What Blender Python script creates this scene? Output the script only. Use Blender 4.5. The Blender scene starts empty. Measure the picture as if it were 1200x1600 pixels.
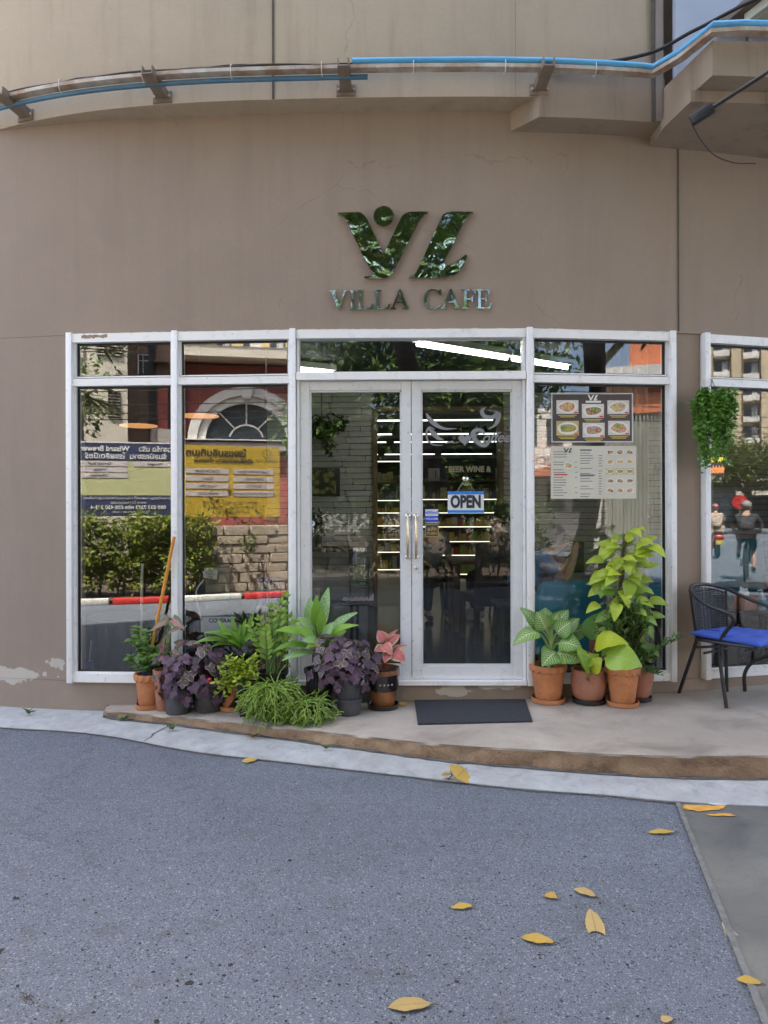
import bpy, bmesh, math, random
from mathutils import Vector, Matrix, Euler
R = math.radians
rnd = random.Random(7)
sc = bpy.context.scene
COL = sc.collection
# ---------------------------------------------------------------- camera
CH = 1.46                      # lens height above the road
FP = 1109.0                    # focal length in photo pixels (photo is 1200 x 1600)
cam_d = bpy.data.cameras.new('camera'); cam = bpy.data.objects.new('camera', cam_d); COL.objects.link(cam)
cam.location = (0, 0, CH); cam.rotation_euler = (R(90), R(0.15), 0)
cam_d.sensor_fit = 'HORIZONTAL'; cam_d.sensor_width = 36; cam_d.lens = 36 * FP / 1200
cam_d.clip_start = 0.05; cam_d.clip_end = 3000
sc.camera = cam
# ---------------------------------------------------------------- sky, sun, exposure
SUN_EL, SUN_AZ = R(64), R(-24)   # azimuth from +Y (behind the cafe), negative is towards -X
w = bpy.data.worlds.new('World'); sc.world = w; w.use_nodes = True
nt = w.node_tree; nt.nodes.clear()
wo = nt.nodes.new('ShaderNodeOutputWorld'); bg = nt.nodes.new('ShaderNodeBackground'); sk = nt.nodes.new('ShaderNodeTexSky')
sk.sky_type = 'NISHITA'; sk.sun_disc = False; sk.sun_elevation = SUN_EL; sk.sun_rotation = SUN_AZ
sk.air_density = 0.8; sk.dust_density = 5.0; sk.ozone_density = 1.0
nt.links.new(sk.outputs[0], bg.inputs[0]); bg.inputs[1].default_value = 0.15; nt.links.new(bg.outputs[0], wo.inputs[0])
sd = bpy.data.lights.new('sun', 'SUN'); sd.energy = 4.4; sd.angle = R(0.53); sd.color = (1, 0.95, 0.87)
so = bpy.data.objects.new('sun', sd); COL.objects.link(so); so.location = (-6, 14, 30)
sdir = Vector((math.sin(SUN_AZ) * math.cos(SUN_EL), math.cos(SUN_AZ) * math.cos(SUN_EL), math.sin(SUN_EL)))
so.rotation_euler = (-sdir).to_track_quat('-Z', 'Y').to_euler()
vs = sc.view_settings; vs.view_transform = 'Standard'; vs.look = 'None'; vs.gamma = 1; vs.use_curve_mapping = False
vs.exposure = 2.75
sc.render.engine = 'CYCLES'
cy = sc.cycles
cy.use_denoising = True
try: cy.denoiser = 'OPENIMAGEDENOISE'
except Exception: pass
cy.max_bounces = 9; cy.transparent_max_bounces = 24; cy.diffuse_bounces = 4; cy.glossy_bounces = 4; cy.transmission_bounces = 6
cy.sample_clamp_indirect = 6; cy.caustics_reflective = False; cy.caustics_refractive = False

# ---------------------------------------------------------------- materials
MATS = {}
def nodes_of(name):
    m = bpy.data.materials.new(name); m.use_nodes = True; MATS[name] = m
    n = m.node_tree; n.nodes.clear()
    o = n.nodes.new('ShaderNodeOutputMaterial'); b = n.nodes.new('ShaderNodeBsdfPrincipled')
    n.links.new(b.outputs[0], o.inputs[0])
    return m, n, b, o
def L(n, a, b): n.links.new(a, b)
def c4(c): return (c[0], c[1], c[2], 1)
def noise(n, co, scale, detail=4, rough=.55, dist=0):
    t = n.nodes.new('ShaderNodeTexNoise'); t.inputs['Scale'].default_value = scale; t.inputs['Detail'].default_value = detail
    t.inputs['Roughness'].default_value = rough; t.inputs['Distortion'].default_value = dist
    if co is not None: L(n, co, t.inputs['Vector'])
    return t.outputs[0]
def ramp(n, src, stops):
    r = n.nodes.new('ShaderNodeValToRGB'); el = r.color_ramp.elements
    while len(el) < len(stops): el.new(.5)
    for e, (p, c) in zip(el, stops):
        e.position = p; e.color = c4(c) if not isinstance(c, float) else (c, c, c, 1)
    L(n, src, r.inputs[0]); return r.outputs[0]
def mix(n, fac, a, b, mode='MIX'):
    x = n.nodes.new('ShaderNodeMix'); x.data_type = 'RGBA'; x.blend_type = mode
    for s, v in ((x.inputs[0], fac), (x.inputs[6], a), (x.inputs[7], b)):
        if hasattr(v, 'is_output'): L(n, v, s)
        elif isinstance(v, (int, float)): s.default_value = v
        else: s.default_value = c4(v)
    return x.outputs[2]
def mth(n, op, a, b=0., c=None, clamp=False):
    x = n.nodes.new('ShaderNodeMath'); x.operation = op; x.use_clamp = clamp
    for i, v in enumerate((a, b, c)):
        if v is None: continue
        if hasattr(v, 'is_output'): L(n, v, x.inputs[i])
        else: x.inputs[i].default_value = v
    return x.outputs[0]
def coords(n, kind='Object'):
    return n.nodes.new('ShaderNodeTexCoord').outputs[kind]
def wpos(n): return n.nodes.new('ShaderNodeNewGeometry').outputs['Position']
def bump(n, b, h, s=.3, d=.02):
    x = n.nodes.new('ShaderNodeBump'); x.inputs['Strength'].default_value = s; x.inputs['Distance'].default_value = d
    L(n, h, x.inputs['Height']); L(n, x.outputs[0], b.inputs['Normal'])
def mat(name, col, rough=.6, metal=0., var=.12, vs_=6., col2=None, bmp=0., bs=40., spec=.5, coat=0., emit=None, es=0., world=False, rvar=.0):
    if name in MATS: return MATS[name]
    m, n, b, o = nodes_of(name)
    co = wpos(n) if world else coords(n)
    b.inputs['Roughness'].default_value = rough; b.inputs['Metallic'].default_value = metal
    b.inputs['Specular IOR Level'].default_value = spec; b.inputs['Coat Weight'].default_value = coat
    if var > 0 or col2:
        c2 = col2 or tuple(min(1, x * (1 + var)) for x in col); c1 = col if col2 else tuple(x * (1 - var) for x in col)
        f = noise(n, co, vs_, 5, .6)
        L(n, ramp(n, f, [(.32, c1), (.68, c2)]), b.inputs['Base Color'])
        if rvar: L(n, mth(n, 'ADD', rough - rvar / 2, mth(n, 'MULTIPLY', f, rvar)), b.inputs['Roughness'])
    else: b.inputs['Base Color'].default_value = c4(col)
    if bmp: bump(n, b, noise(n, co, bs, 4), bmp, .01)
    if emit: b.inputs['Emission Color'].default_value = c4(emit); b.inputs['Emission Strength'].default_value = es
    return m
def glassmat(name, f0=.1, tint=(.86, .88, .87), rough=0.):
    m = bpy.data.materials.new(name); m.use_nodes = True; MATS[name] = m
    n = m.node_tree; n.nodes.clear(); o = n.nodes.new('ShaderNodeOutputMaterial')
    t = n.nodes.new('ShaderNodeBsdfTransparent'); t.inputs[0].default_value = c4(tint)
    g = n.nodes.new('ShaderNodeBsdfGlossy'); g.inputs['Roughness'].default_value = rough; g.inputs['Color'].default_value = (1, 1, 1, 1)
    lw = n.nodes.new('ShaderNodeLayerWeight'); lw.inputs[0].default_value = .5
    p = mth(n, 'POWER', lw.outputs['Facing'], 5.0)
    f = mth(n, 'ADD', f0, mth(n, 'MULTIPLY', p, 1 - f0), clamp=True)
    s = n.nodes.new('ShaderNodeMixShader'); L(n, f, s.inputs[0]); L(n, t.outputs[0], s.inputs[1]); L(n, g.outputs[0], s.inputs[2])
    L(n, s.outputs[0], o.inputs[0]); return m
def leafmat(name, base, base2=None, rib=None, mode='plain', col3=None, rough=.38, tl=.28, ribw=.06, var=.25):
    """leaf colour; UV.x across (0..1, midrib .5), UV.y along"""
    m, n, b, o = nodes_of(name)
    uv = n.nodes.new('ShaderNodeUVMap').outputs[0]
    sx = n.nodes.new('ShaderNodeSeparateXYZ'); L(n, uv, sx.inputs[0]); u, t = sx.outputs[0], sx.outputs[1]
    av = mth(n, 'MULTIPLY', mth(n, 'ABSOLUTE', mth(n, 'SUBTRACT', u, .5)), 2)
    g = n.nodes.new('ShaderNodeNewGeometry'); oi = n.nodes.new('ShaderNodeObjectInfo')
    rd = mth(n, 'FRACT', mth(n, 'ADD', g.outputs['Random Per Island'], oi.outputs['Random']))
    base2 = base2 or tuple(x * (1 + var) for x in base)
    c = mix(n, rd, tuple(x * (1 - var * .6) for x in base), base2)
    veins = mth(n, 'FRACT', mth(n, 'SUBTRACT', mth(n, 'MULTIPLY', t, 9.), mth(n, 'MULTIPLY', av, 2.6)))
    vline = mth(n, 'LESS_THAN', veins, .14)
    if mode == 'veined':      # pale centre with feathered veins
        fe = mth(n, 'MULTIPLY', mth(n, 'LESS_THAN', veins, .42), mth(n, 'LESS_THAN', av, .75))
        fe = mth(n, 'MULTIPLY', fe, mth(n, 'SUBTRACT', 1., mth(n, 'MULTIPLY', av, 1.05)), clamp=True)
        c = mix(n, mth(n, 'MULTIPLY', fe, .95), c, col3)
    elif mode == 'margin':
        nz = noise(n, uv, 9., 3)
        e = mth(n, 'GREATER_THAN', mth(n, 'ADD', av, mth(n, 'MULTIPLY', mth(n, 'SUBTRACT', nz, .5), .7)), .74)
        c = mix(n, mth(n, 'MULTIPLY', e, .85), c, col3)
    elif mode == 'centre':
        nz = noise(n, uv, 8., 4)
        e = mth(n, 'LESS_THAN', mth(n, 'ADD', av, mth(n, 'MULTIPLY', mth(n, 'SUBTRACT', nz, .5), 1.1)), .45)
        c = mix(n, mth(n, 'MULTIPLY', e, .9), c, col3)
    elif mode == 'speckle':
        nz = noise(n, uv, 16., 4, .7)
        c = mix(n, ramp(n, nz, [(.47, .0), (.57, .9)]), c, col3)
    if rib:
        c = mix(n, mth(n, 'MULTIPLY', vline, .28), c, rib)
        c = mix(n, mth(n, 'LESS_THAN', av, ribw), c, rib)
    L(n, c, b.inputs['Base Color']); b.inputs['Roughness'].default_value = rough
    bump(n, b, mth(n, 'ADD', mth(n, 'MULTIPLY', vline, -.6), noise(n, uv, 12., 3)), .35, .004)
    tr = n.nodes.new('ShaderNodeBsdfTranslucent'); L(n, c, tr.inputs[0])
    s = n.nodes.new('ShaderNodeMixShader'); s.inputs[0].default_value = tl
    L(n, b.outputs[0], s.inputs[1]); L(n, tr.outputs[0], s.inputs[2]); L(n, s.outputs[0], o.inputs[0])
    return m

# ---------------------------------------------------------------- mesh builder
class MB:
    def __init__(s): s.v = []; s.f = []; s.uv = []
    def add(s, vs, fs, uv=None):
        o = len(s.v); s.v += [tuple(x) for x in vs]; s.f += [tuple(i + o for i in f) for f in fs]
        s.uv += uv if uv else [(0, 0)] * len(vs)
        return s
    def box(s, c, size, rot=None, M=None):
        hx, hy, hz = size[0] / 2, size[1] / 2, size[2] / 2
        p = [Vector((x, y, z)) for x in (-hx, hx) for y in (-hy, hy) for z in (-hz, hz)]
        if rot: q = Euler(rot).to_matrix(); p = [q @ x for x in p]
        p = [x + Vector(c) for x in p]
        if M: p = [M @ x for x in p]
        return s.add(p, [(0, 1, 3, 2), (4, 6, 7, 5), (0, 4, 5, 1), (2, 3, 7, 6), (0, 2, 6, 4), (1, 5, 7, 3)])
    def bevbox(s, c, size, r=.01, M=None, seg=2, rot=None):
        bm = bmesh.new(); bmesh.ops.create_cube(bm, size=1)
        for v in bm.verts: v.co = Vector((v.co.x * size[0], v.co.y * size[1], v.co.z * size[2]))
        bmesh.ops.bevel(bm, geom=bm.edges[:], offset=min(r, min(size) * .45), segments=seg, affect='EDGES', profile=.5)
        q = Euler(rot).to_matrix() if rot else Matrix.Identity(3)
        vs = [q @ v.co + Vector(c) for v in bm.verts]
        if M: vs = [M @ x for x in vs]
        bm.verts.index_update(); fs = [[v.index for v in f.verts] for f in bm.faces]; bm.free()
        return s.add(vs, fs)
    def lathe(s, prof, c=(0, 0, 0), n=24, mod=None, cap=True, M=None):
        vs = []; fs = []; m = len(prof)
        for k in range(n):
            a = 2 * math.pi * k / n
            for i, (r, z) in enumerate(prof):
                if mod: r, z = mod(i, a, r, z)
                vs.append(Vector((c[0] + r * math.cos(a), c[1] + r * math.sin(a), c[2] + z)))
        for k in range(n):
            for i in range(m - 1):
                a, b = k * m + i, ((k + 1) % n) * m + i
                fs.append((a, b, b + 1, a + 1))
        if cap:
            fs.append([k * m for k in range(n)][::-1]); fs.append([k * m + m - 1 for k in range(n)])
        if M: vs = [M @ v for v in vs]
        return s.add(vs, fs)
    def tube(s, pts, r, n=8, cap=True):
        pts = [Vector(p) for p in pts]; m = len(pts)
        rr = r if isinstance(r, (list, tuple)) else [r] * m
        vs = []; fs = []; up = None
        for i, p in enumerate(pts):
            t = (pts[min(i + 1, m - 1)] - pts[max(i - 1, 0)]).normalized()
            if up is None:
                up = Vector((0, 0, 1)) if abs(t.z) < .9 else Vector((1, 0, 0))
            sd_ = t.cross(up)
            if sd_.length < 1e-5: sd_ = t.cross(Vector((.3, .9, .1)))
            sd_.normalize(); up = sd_.cross(t).normalized()
            for k in range(n):
                a = 2 * math.pi * k / n
                vs.append(p + (sd_ * math.cos(a) + up * math.sin(a)) * rr[i])
        for i in range(m - 1):
            for k in range(n):
                fs.append((i * n + k, i * n + (k + 1) % n, (i + 1) * n + (k + 1) % n, (i + 1) * n + k))
        if cap: fs.append(tuple(range(n))[::-1]); fs.append(tuple((m - 1) * n + k for k in range(n)))
        return s.add(vs, fs)
    def prism(s, poly, h, M):
        """poly: 2-D outline (x, z) in the plane of M's x and y, extruded along M's z"""
        n = len(poly)
        vs = [M @ Vector((p[0], p[1], 0)) for p in poly] + [M @ Vector((p[0], p[1], h)) for p in poly]
        fs = [tuple(range(n))[::-1], tuple(range(n, 2 * n))] + [(i, (i + 1) % n, n + (i + 1) % n, n + i) for i in range(n)]
        return s.add(vs, fs)
    def ell(s, c, r, nu=14, nv=9, fn=None, M=None):
        vs = []; fs = []
        for j in range(nv + 1):
            ph = math.pi * j / nv
            for i in range(nu):
                a = 2 * math.pi * i / nu
                d = Vector((math.sin(ph) * math.cos(a), math.sin(ph) * math.sin(a), math.cos(ph)))
                k = fn(d) if fn else 1
                p = Vector((d.x * r[0] * k, d.y * r[1] * k, d.z * r[2] * k))
                if M: p = M @ p
                vs.append(p + Vector(c))
        for j in range(nv):
            for i in range(nu):
                a, b = j * nu + i, j * nu + (i + 1) % nu
                fs.append((a, a + nu, b + nu, b))
        return s.add(vs, fs)
    def leaf(s, base, tip, wid, nrm, sag=.0, shape='lance', fold=.25, wave=.0, seg=7, curl=0.):
        base, tip = Vector(base), Vector(tip); ax = tip - base; Ln = ax.length; nrm = Vector(nrm)
        nrm = (nrm - ax * (nrm.dot(ax) / max(Ln * Ln, 1e-9))).normalized(); side = ax.normalized().cross(nrm).normalized()
        cols = (-1, -.55, 0, .55, 1) if seg > 3 else (-1, 0, 1)
        vs = []; uv = []; fs = []; nc = len(cols); ph = rnd.random() * 6
        for i in range(seg + 1):
            t = i / seg
            if shape == 'lance': wv = math.sin(math.pi * min(1, t * .93 + .03)) ** .85 * (1 - .25 * t)
            elif shape == 'ovate': wv = (math.sin(math.pi * t ** .62) ** .8 if 0 < t < 1 else 0)
            elif shape == 'heart': wv = (math.sin(math.pi * (t * .86 + .14) ** .55) ** .75 if t < 1 else 0)
            elif shape == 'round': wv = (math.sin(math.pi * t ** .7) ** .55 if 0 < t < 1 else 0)
            elif shape == 'strap': wv = min(1, (t * 6 + .25)) * (1 - max(0, (t - .7) / .3) ** 2) ** .5 if t < 1 else 0
            elif shape == 'obov': wv = math.sin(math.pi * t ** 1.35) ** .8 if 0 < t < 1 else 0
            else: wv = math.sin(math.pi * t)
            wv = max(wv, .02)
            cpt = base + ax * t + nrm * (sag * Ln * 4 * t * (1 - t))
            for v in cols:
                av = abs(v)
                lift = fold * av * wv * wid * .5 + wave * wid * math.sin(t * 14 + ph + (2 if v > 0 else 0)) * av * av - curl * wid * .5 * av * av * wv
                back = -.16 * Ln * av * av if (shape == 'heart' and i == 0) else 0
                vs.append(cpt + side * (v * wv * wid * .5) + nrm * lift + ax.normalized() * back)
                uv.append((v * .5 + .5, t))
        for i in range(seg):
            for k in range(nc - 1):
                a = i * nc + k; fs.append((a, a + 1, a + nc + 1, a + nc))
        return s.add(vs, fs, uv)
    def mesh(s, name, m=None, smooth=True, ang=40):
        me = bpy.data.meshes.new(name); me.from_pydata([tuple(v) for v in s.v], [], s.f)
        if any(u != (0, 0) for u in s.uv):
            l = me.uv_layers.new(name='UVMap'); vi = [0] * len(me.loops); me.loops.foreach_get('vertex_index', vi)
            flat = []
            for i in vi: flat += s.uv[i]
            l.data.foreach_set('uv', flat)
        bm = bmesh.new(); bm.from_mesh(me); bmesh.ops.recalc_face_normals(bm, faces=bm.faces[:]) if not any(u != (0, 0) for u in s.uv) else None
        bm.to_mesh(me); bm.free()
        if smooth:
            me.polygons.foreach_set('use_smooth', [True] * len(me.polygons))
            try: me.set_sharp_from_angle(angle=R(ang))
            except Exception: pass
        if m: me.materials.append(m if not isinstance(m, str) else MATS[m])
        return me
    def build(s, name, m, parent=None, smooth=True, ang=40):
        return put(name, s.mesh(name, m, smooth, ang), parent)
def put(name, me, parent=None, M=None):
    o = bpy.data.objects.new(name, me); COL.objects.link(o)
    if parent is not None:
        o.parent = parent; o.matrix_parent_inverse = world_of(parent).inverted()
    if M is not None: o.matrix_basis = M
    return o
def world_of(o):
    m = o.matrix_basis.copy()
    if o.parent is not None: m = world_of(o.parent) @ o.matrix_parent_inverse @ m
    return m
def tag(o, label, cat, group=None, kind=None):
    if label: o['label'] = label
    if cat: o['category'] = cat
    if group: o['group'] = group
    if kind: o['kind'] = kind
    return o
def thing(name, label, cat, loc=(0, 0, 0), group=None):
    o = bpy.data.objects.new(name, None); COL.objects.link(o); o.location = loc; o.empty_display_size = .1
    return tag(o, label, cat, group)
def struct(o): o['kind'] = 'structure'; return o
def stuff(o): o['kind'] = 'stuff'; return o
def copy_tree(o, M, parent=None):
    """copy a thing and its parts; M moves the copy (applied on the left for the root)"""
    c = o.copy(); COL.objects.link(c)
    if parent is None: c.matrix_basis = M @ o.matrix_basis
    else: c.parent = parent; c.matrix_parent_inverse = o.matrix_parent_inverse.copy()
    for ch in list(o.children): copy_tree(ch, M, c)
    return c
def text(s, size, m, parent, M, align='CENTER', ext=.0008, bold=0., sx=1., shear=0., name='lettering'):
    cu = bpy.data.curves.new('lettering', 'FONT'); cu.body = s; cu.size = size; cu.align_x = align; cu.align_y = 'CENTER'
    cu.extrude = ext; cu.offset = bold; cu.shear = shear; cu.resolution_u = 3; cu.fill_mode = 'BOTH'
    t = bpy.data.objects.new('lettering', cu)
    me = bpy.data.meshes.new_from_object(t); bpy.data.objects.remove(t); bpy.data.curves.remove(cu)
    me.materials.clear(); me.materials.append(m if not isinstance(m, str) else MATS[m])
    me.transform(M @ Matrix.Diagonal((sx, 1, 1, 1)))
    return put(name, me, parent)
def basis(o, x, y, z):
    x, y, z = Vector(x).normalized(), Vector(y).normalized(), Vector(z).normalized()
    return Matrix(((x.x, y.x, z.x, o[0]), (x.y, y.y, z.y, o[1]), (x.z, y.z, z.z, o[2]), (0, 0, 0, 1)))
def arc(fn, a, b, n): return [fn(a + (b - a) * i / n) for i in range(n + 1)]
def spline(pts, k=6):
    """Catmull-Rom through the points"""
    P = [Vector(p) for p in pts]; P = [P[0] * 2 - P[1]] + P + [P[-1] * 2 - P[-2]]; out = []
    for i in range(1, len(P) - 2):
        for j in range(k):
            t = j / k; a, b, c, d = P[i - 1:i + 3]
            out.append(.5 * ((2 * b) + (c - a) * t + (2 * a - 5 * b + 4 * c - d) * t * t + (3 * b - a - 3 * c + d) * t ** 3))
    return out + [P[-2]]

# ---------------------------------------------------------------- photo pixel -> place helpers
def P(x, y, d): return Vector(((x - 600) / FP * d, d, CH - (y - 800) / FP * d))
def plat_z(X): return .126 + .02 * (X - .45)          # top of the raised pavement
def GP(x, y):
    d = 4.8
    for _ in range(12): d = (CH - plat_z((x - 600) / FP * d)) * FP / (y - 800)
    return Vector(((x - 600) / FP * d, d, plat_z((x - 600) / FP * d)))
def GR(x, y, z=0.):
    d = (CH - z) * FP / (y - 800); return Vector(((x - 600) / FP * d, d, z))
# facade plan: mullion corners (X, Y)
V = [Vector(p) for p in ((-2.25, 5.12), (-1.48, 5.07), (-.638, 5.02), (1.02, 5.0), (2.064, 5.11), (2.33, 5.165), (4.1, 5.59))]
FAC = {'A': (0, 1), 'B': (1, 2), 'C': (2, 3), 'D': (3, 4), 'E': (5, 6)}
def fac(F):
    a, b = V[FAC[F][0]], V[FAC[F][1]]; t = (b - a); ln = t.length; t = t.normalized()
    return a, t, Vector((t.y, -t.x)), ln
def fpt(F, u, z, n=0.):
    a, t, nn, _ = fac(F); p = a + t * u + nn * n; return Vector((p.x, p.y, z))
def pf(F, x, y):
    a, t, nn, _ = fac(F); d = Vector(((x - 600) / FP, 1.)); s = a.dot(nn) / d.dot(nn)
    return (d * s - a).dot(t), CH - (y - 800) / FP * s
def fM(F, u, z, n): 
    a, t, nn, _ = fac(F); return basis(fpt(F, u, z, n), (t.x, t.y, 0), (0, 0, 1), (nn.x, nn.y, 0))
def fbox(mb, F, u0, u1, z0, z1, n0, n1):
    return mb.box(((u0 + u1) / 2, (z0 + z1) / 2, (n0 + n1) / 2), (abs(u1 - u0), abs(z1 - z0), abs(n1 - n0)), M=fM(F, 0, 0, 0))
def refl(x, y, F, Y=None, ground=None, dist=None):
    """place seen mirrored in facet F at pixel (x, y): on plane Y, on the ground, or at a path length"""
    a, t, n, _ = fac(F); d = Vector(((x - 600) / FP, 1.)); dz = (800 - y) / FP
    s = a.dot(n) / d.dot(n); p = d * s; pz = CH + dz * s; r = d - 2 * d.dot(n) * n
    k = (Y - p.y) / r.y if Y is not None else ((ground - pz) / dz if ground is not None else dist - s)
    q = p + r * k; return Vector((q.x, q.y, pz + dz * k))
def W(X):
    dx = X - .6
    return 5.0 + (.053 * dx * dx if dx > 0 else .0155 * dx * dx) + (.06 * (X + 1.9) ** 2 if X < -1.9 else 0)

def WU(X): return W(X) + (.05 * (X + 1.) ** 2 if X < -1. else 0)      # upper storey
# ================================================================ setting: surface materials
def plaster(name, c, stain, peel=None, sa=.55):
    m, n, b, o = nodes_of(name); w_ = wpos(n)
    big = noise(n, w_, .9, 6, .6); med = noise(n, w_, 5., 6, .65); fine = noise(n, w_, 60., 3)
    mp = n.nodes.new('ShaderNodeMapping'); mp.inputs['Scale'].default_value = (3.2, 3.2, .28); L(n, w_, mp.inputs[0])
    drip = noise(n, mp.outputs[0], 2.2, 6, .65)
    col = mix(n, ramp(n, big, [(.3, .0), (.72, 1.)]), tuple(x * .92 for x in c), tuple(x * 1.07 for x in c))
    col = mix(n, mth(n, 'MULTIPLY', ramp(n, drip, [(.5, .0), (.78, 1.)]), sa), col, stain)
    col = mix(n, mth(n, 'MULTIPLY', ramp(n, med, [(.55, .0), (.8, 1.)]), .3), col, tuple(x * 1.2 for x in c))
    col = mix(n, mth(n, 'MULTIPLY', ramp(n, fine, [(.3, 1.), (.5, .0)]), .15), col, tuple(x * .7 for x in c))
    if peel:   # bare patches where the paint has flaked off near the ground: boxes (x0, x1, z0, z1) broken up by noise
        sx = n.nodes.new('ShaderNodeSeparateXYZ'); L(n, w_, sx.inputs[0])
        tot = None
        for (x0, x1, z0, z1) in peel:
            fx = mth(n, 'SUBTRACT', 1., mth(n, 'ABSOLUTE', mth(n, 'DIVIDE', mth(n, 'SUBTRACT', sx.outputs[0], (x0 + x1) / 2), (x1 - x0) / 2)), clamp=True)
            fz = mth(n, 'SUBTRACT', 1., mth(n, 'ABSOLUTE', mth(n, 'DIVIDE', mth(n, 'SUBTRACT', sx.outputs[2], (z0 + z1) / 2), (z1 - z0) / 2)), clamp=True)
            q = mth(n, 'MULTIPLY', mth(n, 'POWER', fx, .4), mth(n, 'POWER', fz, .5))
            tot = q if tot is None else mth(n, 'MAXIMUM', tot, q)
        nz = noise(n, w_, 9., 7, .62)
        f = mth(n, 'GREATER_THAN', mth(n, 'MULTIPLY', tot, nz), .335)
        col = mix(n, f, col, (.50, .45, .38))
    # hairline cracks
    vo = n.nodes.new('ShaderNodeTexVoronoi'); vo.feature = 'DISTANCE_TO_EDGE'; vo.inputs['Scale'].default_value = .55
    wv = n.nodes.new('ShaderNodeVectorMath'); wv.operation = 'ADD'; L(n, w_, wv.inputs[0])
    nn = n.nodes.new('ShaderNodeTexNoise'); nn.inputs['Scale'].default_value = 3.; nn.inputs['Detail'].default_value = 6
    L(n, w_, nn.inputs[0]); sc_ = n.nodes.new('ShaderNodeVectorMath'); sc_.operation = 'SCALE'; sc_.inputs[3].default_value = .35
    L(n, nn.outputs[1], sc_.inputs[0]); L(n, sc_.outputs[0], wv.inputs[1]); L(n, wv.outputs[0], vo.inputs[0])
    ck = mth(n, 'MULTIPLY', mth(n, 'LESS_THAN', vo.outputs[0], .0016), mth(n, 'GREATER_THAN', big, .55))
    col = mix(n, mth(n, 'MULTIPLY', ck, .28), col, tuple(x * .45 for x in c))
    L(n, col, b.inputs['Base Color']); b.inputs['Roughness'].default_value = .78; b.inputs['Specular IOR Level'].default_value = .3
    bump(n, b, mth(n, 'ADD', mth(n, 'MULTIPLY', med, .7), mth(n, 'MULTIPLY', fine, .25)), .22, .012)
    return m
TAUPE = (.308, .242, .189)
plaster('plaster_taupe', TAUPE, tuple(x * .8 for x in TAUPE), [(-3.3, -2.24, .17, .37), (-2.5, -2.27, .28, .46), (.28, .72, .13, .27), (.55, 1.1, .19, .26)])
plaster('plaster_upper', (.42, .345, .25), (.26, .205, .14), sa=.5)  # paler than the lower plaster: its extra sky light is in the colour
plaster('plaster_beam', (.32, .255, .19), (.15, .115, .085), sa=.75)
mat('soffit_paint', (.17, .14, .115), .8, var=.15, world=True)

def concrete(name, c, c2, dark, sc_=2.5, bmpv=.25, rough=.75):
    m, n, b, o = nodes_of(name); w_ = wpos(n)
    a = noise(n, w_, sc_, 8, .62, .6); f = noise(n, w_, 70., 3); st = noise(n, w_, sc_ * .35, 5)
    col = ramp(n, a, [(.28, dark), (.45, c), (.62, c2), (.8, tuple(x * 1.12 for x in c2))])
    col = mix(n, mth(n, 'MULTIPLY', ramp(n, st, [(.42, .0), (.7, 1.)]), .45), col, dark)
    col = mix(n, mth(n, 'MULTIPLY', ramp(n, f, [(.3, 1.), (.48, .0)]), .25), col, tuple(x * .6 for x in c))
    L(n, col, b.inputs['Base Color']); b.inputs['Roughness'].default_value = rough
    bump(n, b, mth(n, 'ADD', a, mth(n, 'MULTIPLY', f, .4)), bmpv, .02); return m
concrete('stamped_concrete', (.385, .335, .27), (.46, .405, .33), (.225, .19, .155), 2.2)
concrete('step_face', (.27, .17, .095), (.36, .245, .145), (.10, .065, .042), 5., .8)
concrete('kerb_concrete', (.36, .375, .37), (.42, .435, .425), (.27, .275, .265), 11., .3)
concrete('apron_concrete', (.15, .152, .135), (.20, .198, .17), (.085, .09, .092), 2.6, .2, .5)
# asphalt
m, n, b, o = nodes_of('asphalt'); w_ = wpos(n)
vo = n.nodes.new('ShaderNodeTexVoronoi'); vo.inputs['Scale'].default_value = 400; vo.inputs['Randomness'].default_value = 1; L(n, w_, vo.inputs[0])
vo2 = n.nodes.new('ShaderNodeTexVoronoi'); vo2.inputs['Scale'].default_value = 190; L(n, w_, vo2.inputs[0])
bw = n.nodes.new('ShaderNodeSeparateColor'); L(n, vo.outputs['Color'], bw.inputs[0])
bw2 = n.nodes.new('ShaderNodeSeparateColor'); L(n, vo2.outputs['Color'], bw2.inputs[0])
chip = ramp(n, bw.outputs[0], [(.0, (.094, .109, .130)), (.35, (.138, .158, .187)), (.7, (.178, .203, .238)), (.92, (.25, .278, .315)), (1., (.34, .35, .36))])
chip = mix(n, mth(n, 'GREATER_THAN', bw2.outputs[1], .955), chip, (.33, .35, .38))
chip = mix(n, mth(n, 'GREATER_THAN', bw2.outputs[2], .965), chip, (.05, .05, .05))
blo = noise(n, w_, .8, 6, .6); blo2 = noise(n, w_, 7., 6, .65)
col = mix(n, ramp(n, blo, [(.3, .0), (.7, 1.)]), chip, (.85, .86, .88), 'MULTIPLY')
col = mix(n, mth(n, 'MULTIPLY', ramp(n, blo2, [(.56, .0), (.72, 1.)]), .5), col, (.085, .075, .062))
big2 = noise(n, w_, .35, 5, .6, 1.); mpa = n.nodes.new('ShaderNodeMapping'); mpa.inputs['Scale'].default_value = (.5, 3., 1.); mpa.inputs['Rotation'].default_value = (0, 0, .25); L(n, w_, mpa.inputs[0])
wear = noise(n, mpa.outputs[0], 1.1, 5, .6)
col = mix(n, mth(n, 'MULTIPLY', ramp(n, big2, [(.42, .0), (.62, 1.)]), .5), col, (.80, .79, .77), 'MULTIPLY')
col = mix(n, mth(n, 'MULTIPLY', ramp(n, wear, [(.5, .0), (.7, 1.)]), .4), col, (1.22, 1.22, 1.2), 'MULTIPLY')
vc = n.nodes.new('ShaderNodeTexVoronoi'); vc.feature = 'DISTANCE_TO_EDGE'; vc.inputs['Scale'].default_value = .42
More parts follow.
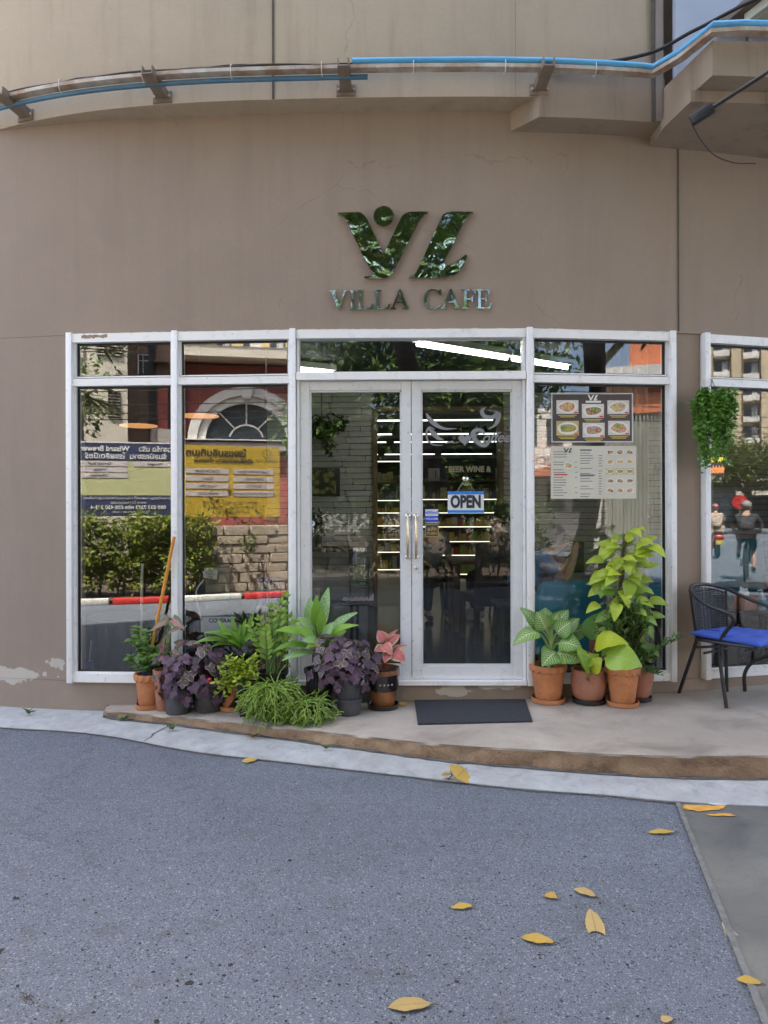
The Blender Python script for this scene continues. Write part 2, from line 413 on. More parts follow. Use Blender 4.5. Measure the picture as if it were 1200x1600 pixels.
wn = n.nodes.new('ShaderNodeTexNoise'); wn.inputs['Scale'].default_value = 2.2; wn.inputs['Detail'].default_value = 8; wn.inputs['Roughness'].default_value = .7; L(n, w_, wn.inputs[0])
vsc = n.nodes.new('ShaderNodeVectorMath'); vsc.operation = 'SCALE'; vsc.inputs[3].default_value = .5; L(n, wn.outputs[1], vsc.inputs[0]); vad = n.nodes.new('ShaderNodeVectorMath'); L(n, w_, vad.inputs[0]); L(n, vsc.outputs[0], vad.inputs[1]); L(n, vad.outputs[0], vc.inputs[0])
col = mix(n, mth(n, 'MULTIPLY', mth(n, 'LESS_THAN', vc.outputs[0], .0014), mth(n, 'MULTIPLY', mth(n, 'GREATER_THAN', blo, .52), .55)), col, (.05, .05, .05))
L(n, col, b.inputs['Base Color']); b.inputs['Roughness'].default_value = .72
bump(n, b, mth(n, 'ADD', vo.outputs[0], mth(n, 'MULTIPLY', blo2, .4)), .7, .006)
mat('dry_ground', (.2, .18, .15), .9, var=.25, vs_=.3, world=True)

def sheet(name, pts, z, m):
    mb = MB(); mb.add([(p[0], p[1], z) for p in pts], [tuple(range(len(pts)))]); return struct(mb.build(name, m, smooth=False))
sheet('ground', [(-700, -700), (700, -700), (700, 700), (-700, 700)], -.04, 'dry_ground')
sheet('road', [(-40, -30), (90, -60), (90, 14), (14, 14), (5, 5.9), (-5, 5.9), (-12, 12), (-40, 12)], 0, 'asphalt')
# raised pavement in front of the cafe: rough stone-like step face, rounded nosing
edge_px = [(163, 1103), (170, 1110), (250, 1117), (350, 1127), (475, 1140), (600, 1154), (700, 1164), (815, 1171), (1000, 1181), (1200, 1182), (1500, 1176), (1900, 1160)]
edge = spline([GP(*p) for p in edge_px], 12)
EDGE = edge
mb = MB(); nst = len(edge); prof_n = 8
face = MB()
for i, p in enumerate(edge):
    t = (edge[min(i + 1, nst - 1)] - edge[max(i - 1, 0)]); t.z = 0; t.normalize(); nrm = Vector((t.y, -t.x, 0))
    if nrm.y > 0: nrm = -nrm
    r_ = random.Random(i * 13 + 5)
    ring = []
    zt = plat_z(p.x)
    for k in range(6):       # face from below the road to the nosing
        z = -.05 + (zt - .012 + .05) * k / 5
        o_ = .012 + .012 * math.sin(p.x * 9 + k * 1.7) * math.sin(p.x * 23 + k) + r_.uniform(-.006, .006) - (.004 * k)
        ring.append(p + nrm * o_ + Vector((0, 0, z - p.z)))
    face.v += [tuple(v) for v in ring]; face.uv += [(0, 0)] * 6
    top = [ring[-1] + Vector((0, 0, 0)), p + nrm * -.004 + Vector((0, 0, .0)), p + nrm * -.03 + Vector((0, 0, .003))]
    bx = p.x + (.08 if i < 12 else 0)
    bk = Vector((p.x, W(p.x) + .1, zt))
    for k in range(1, 5):
        q = top[2].lerp(bk, k / 4); q.z = plat_z(q.x) + .002; top.append(q)
    mb.v += [tuple(v) for v in top]; mb.uv += [(0, 0)] * 7
for i in range(nst - 1):
    for k in range(5): a = i * 6 + k; face.f.append((a, a + 6, a + 7, a + 1))
    for k in range(6): a = i * 7 + k; mb.f.append((a, a + 7, a + 8, a + 1))
# blunt left end of the step
e0 = edge[0]
face.add([(e0.x, e0.y, -.05), (e0.x, W(e0.x) + .1, -.05), (e0.x, W(e0.x) + .1, plat_z(e0.x)), (e0.x, e0.y, plat_z(e0.x))], [(0, 1, 2, 3)])
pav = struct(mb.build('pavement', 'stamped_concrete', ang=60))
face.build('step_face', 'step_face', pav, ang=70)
# sloping concrete kerb strip between step / wall and the road
op = [(-9, 7.6), (-5.2, 5.52), (-3.6, 5.02)] + [tuple(GR(*q)[:2]) for q in ((0, 1136), (150, 1147), (300, 1174), (450, 1192), (600, 1210), (800, 1233), (950, 1245), (1062, 1256), (1250, 1264), (1600, 1262))]
ol = spline([Vector((a, b_, 0)) for a, b_ in op], 8)
def inner_y(X):
    if X < edge[0].x - .02: return W(X) + .02
    best = min(range(nst - 1), key=lambda i: abs(edge[i].x - X)); return edge[best].y + .03
mb = MB()
for p in ol:
    yi = inner_y(p.x); q = Vector((p.x + .02, yi, 0))
    d_ = (q - p)
    mb.v += [(p.x, p.y, -.03), (p.x, p.y, .008), tuple(p + d_ * .12 + Vector((0, 0, .016))), tuple(p + d_ * .8 + Vector((0, 0, .032))), tuple(q + Vector((0, 0, .036)))]; mb.uv += [(0, 0)] * 5
for i in range(len(ol) - 1):
    for k in range(4): a = i * 5 + k; mb.f.append((a, a + 5, a + 6, a + 1))
kerb = struct(mb.build('kerb', 'kerb_concrete', ang=60))
mat('gutter_dirt', (.085, .08, .072), .95, var=.5, vs_=14, world=True)
mb = MB(); r_ = random.Random(6)
for i, p in enumerate(ol):
    w1 = .012 + .014 * r_.random(); q = Vector((p.x, p.y - w1, .0035)); mb.v += [tuple(q), (p.x, p.y + .004, .0035)]; mb.uv += [(0, 0)] * 2
for i in range(len(ol) - 1): a = i * 2; mb.f.append((a, a + 2, a + 3, a + 1))
mb.build('dirt_line', 'gutter_dirt', kerb, smooth=False)
mb = MB()
for i, p in enumerate(edge[::2]):
    mb.v += [(p.x, p.y - .02 - .014 * r_.random(), .036), (p.x, p.y + .01, .041)]; mb.uv += [(0, 0)] * 2
for i in range(len(edge[::2]) - 1): a = i * 2; mb.f.append((a, a + 2, a + 3, a + 1))
mb.build('dirt_line', 'gutter_dirt', kerb, smooth=False)
for X in (-3.4, -1.55, .35, 2.3):
    p = min(ol, key=lambda v: abs(v.x - X)); yi = inner_y(p.x); mb = MB()
    pts_ = [(p.x + .012 * math.sin(k * 2.1) + .1 * (k / 6), p.y + (yi - p.y) * k / 6, .0115 + .027 * min(1, k / 5.)) for k in range(7)]
    for k in range(6):
        a_, b_ = pts_[k], pts_[k + 1]; mb.add([(a_[0] - .004, a_[1], a_[2] + .002), (a_[0] + .004, a_[1], a_[2] + .002), (b_[0] + .004, b_[1], b_[2] + .002), (b_[0] - .004, b_[1], b_[2] + .002)], [(0, 1, 2, 3)])
    mb.build('crack', 'gutter_dirt', kerb, smooth=False)
# wet-looking concrete apron on the right, with old paint
ja, jb = GR(1058, 1258), GR(1193, 1598); jd = (jb - ja)
far = ja + jd * 2.4
sheet('concrete_apron', [(ja.x, ja.y), (far.x, far.y), (9, far.y), (9, ja.y - .03)], .004, 'apron_concrete')
mb = MB(); mb.add([(ja.x - .012, ja.y, .009), (ja.x + .012, ja.y, .009), (far.x + .012, far.y, .009), (far.x - .012, far.y, .009)], [(0, 1, 2, 3)])
mat('joint_dirt', (.16, .16, .15), .9, var=.3, vs_=30)
struct(mb.build('road_joint', 'joint_dirt', smooth=False))
mat('orange_paint', (.62, .33, .06), .6, var=.2, vs_=20); mat('white_road_paint', (.62, .66, .68), .65, var=.2, vs_=18)
def blotch(name, cx, cy, hw, hh, seed, m, z, lab=None):
    r_ = random.Random(seed); pts = []
    for k in range(26):
        a = 2 * math.pi * k / 26; j = 1 + r_.uniform(-.28, .28) + .2 * math.sin(3 * a + seed)
        pts.append(GR(cx + hw * j * math.copysign(abs(math.cos(a)) ** .7, math.cos(a)), cy + hh * j * math.sin(a)))
    mb = MB(); mb.add([(p.x, p.y, z) for p in pts], [tuple(range(26))]); return struct(mb.build(name, m, smooth=False))
blotch('road_marking', 1100, 1266, 34, 4.5, 3, 'orange_paint', .0085)
blotch('road_marking', 1126, 1277, 20, 2, 5, 'orange_paint', .0087)
blotch('road_marking', 1158, 1258, 60, 3, 8, 'white_road_paint', .0083)

# ================================================================ cafe building
cafe = tag(thing('cafe_building', 'taupe plastered building with a bowed shopfront of white framed glass', 'building', (0, 5.0, 0)), None, None)
def cslab(X0, X1, z0, z1, front, back, step=.12, fn=W):
    n_ = max(2, int((X1 - X0) / step)); mb = MB()
    for i in range(n_ + 1):
        X = X0 + (X1 - X0) * i / n_; y = fn(X)
        mb.v += [(X, y + front, z0), (X, y + front, z1), (X, y + back, z1), (X, y + back, z0)]; mb.uv += [(0, 0)] * 4
    for i in range(n_):
        for k in range(4): a = i * 4; mb.f.append((a + k, a + 4 + k, a + 4 + (k + 1) % 4, a + (k + 1) % 4))
    mb.f.append((0, 1, 2, 3)); mb.f.append((n_ * 4 + 3, n_ * 4 + 2, n_ * 4 + 1, n_ * 4))
    return mb
ZB, ZT = .247, 2.742              # window opening
XL, XR = -9., 10.
cslab(XL, XR, -.1, ZB - .002, 0, .22).build('base_wall', 'plaster_taupe', cafe)
cslab(XL, XR, ZT + .004, 4.45, 0, .22).build('wall', 'plaster_taupe', cafe)
cslab(XL, V[0].x - .003, ZB, ZT + .002, 0, .22).build('wall', 'plaster_taupe', cafe)
cslab(V[4].x + .028, V[5].x - .028, ZB, ZT + .002, .012, .22, .04).build('pier', 'plaster_taupe', cafe)
cslab(V[6].x + .003, XR, ZB, ZT + .002, 0, .22).build('wall', 'plaster_taupe', cafe)
# overhanging upper storey with a deeper beam towards the right
SOF, SOF2 = 4.28, 4.14
XB = 1.945
cslab(XL, .9, SOF, 13., -.18, .1, fn=WU).build('upper_wall', 'plaster_upper', cafe)  # unseen height raised so the building's shadow reaches further over the road
cslab(.902, XB, SOF + .002, 13., -.18, .1).build('upper_wall', 'plaster_upper', cafe)
# beam under it with a mitred left end
mb = MB()
def bp(X, o, z): return (X, W(X) + o, z)
st = [X / 100 for X in range(106, 195, 8)] + [XB]
for X in st: mb.v += [bp(X, -.195, SOF2), bp(X, -.195, SOF + .16), bp(X, .05, SOF + .16), bp(X, .05, SOF2)]; mb.uv += [(0, 0)] * 4
for i in range(len(st) - 1):
    for k in range(4): a = i * 4; mb.f.append((a + k, a + 4 + k, a + 4 + (k + 1) % 4, a + (k + 1) % 4))
k0 = len(mb.v); mb.v += [bp(.90, .0, SOF2), bp(.90, .0, SOF + .01), bp(1.06, -.195, SOF + .01)]; mb.uv += [(0, 0)] * 3
mb.f += [(0, k0, k0 + 1, 1), (0, 3, k0), (k0 + 2, 0, 0)][:2]
e_ = len(st) - 1; mb.f.append((e_ * 4 + 3, e_ * 4 + 2, e_ * 4 + 1, e_ * 4))
mb.build('beam', 'plaster_beam', cafe)
# vertical construction joints in the upper storey
def strip_on(X, wdt, z0, z1, o, m, nm): 
    mb = MB(); mb.box((X, W(X) + o, (z0 + z1) / 2), (wdt, .012, z1 - z0)); return mb.build(nm, m, cafe, smooth=False)
mat('joint_dark', (.10, .085, .07), .9, var=.3, vs_=12, world=True)
mat('trim_taupe', (.24, .20, .17), .7, var=.1, world=True)
strip_on((428 - 600) / FP * 4.83, .014, SOF + .003, 9.9, -.181, 'joint_dark', 'expansion_joint')
strip_on(1.86, .02, SOF2 + .003, 9.9, -.199, 'joint_dark', 'expansion_joint')
strip_on(1.90, .05, SOF2 + .003, 9.9, -.203, 'trim_taupe', 'downpipe_cover')
strip_on((1062 - 600) / FP * 5.11, .006, 2.76, 4.16, -.003, 'joint_dark', 'expansion_joint')
# projecting beams on the right: side face catches light, undersides are dark
def slabpoly(nm, pts, z0, z1, m): mb = MB(); mb.prism(pts, z1 - z0, Matrix.Translation((0, 0, z0))); return mb.build(nm, m, cafe, smooth=False)
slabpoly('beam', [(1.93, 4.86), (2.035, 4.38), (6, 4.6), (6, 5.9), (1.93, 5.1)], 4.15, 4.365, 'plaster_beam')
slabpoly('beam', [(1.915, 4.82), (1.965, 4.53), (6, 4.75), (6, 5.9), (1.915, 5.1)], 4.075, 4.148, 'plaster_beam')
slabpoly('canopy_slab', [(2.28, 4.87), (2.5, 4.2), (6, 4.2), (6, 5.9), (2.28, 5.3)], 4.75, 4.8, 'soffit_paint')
mat('blue_panel', (.40, .45, .54), .55, var=.06, vs_=2, world=True)
pw = 0
for i in range(5):
    mb = MB(); mb.bevbox((2.0 + i * .52 + .255, 4.90 + .03 * i + .12 * max(0, i - 1), 6.7), (.508, .05, 4.7), .004, rot=(0, 0, .09 + .03 * i)); mb.build('cladding_panel', 'blue_panel', cafe, smooth=False)
# body of the building behind
mat('roof_grey', (.2, .2, .2), .9)
for (c_, s_, nm) in (((XL + .1, 16, 6.5), (.2, 21.6, 13.2), 'side_wall'), ((XR + 3.1, 18.5, 6.5), (.2, 17.5, 13.2), 'side_wall'), ((1.9, 27, 6.5), (22, .2, 13.2), 'rear_wall')):
    mb = MB(); mb.box(c_, s_); mb.build(nm, 'plaster_upper', cafe, smooth=False)
cslab(1.95, 13.0, 4.46, 13, .0, .22).build('upper_wall', 'plaster_upper', cafe); cslab(10.0, 13.0, -.1, 13, 0.003, .22).build('wall', 'plaster_upper', cafe)
mb = MB(); pts = [(X / 2, W(X / 2) - .3) for X in range(-18, 26)] + [(13, 27), (-9, 27)]
mb.prism([(a, b_) for a, b_ in pts], .25, Matrix.Translation((0, 0, 13.003))); mb.build('roof', 'roof_grey', cafe, smooth=False)

# ---------------------------------------------------------------- shopfront frames, panes and doors
def framemat(name, c, dirt=(.35, .3, .24), metal=0.):
    m, n, b, o = nodes_of(name); w_ = wpos(n)
    a = noise(n, w_, 14., 6, .65); s_ = noise(n, w_, 3., 4)
    sx = n.nodes.new('ShaderNodeSeparateXYZ'); L(n, w_, sx.inputs[0])
    col = mix(n, mth(n, 'MULTIPLY', ramp(n, a, [(.55, .0), (.75, 1.)]), .35), c, dirt)
    col = mix(n, mth(n, 'MULTIPLY', s_, .2), col, tuple(x * .75 for x in c))
    col = mix(n, ramp(n, noise(n, w_, 38., 2), [(.70, .0), (.74, .55)]), col, (.25, .2, .15))
    L(n, col, b.inputs['Base Color']); b.inputs['Roughness'].default_value = .42; b.inputs['Metallic'].default_value = metal
    return m
framemat('white_aluminium', (.86, .85, .83)); framemat('silver_aluminium', (.72, .725, .73), (.3, .3, .3), .12); framemat('cream_aluminium', (.74, .72, .65))
glassmat('shop_glass', .09, (.92, .935, .93)); glassmat('menu_glass', .055, (.92, .935, .93)); glassmat('door_glass', .04, (.92, .935, .93))
mat('gasket', (.012, .012, .013), .5, var=0)
mat('chrome', (.75, .74, .72), .12, 1., var=.05)
mat('brass_worn', (.72, .58, .38), .25, 1., var=.2, vs_=40)
mat('black_metal', (.02, .02, .022), .45, var=.2)
def window(F, ends=(.022, .022), glass='shop_glass'):
    _, t, nn, ln = fac(F); u0, u1 = ends[0], ln - ends[1]
    mb = MB()
    fbox(mb, F, u0, u1, ZT - .062, ZT, -.07, .035); fbox(mb, F, u0, u1, ZB, ZB + .06, -.07, .035); fbox(mb, F, u0, u1, 2.368, 2.42, -.07, .032)
    for (za, zb) in ((ZB + .061, 2.367), (2.425, ZT - .063)):
        fbox(mb, F, u0, u0 + .016, za, zb, -.068, .012); fbox(mb, F, u1 - .016, u1, za, zb, -.068, .012)
    fbox(mb, F, u0, u1, 2.43, 2.438, -.02, .012); fbox(mb, F, u0, u1, ZB + .0605, ZB + .07, -.05, .01)
    o = mb.build('window', 'white_aluminium', cafe, smooth=False)
    g = MB()
    for (za, zb) in ((ZB + .07, 2.367), (2.438, ZT - .063)):
        for (a_, b_, c_, d_) in ((u0 + .0165, u1 - .0165, za, za + .008), (u0 + .0165, u1 - .0165, zb - .012, zb), (u0 + .0165, u0 + .024, za + .009, zb - .013), (u1 - .024, u1 - .0165, za + .009, zb - .013)):
            fbox(g, F, a_, b_, c_, d_, -.035, -.008)
    g.build('gasket', 'gasket', o, smooth=False)
    for (za, zb) in ((ZB + .079, 2.354), (2.447, ZT - .076)):
        p = MB(); fbox(p, F, u0 + .025, u1 - .025, za, zb, -.024, -.018); p.build('pane', glass, o, smooth=False)
    return o
def mullion(i, wdt=.046, m='white_aluminium', z1=ZT + .008):
    a = V[i]; t = (V[min(i + 1, 6)] - V[max(i - 1, 0)]).normalized(); nn = Vector((t.y, -t.x))
    M = basis((a.x, a.y, 0), (t.x, t.y, 0), (0, 0, 1), (nn.x, nn.y, 0))
    mb = MB(); mb.bevbox((0, (ZB - .006 + z1) / 2, -.016), (wdt, z1 - ZB + .006, .13), .004, M=M)
    return mb.build('mullion', m, cafe)
window('A'); window('B'); window('D', glass='menu_glass'); window('E', glass='menu_glass')
for i in range(7): mullion(i, .043)
# screws on the mullion ends
mat('screw', (.2, .18, .16), .5, .6)
# door bay: head rail, transom, jambs, threshold, two leaves
F = 'C'; _, t_, n_, LC = fac(F)
mb = MB()
fbox(mb, F, .026, LC - .026, ZT - .06, ZT, -.07, .035); fbox(mb, F, .026, LC - .026, 2.388, 2.442, -.07, .05)
for a_ in (.0265, LC - .0265 - .018): fbox(mb, F, a_, a_ + .018, ZB + .031, 2.387, -.07, .02)
fbox(mb, F, .0265, .042, 2.443, ZT - .061, -.068, .012); fbox(mb, F, LC - .042, LC - .0265, 2.443, ZT - .061, -.068, .012)
fbox(mb, F, .026, LC - .026, ZB, ZB + .03, -.08, .05)
dfr = mb.build('door_frame', 'white_aluminium', cafe, smooth=False)
p = MB(); fbox(p, F, .05, LC - .05, 2.452, ZT - .07, -.024, -.018); p.build('pane', 'door_glass', dfr, smooth=False)
ux = pf(F, 643, 800)[0]
def door(u0, u1, handle_u, name_label):
    z0, z1 = ZB + .034, 2.384
    mb = MB(); s = .066
    for (a_, b_, c_, d_) in ((u0, u0 + s, z0, z1), (u1 - s, u1, z0, z1)): fbox(mb, F, a_, b_, c_, d_, -.055, .0)
    fbox(mb, F, u0 + s + .001, u1 - s - .001, z1 - .062, z1, -.055, -.001); fbox(mb, F, u0 + s + .001, u1 - s - .001, z0, z0 + .088, -.055, -.001)
    # glazing beads
    a_, b_, c_, d_ = u0 + s, u1 - s, z0 + .089, z1 - .063
    for (q) in ((a_, b_, c_, c_ + .012), (a_, b_, d_ - .012, d_), (a_, a_ + .012, c_, d_), (b_ - .012, b_, c_, d_)): fbox(mb, F, *q, -.04, -.012)
    o = mb.build('door', 'silver_aluminium', cafe, smooth=False)
    p = MB(); fbox(p, F, a_ + .006, b_ - .006, c_ + .006, d_ - .006, -.030, -.024); p.build('pane', 'door_glass', o, smooth=False)
    za, zb = pf(F, 640, 870)[1], pf(F, 640, 806)[1]
    pts = [fpt(F, handle_u, za, 0.), fpt(F, handle_u, za + .015, .035), fpt(F, handle_u, (za + zb) / 2, .058), fpt(F, handle_u, zb - .015, .035), fpt(F, handle_u, zb, 0.)]
    h = MB(); h.tube(spline(pts, 6), .0095, 10); hh = h.build('handle', 'brass_worn', o)
    for z in (za, zb):
        h = MB(); h.lathe([(.017, 0), (.017, .006), (.012, .009)], n=16, M=fM(F, handle_u, z, .0)); h.build('rose', 'chrome', hh)
    return o
dl = door(.0465, ux - .0025, ux - .028, ''); dr = door(ux + .0025, LC - .0465, ux + .030, '')
h = MB(); uk, zk = pf(F, 650, 887); h.lathe([(.014, 0), (.014, .006), (.006, .008), (.006, .004)], n=16, M=fM(F, uk, zk, .0)); h.build('lock', 'chrome', dr)
mat('old_caulk', (.42, .37, .29), .8, var=.35, vs_=25, world=True)
# uneven mortar / caulk line over the frame head
for F_ in 'ABCD':
    _, _, _, ln = fac(F_); mb = MB(); k = int(ln / .03)
    for i in range(k + 1):
        u = ln * i / k; r_ = .006 + .008 * rnd.random()
        a_ = fpt(F_, u, ZT + .001, .022); b_ = fpt(F_, u, ZT + r_, .006)
        mb.v += [tuple(a_), tuple(b_), tuple(fpt(F_, u, ZT + r_, -.03)), tuple(fpt(F_, u, ZT + .001, -.03))]; mb.uv += [(0, 0)] * 4
    for i in range(k):
        for j in range(4): a = i * 4; mb.f.append((a + j, a + 4 + j, a + 4 + (j + 1) % 4, a + (j + 1) % 4))
    mb.build('caulk_line', 'old_caulk', cafe)
# ================================================================ the street behind the camera (seen mirrored in the shop glass)
class Elev:
    """front of a far building, laid out from where its features show in the glass"""
    def __init__(s, F, cx, dist):
        s.F = F; s.O = refl(cx, 800, F, dist=dist); a, t, nn, ln = fac(F)
        q = fpt(F, ln / 2, 0); n_ = Vector((q.x - s.O.x, q.y - s.O.y, 0)).normalized()
        s.n = n_; s.ax = Vector((-n_.y, n_.x, 0)); s.ax = s.ax if s.ax.x > 0 else -s.ax
        s.M = basis((s.O.x, s.O.y, 0), s.ax, (0, 0, 1), n_)
        s.base = Vector((s.O.x, s.O.y, 0)); s.dist = dist
    def uv(s, x, y):
        p1 = refl(x, y, s.F, dist=s.dist * .5); p2 = refl(x, y, s.F, dist=s.dist * 1.5)
        k = (s.base - p1).dot(s.n) / (p2 - p1).dot(s.n); p = p1 + (p2 - p1) * k
        return (p - s.base).dot(s.ax), p.z
    def box(s, mb, x0, x1, y0, y1, d0, d1, zmin=None):
        ua, za = s.uv(x0, y0); ub, zb = s.uv(x1, y1)
        if zmin is not None: zb = zmin
        mb.box(((ua + ub) / 2, (za + zb) / 2, (d0 + d1) / 2), (abs(ub - ua), abs(za - zb), abs(d1 - d0)), M=s.M)
    def part(s, nm, m, parent, x0, x1, y0, y1, d0, d1, zmin=None):
        mb = MB(); s.box(mb, x0, x1, y0, y1, d0, d1, zmin); return mb.build(nm, m, parent, smooth=False)
mat('red_render', (.34, .085, .07), .8, var=.15, vs_=.8); mat('cream_render', (.66, .60, .49), .85, var=.1, vs_=.7)
mat('white_render', (.74, .72, .67), .8, var=.08, vs_=.8); mat('yellow_render', (.62, .46, .22), .8, var=.1, vs_=1)
mat('brown_panel', (.20, .13, .085), .6, var=.2, vs_=2); mat('near_black', (.03, .03, .033), .6, var=.2)
mat('far_glass', (.05, .065, .08), .12, var=.3, vs_=1.2, spec=.7); mat('orange_render', (.62, .20, .10), .8, var=.1, vs_=.6)
mat('grey_band', (.36, .33, .30), .8, var=.12, vs_=1.); mat('curtain', (.42, .44, .46), .9, var=.25, vs_=2)
mat('apartment_beige', (.60, .50, .34), .85, var=.08, vs_=.4); mat('ac_white', (.6, .6, .58), .6)
# red house with the arched fanlight
e = Elev('B', 380, 26.)
hb = thing('red_house', 'dark red rendered house with a white arched fanlight and balcony above', 'building', e.base)
e.part('wall', 'red_render', hb, 275, 500, 566, 830, -8, 0, 0)
e.part('upper_wall', 'yellow_render', hb, 268, 500, 180, 566, -8, -1.3)
e.part('balcony', 'cream_render', hb, 262, 505, 546, 572, -1.2, 1.1)
e.part('balcony_edge', 'white_render', hb, 262, 505, 538, 546, 1.0, 1.2)
e.part('cornice', 'grey_band', hb, 270, 500, 690, 706, .003, .35)
e.part('cornice_edge', 'white_render', hb, 270, 500, 687, 690, .002, .42)
for i in range(5):
    x = 292 + i * 44
    for y0 in (500, 440, 380, 320):
        o = e.part('window', 'far_glass', hb, x, x + 24, y0, y0 + 34, -1.35, -1.25)
        e.part('frame', 'white_render', o, x + 11.4, x + 12.6, y0, y0 + 34, -1.25, -1.2); e.part('curtain', 'curtain', o, x + 14, x + 22, y0 + 1, y0 + 33, -1.24, -1.215)
for x in (392, 455): e.part('air_conditioner', 'ac_white', hb, x, x + 17, 526, 537, -1.1, -.7)
cu, cz = e.uv(385, 688); ro = (e.uv(385, 606)[1] - cz); rx = (e.uv(475, 688)[0] - e.uv(295, 688)[0]) / 2
def arch(mb, r0, r1, d0, d1, a0=0, a1=math.pi, n_=28):
    sx = rx / ro
    for i in range(n_ + 1):
        a = a0 + (a1 - a0) * i / n_
        for (r_, d_) in ((r0, d0), (r1, d0), (r1, d1), (r0, d1)):
            mb.v.append(tuple(e.M @ Vector((cu + r_ * sx * math.cos(a), cz + r_ * math.sin(a), d_)))); mb.uv.append((0, 0))
    b_ = len(mb.v) - (n_ + 1) * 4
    for i in range(n_):
        for k in range(4): q = b_ + i * 4; mb.f.append((q + k, q + 4 + k, q + 4 + (k + 1) % 4, q + (k + 1) % 4))
    mb.f.append((b_, b_ + 1, b_ + 2, b_ + 3)); mb.f.append(tuple(b_ + n_ * 4 + k for k in (3, 2, 1, 0)))
mb = MB(); arch(mb, ro * .84, ro, .002, .32); am = mb.build('arch', 'white_render', hb)
mb = MB(); arch(mb, ro * .70, ro * .83, .001, .2); mb.build('arch_moulding', 'white_render', hb)
mb = MB(); arch(mb, .02, ro * .70, .001, .04); fw = mb.build('fanlight', 'far_glass', hb)
mb = MB(); arch(mb, ro * .28, ro * .31, .041, .1, R(14), R(166))
for a in (48, 90, 132):
    p0 = e.M @ Vector((cu + ro * .3 * rx / ro * math.cos(R(a)), cz + ro * .3 * math.sin(R(a)), .07)); p1 = e.M @ Vector((cu + ro * .71 * rx / ro * math.cos(R(a)), cz + ro * .71 * math.sin(R(a)), .07)); mb.tube([p0, p1], .03, 6)
mb.build('glazing_bar', 'white_render', fw)
mb = MB(); mb.add([e.M @ Vector((cu + a, cz + b_, d)) for d in (.3, .5) for a, b_ in ((-.15, ro * .78), (.15, ro * .78), (.24, ro * 1.06), (-.24, ro * 1.06))], [(0, 1, 2, 3), (4, 5, 6, 7), (0, 1, 5, 4), (1, 2, 6, 5), (2, 3, 7, 6), (3, 0, 4, 7)]); mb.build('keystone', 'white_render', hb, smooth=False)
# cream house with vent blocks, and a brown panelled block beside it
e = Elev('A', 165, 23.)
hb = thing('cream_house', 'cream rendered house with slatted vent openings high in the wall', 'building', e.base)
e.part('wall', 'cream_render', hb, 20, 199, 150, 830, -7, 0, 0)
for (y0, y1, x0, x1) in ((533, 556, 150, 190), (610, 652, 168, 188), (533, 556, 60, 130), (430, 470, 60, 190)):
    o = e.part('vent_opening', 'near_black', hb, x0, x1, y0, y1, .001, .02)  # flat dark backing stands in for the shade inside the vent
    k = 5 if y1 - y0 < 30 else 9
    for i in range(k): e.part('slat', 'cream_render', o, x0, x1, y0 + (y1 - y0) * (i + .15) / k, y0 + (y1 - y0) * (i + .5) / k, .02, .07)
e = Elev('A', 235, 25.)
hb = thing('brown_house', 'brown panelled block with a flat dark entrance bay', 'building', e.base)
e.part('wall', 'brown_panel', hb, 199, 300, 200, 830, -7, 0, 0)
e.part('recess_shade', 'near_black', hb, 232, 244, 300, 690, .001, .03); e.part('red_column', 'red_render', hb, 247, 262, 596, 690, .001, .3); e.part('recess_shade', 'near_black', hb, 263, 280, 596, 680, .001, .03)  # shade of the recesses drawn as flat near-black boxes on the wall
o = e.part('window', 'far_glass', hb, 216, 232, 554, 584, .03, .06)
for (a, b_, c, d) in ((215, 232, 553, 555), (215, 232, 562, 564), (215, 217, 553, 584), (223, 224, 553, 584)): e.part('frame', 'white_render', o, a, b_, c, d, .05, .12)
e.part('ledge', 'grey_band', hb, 240, 300, 565, 569, .002, .4); e.part('planter_wall', 'grey_band', hb, 235, 290, 672, 700, .002, .8)
# white exchange shop and orange building to the right
e = Elev('D', 880, 26.)
hb = thing('exchange_shop', 'white low shop with large sign board and orange awning', 'building', e.base)
e.part('wall', 'white_render', hb, 800, 945, 640, 830, -8, 0, 0)
e.part('sign_board', 'white_render', hb, 850, 905, 712, 730, .003, .2)
e.part('awning', 'orange_render', hb, 810, 930, 738, 746, .002, 1.4)
for i in range(3): e.part('window', 'far_glass', hb, 815 + i * 40, 840 + i * 40, 752, 800, .001, .05)
for i in range(3): e.part('window', 'far_glass', hb, 815 + i * 40, 840 + i * 40, 655, 695, .001, .05)
ua, za = e.uv(878, 721)
mat('sign_grey', (.25, .26, .28), .6)
text('SUPER RICH', .42, 'sign_grey', hb, e.M @ Matrix.Translation((ua, za, .215)) @ Matrix.Rotation(math.pi, 4, 'Y'), ext=.01, bold=.01)
e = Elev('D', 1000, 22.)
hb = thing('orange_house', 'plain orange rendered building with pale ribbed upper storey', 'building', e.base)
mat('corrugated_grey', (.30, .30, .265), .6, var=.1, vs_=2); e.part('wall', 'orange_render', hb, 945, 1090, 603, 642, -8, 0); e.part('lower_wall', 'corrugated_grey', hb, 945, 1090, 642, 830, -8, -.1, 0); [e.part('rib', 'corrugated_grey', hb, 946 + i * 6, 949 + i * 6, 642.5, 830, -.1, -.02, 0) for i in range(24)]; e.part('upper_wall', 'orange_render', hb, 985, 1090, 150, 580, -8, -.2)
mat('ribbed_white', (.62, .62, .6), .6)
for i in range(24): e.part('rib', 'ribbed_white', hb, 930 + i * 6.2, 934 + i * 6.2, 585, 603, -.3, .25)
e.part('ledge', 'ribbed_white', hb, 928, 1090, 580, 586, -.5, .4)
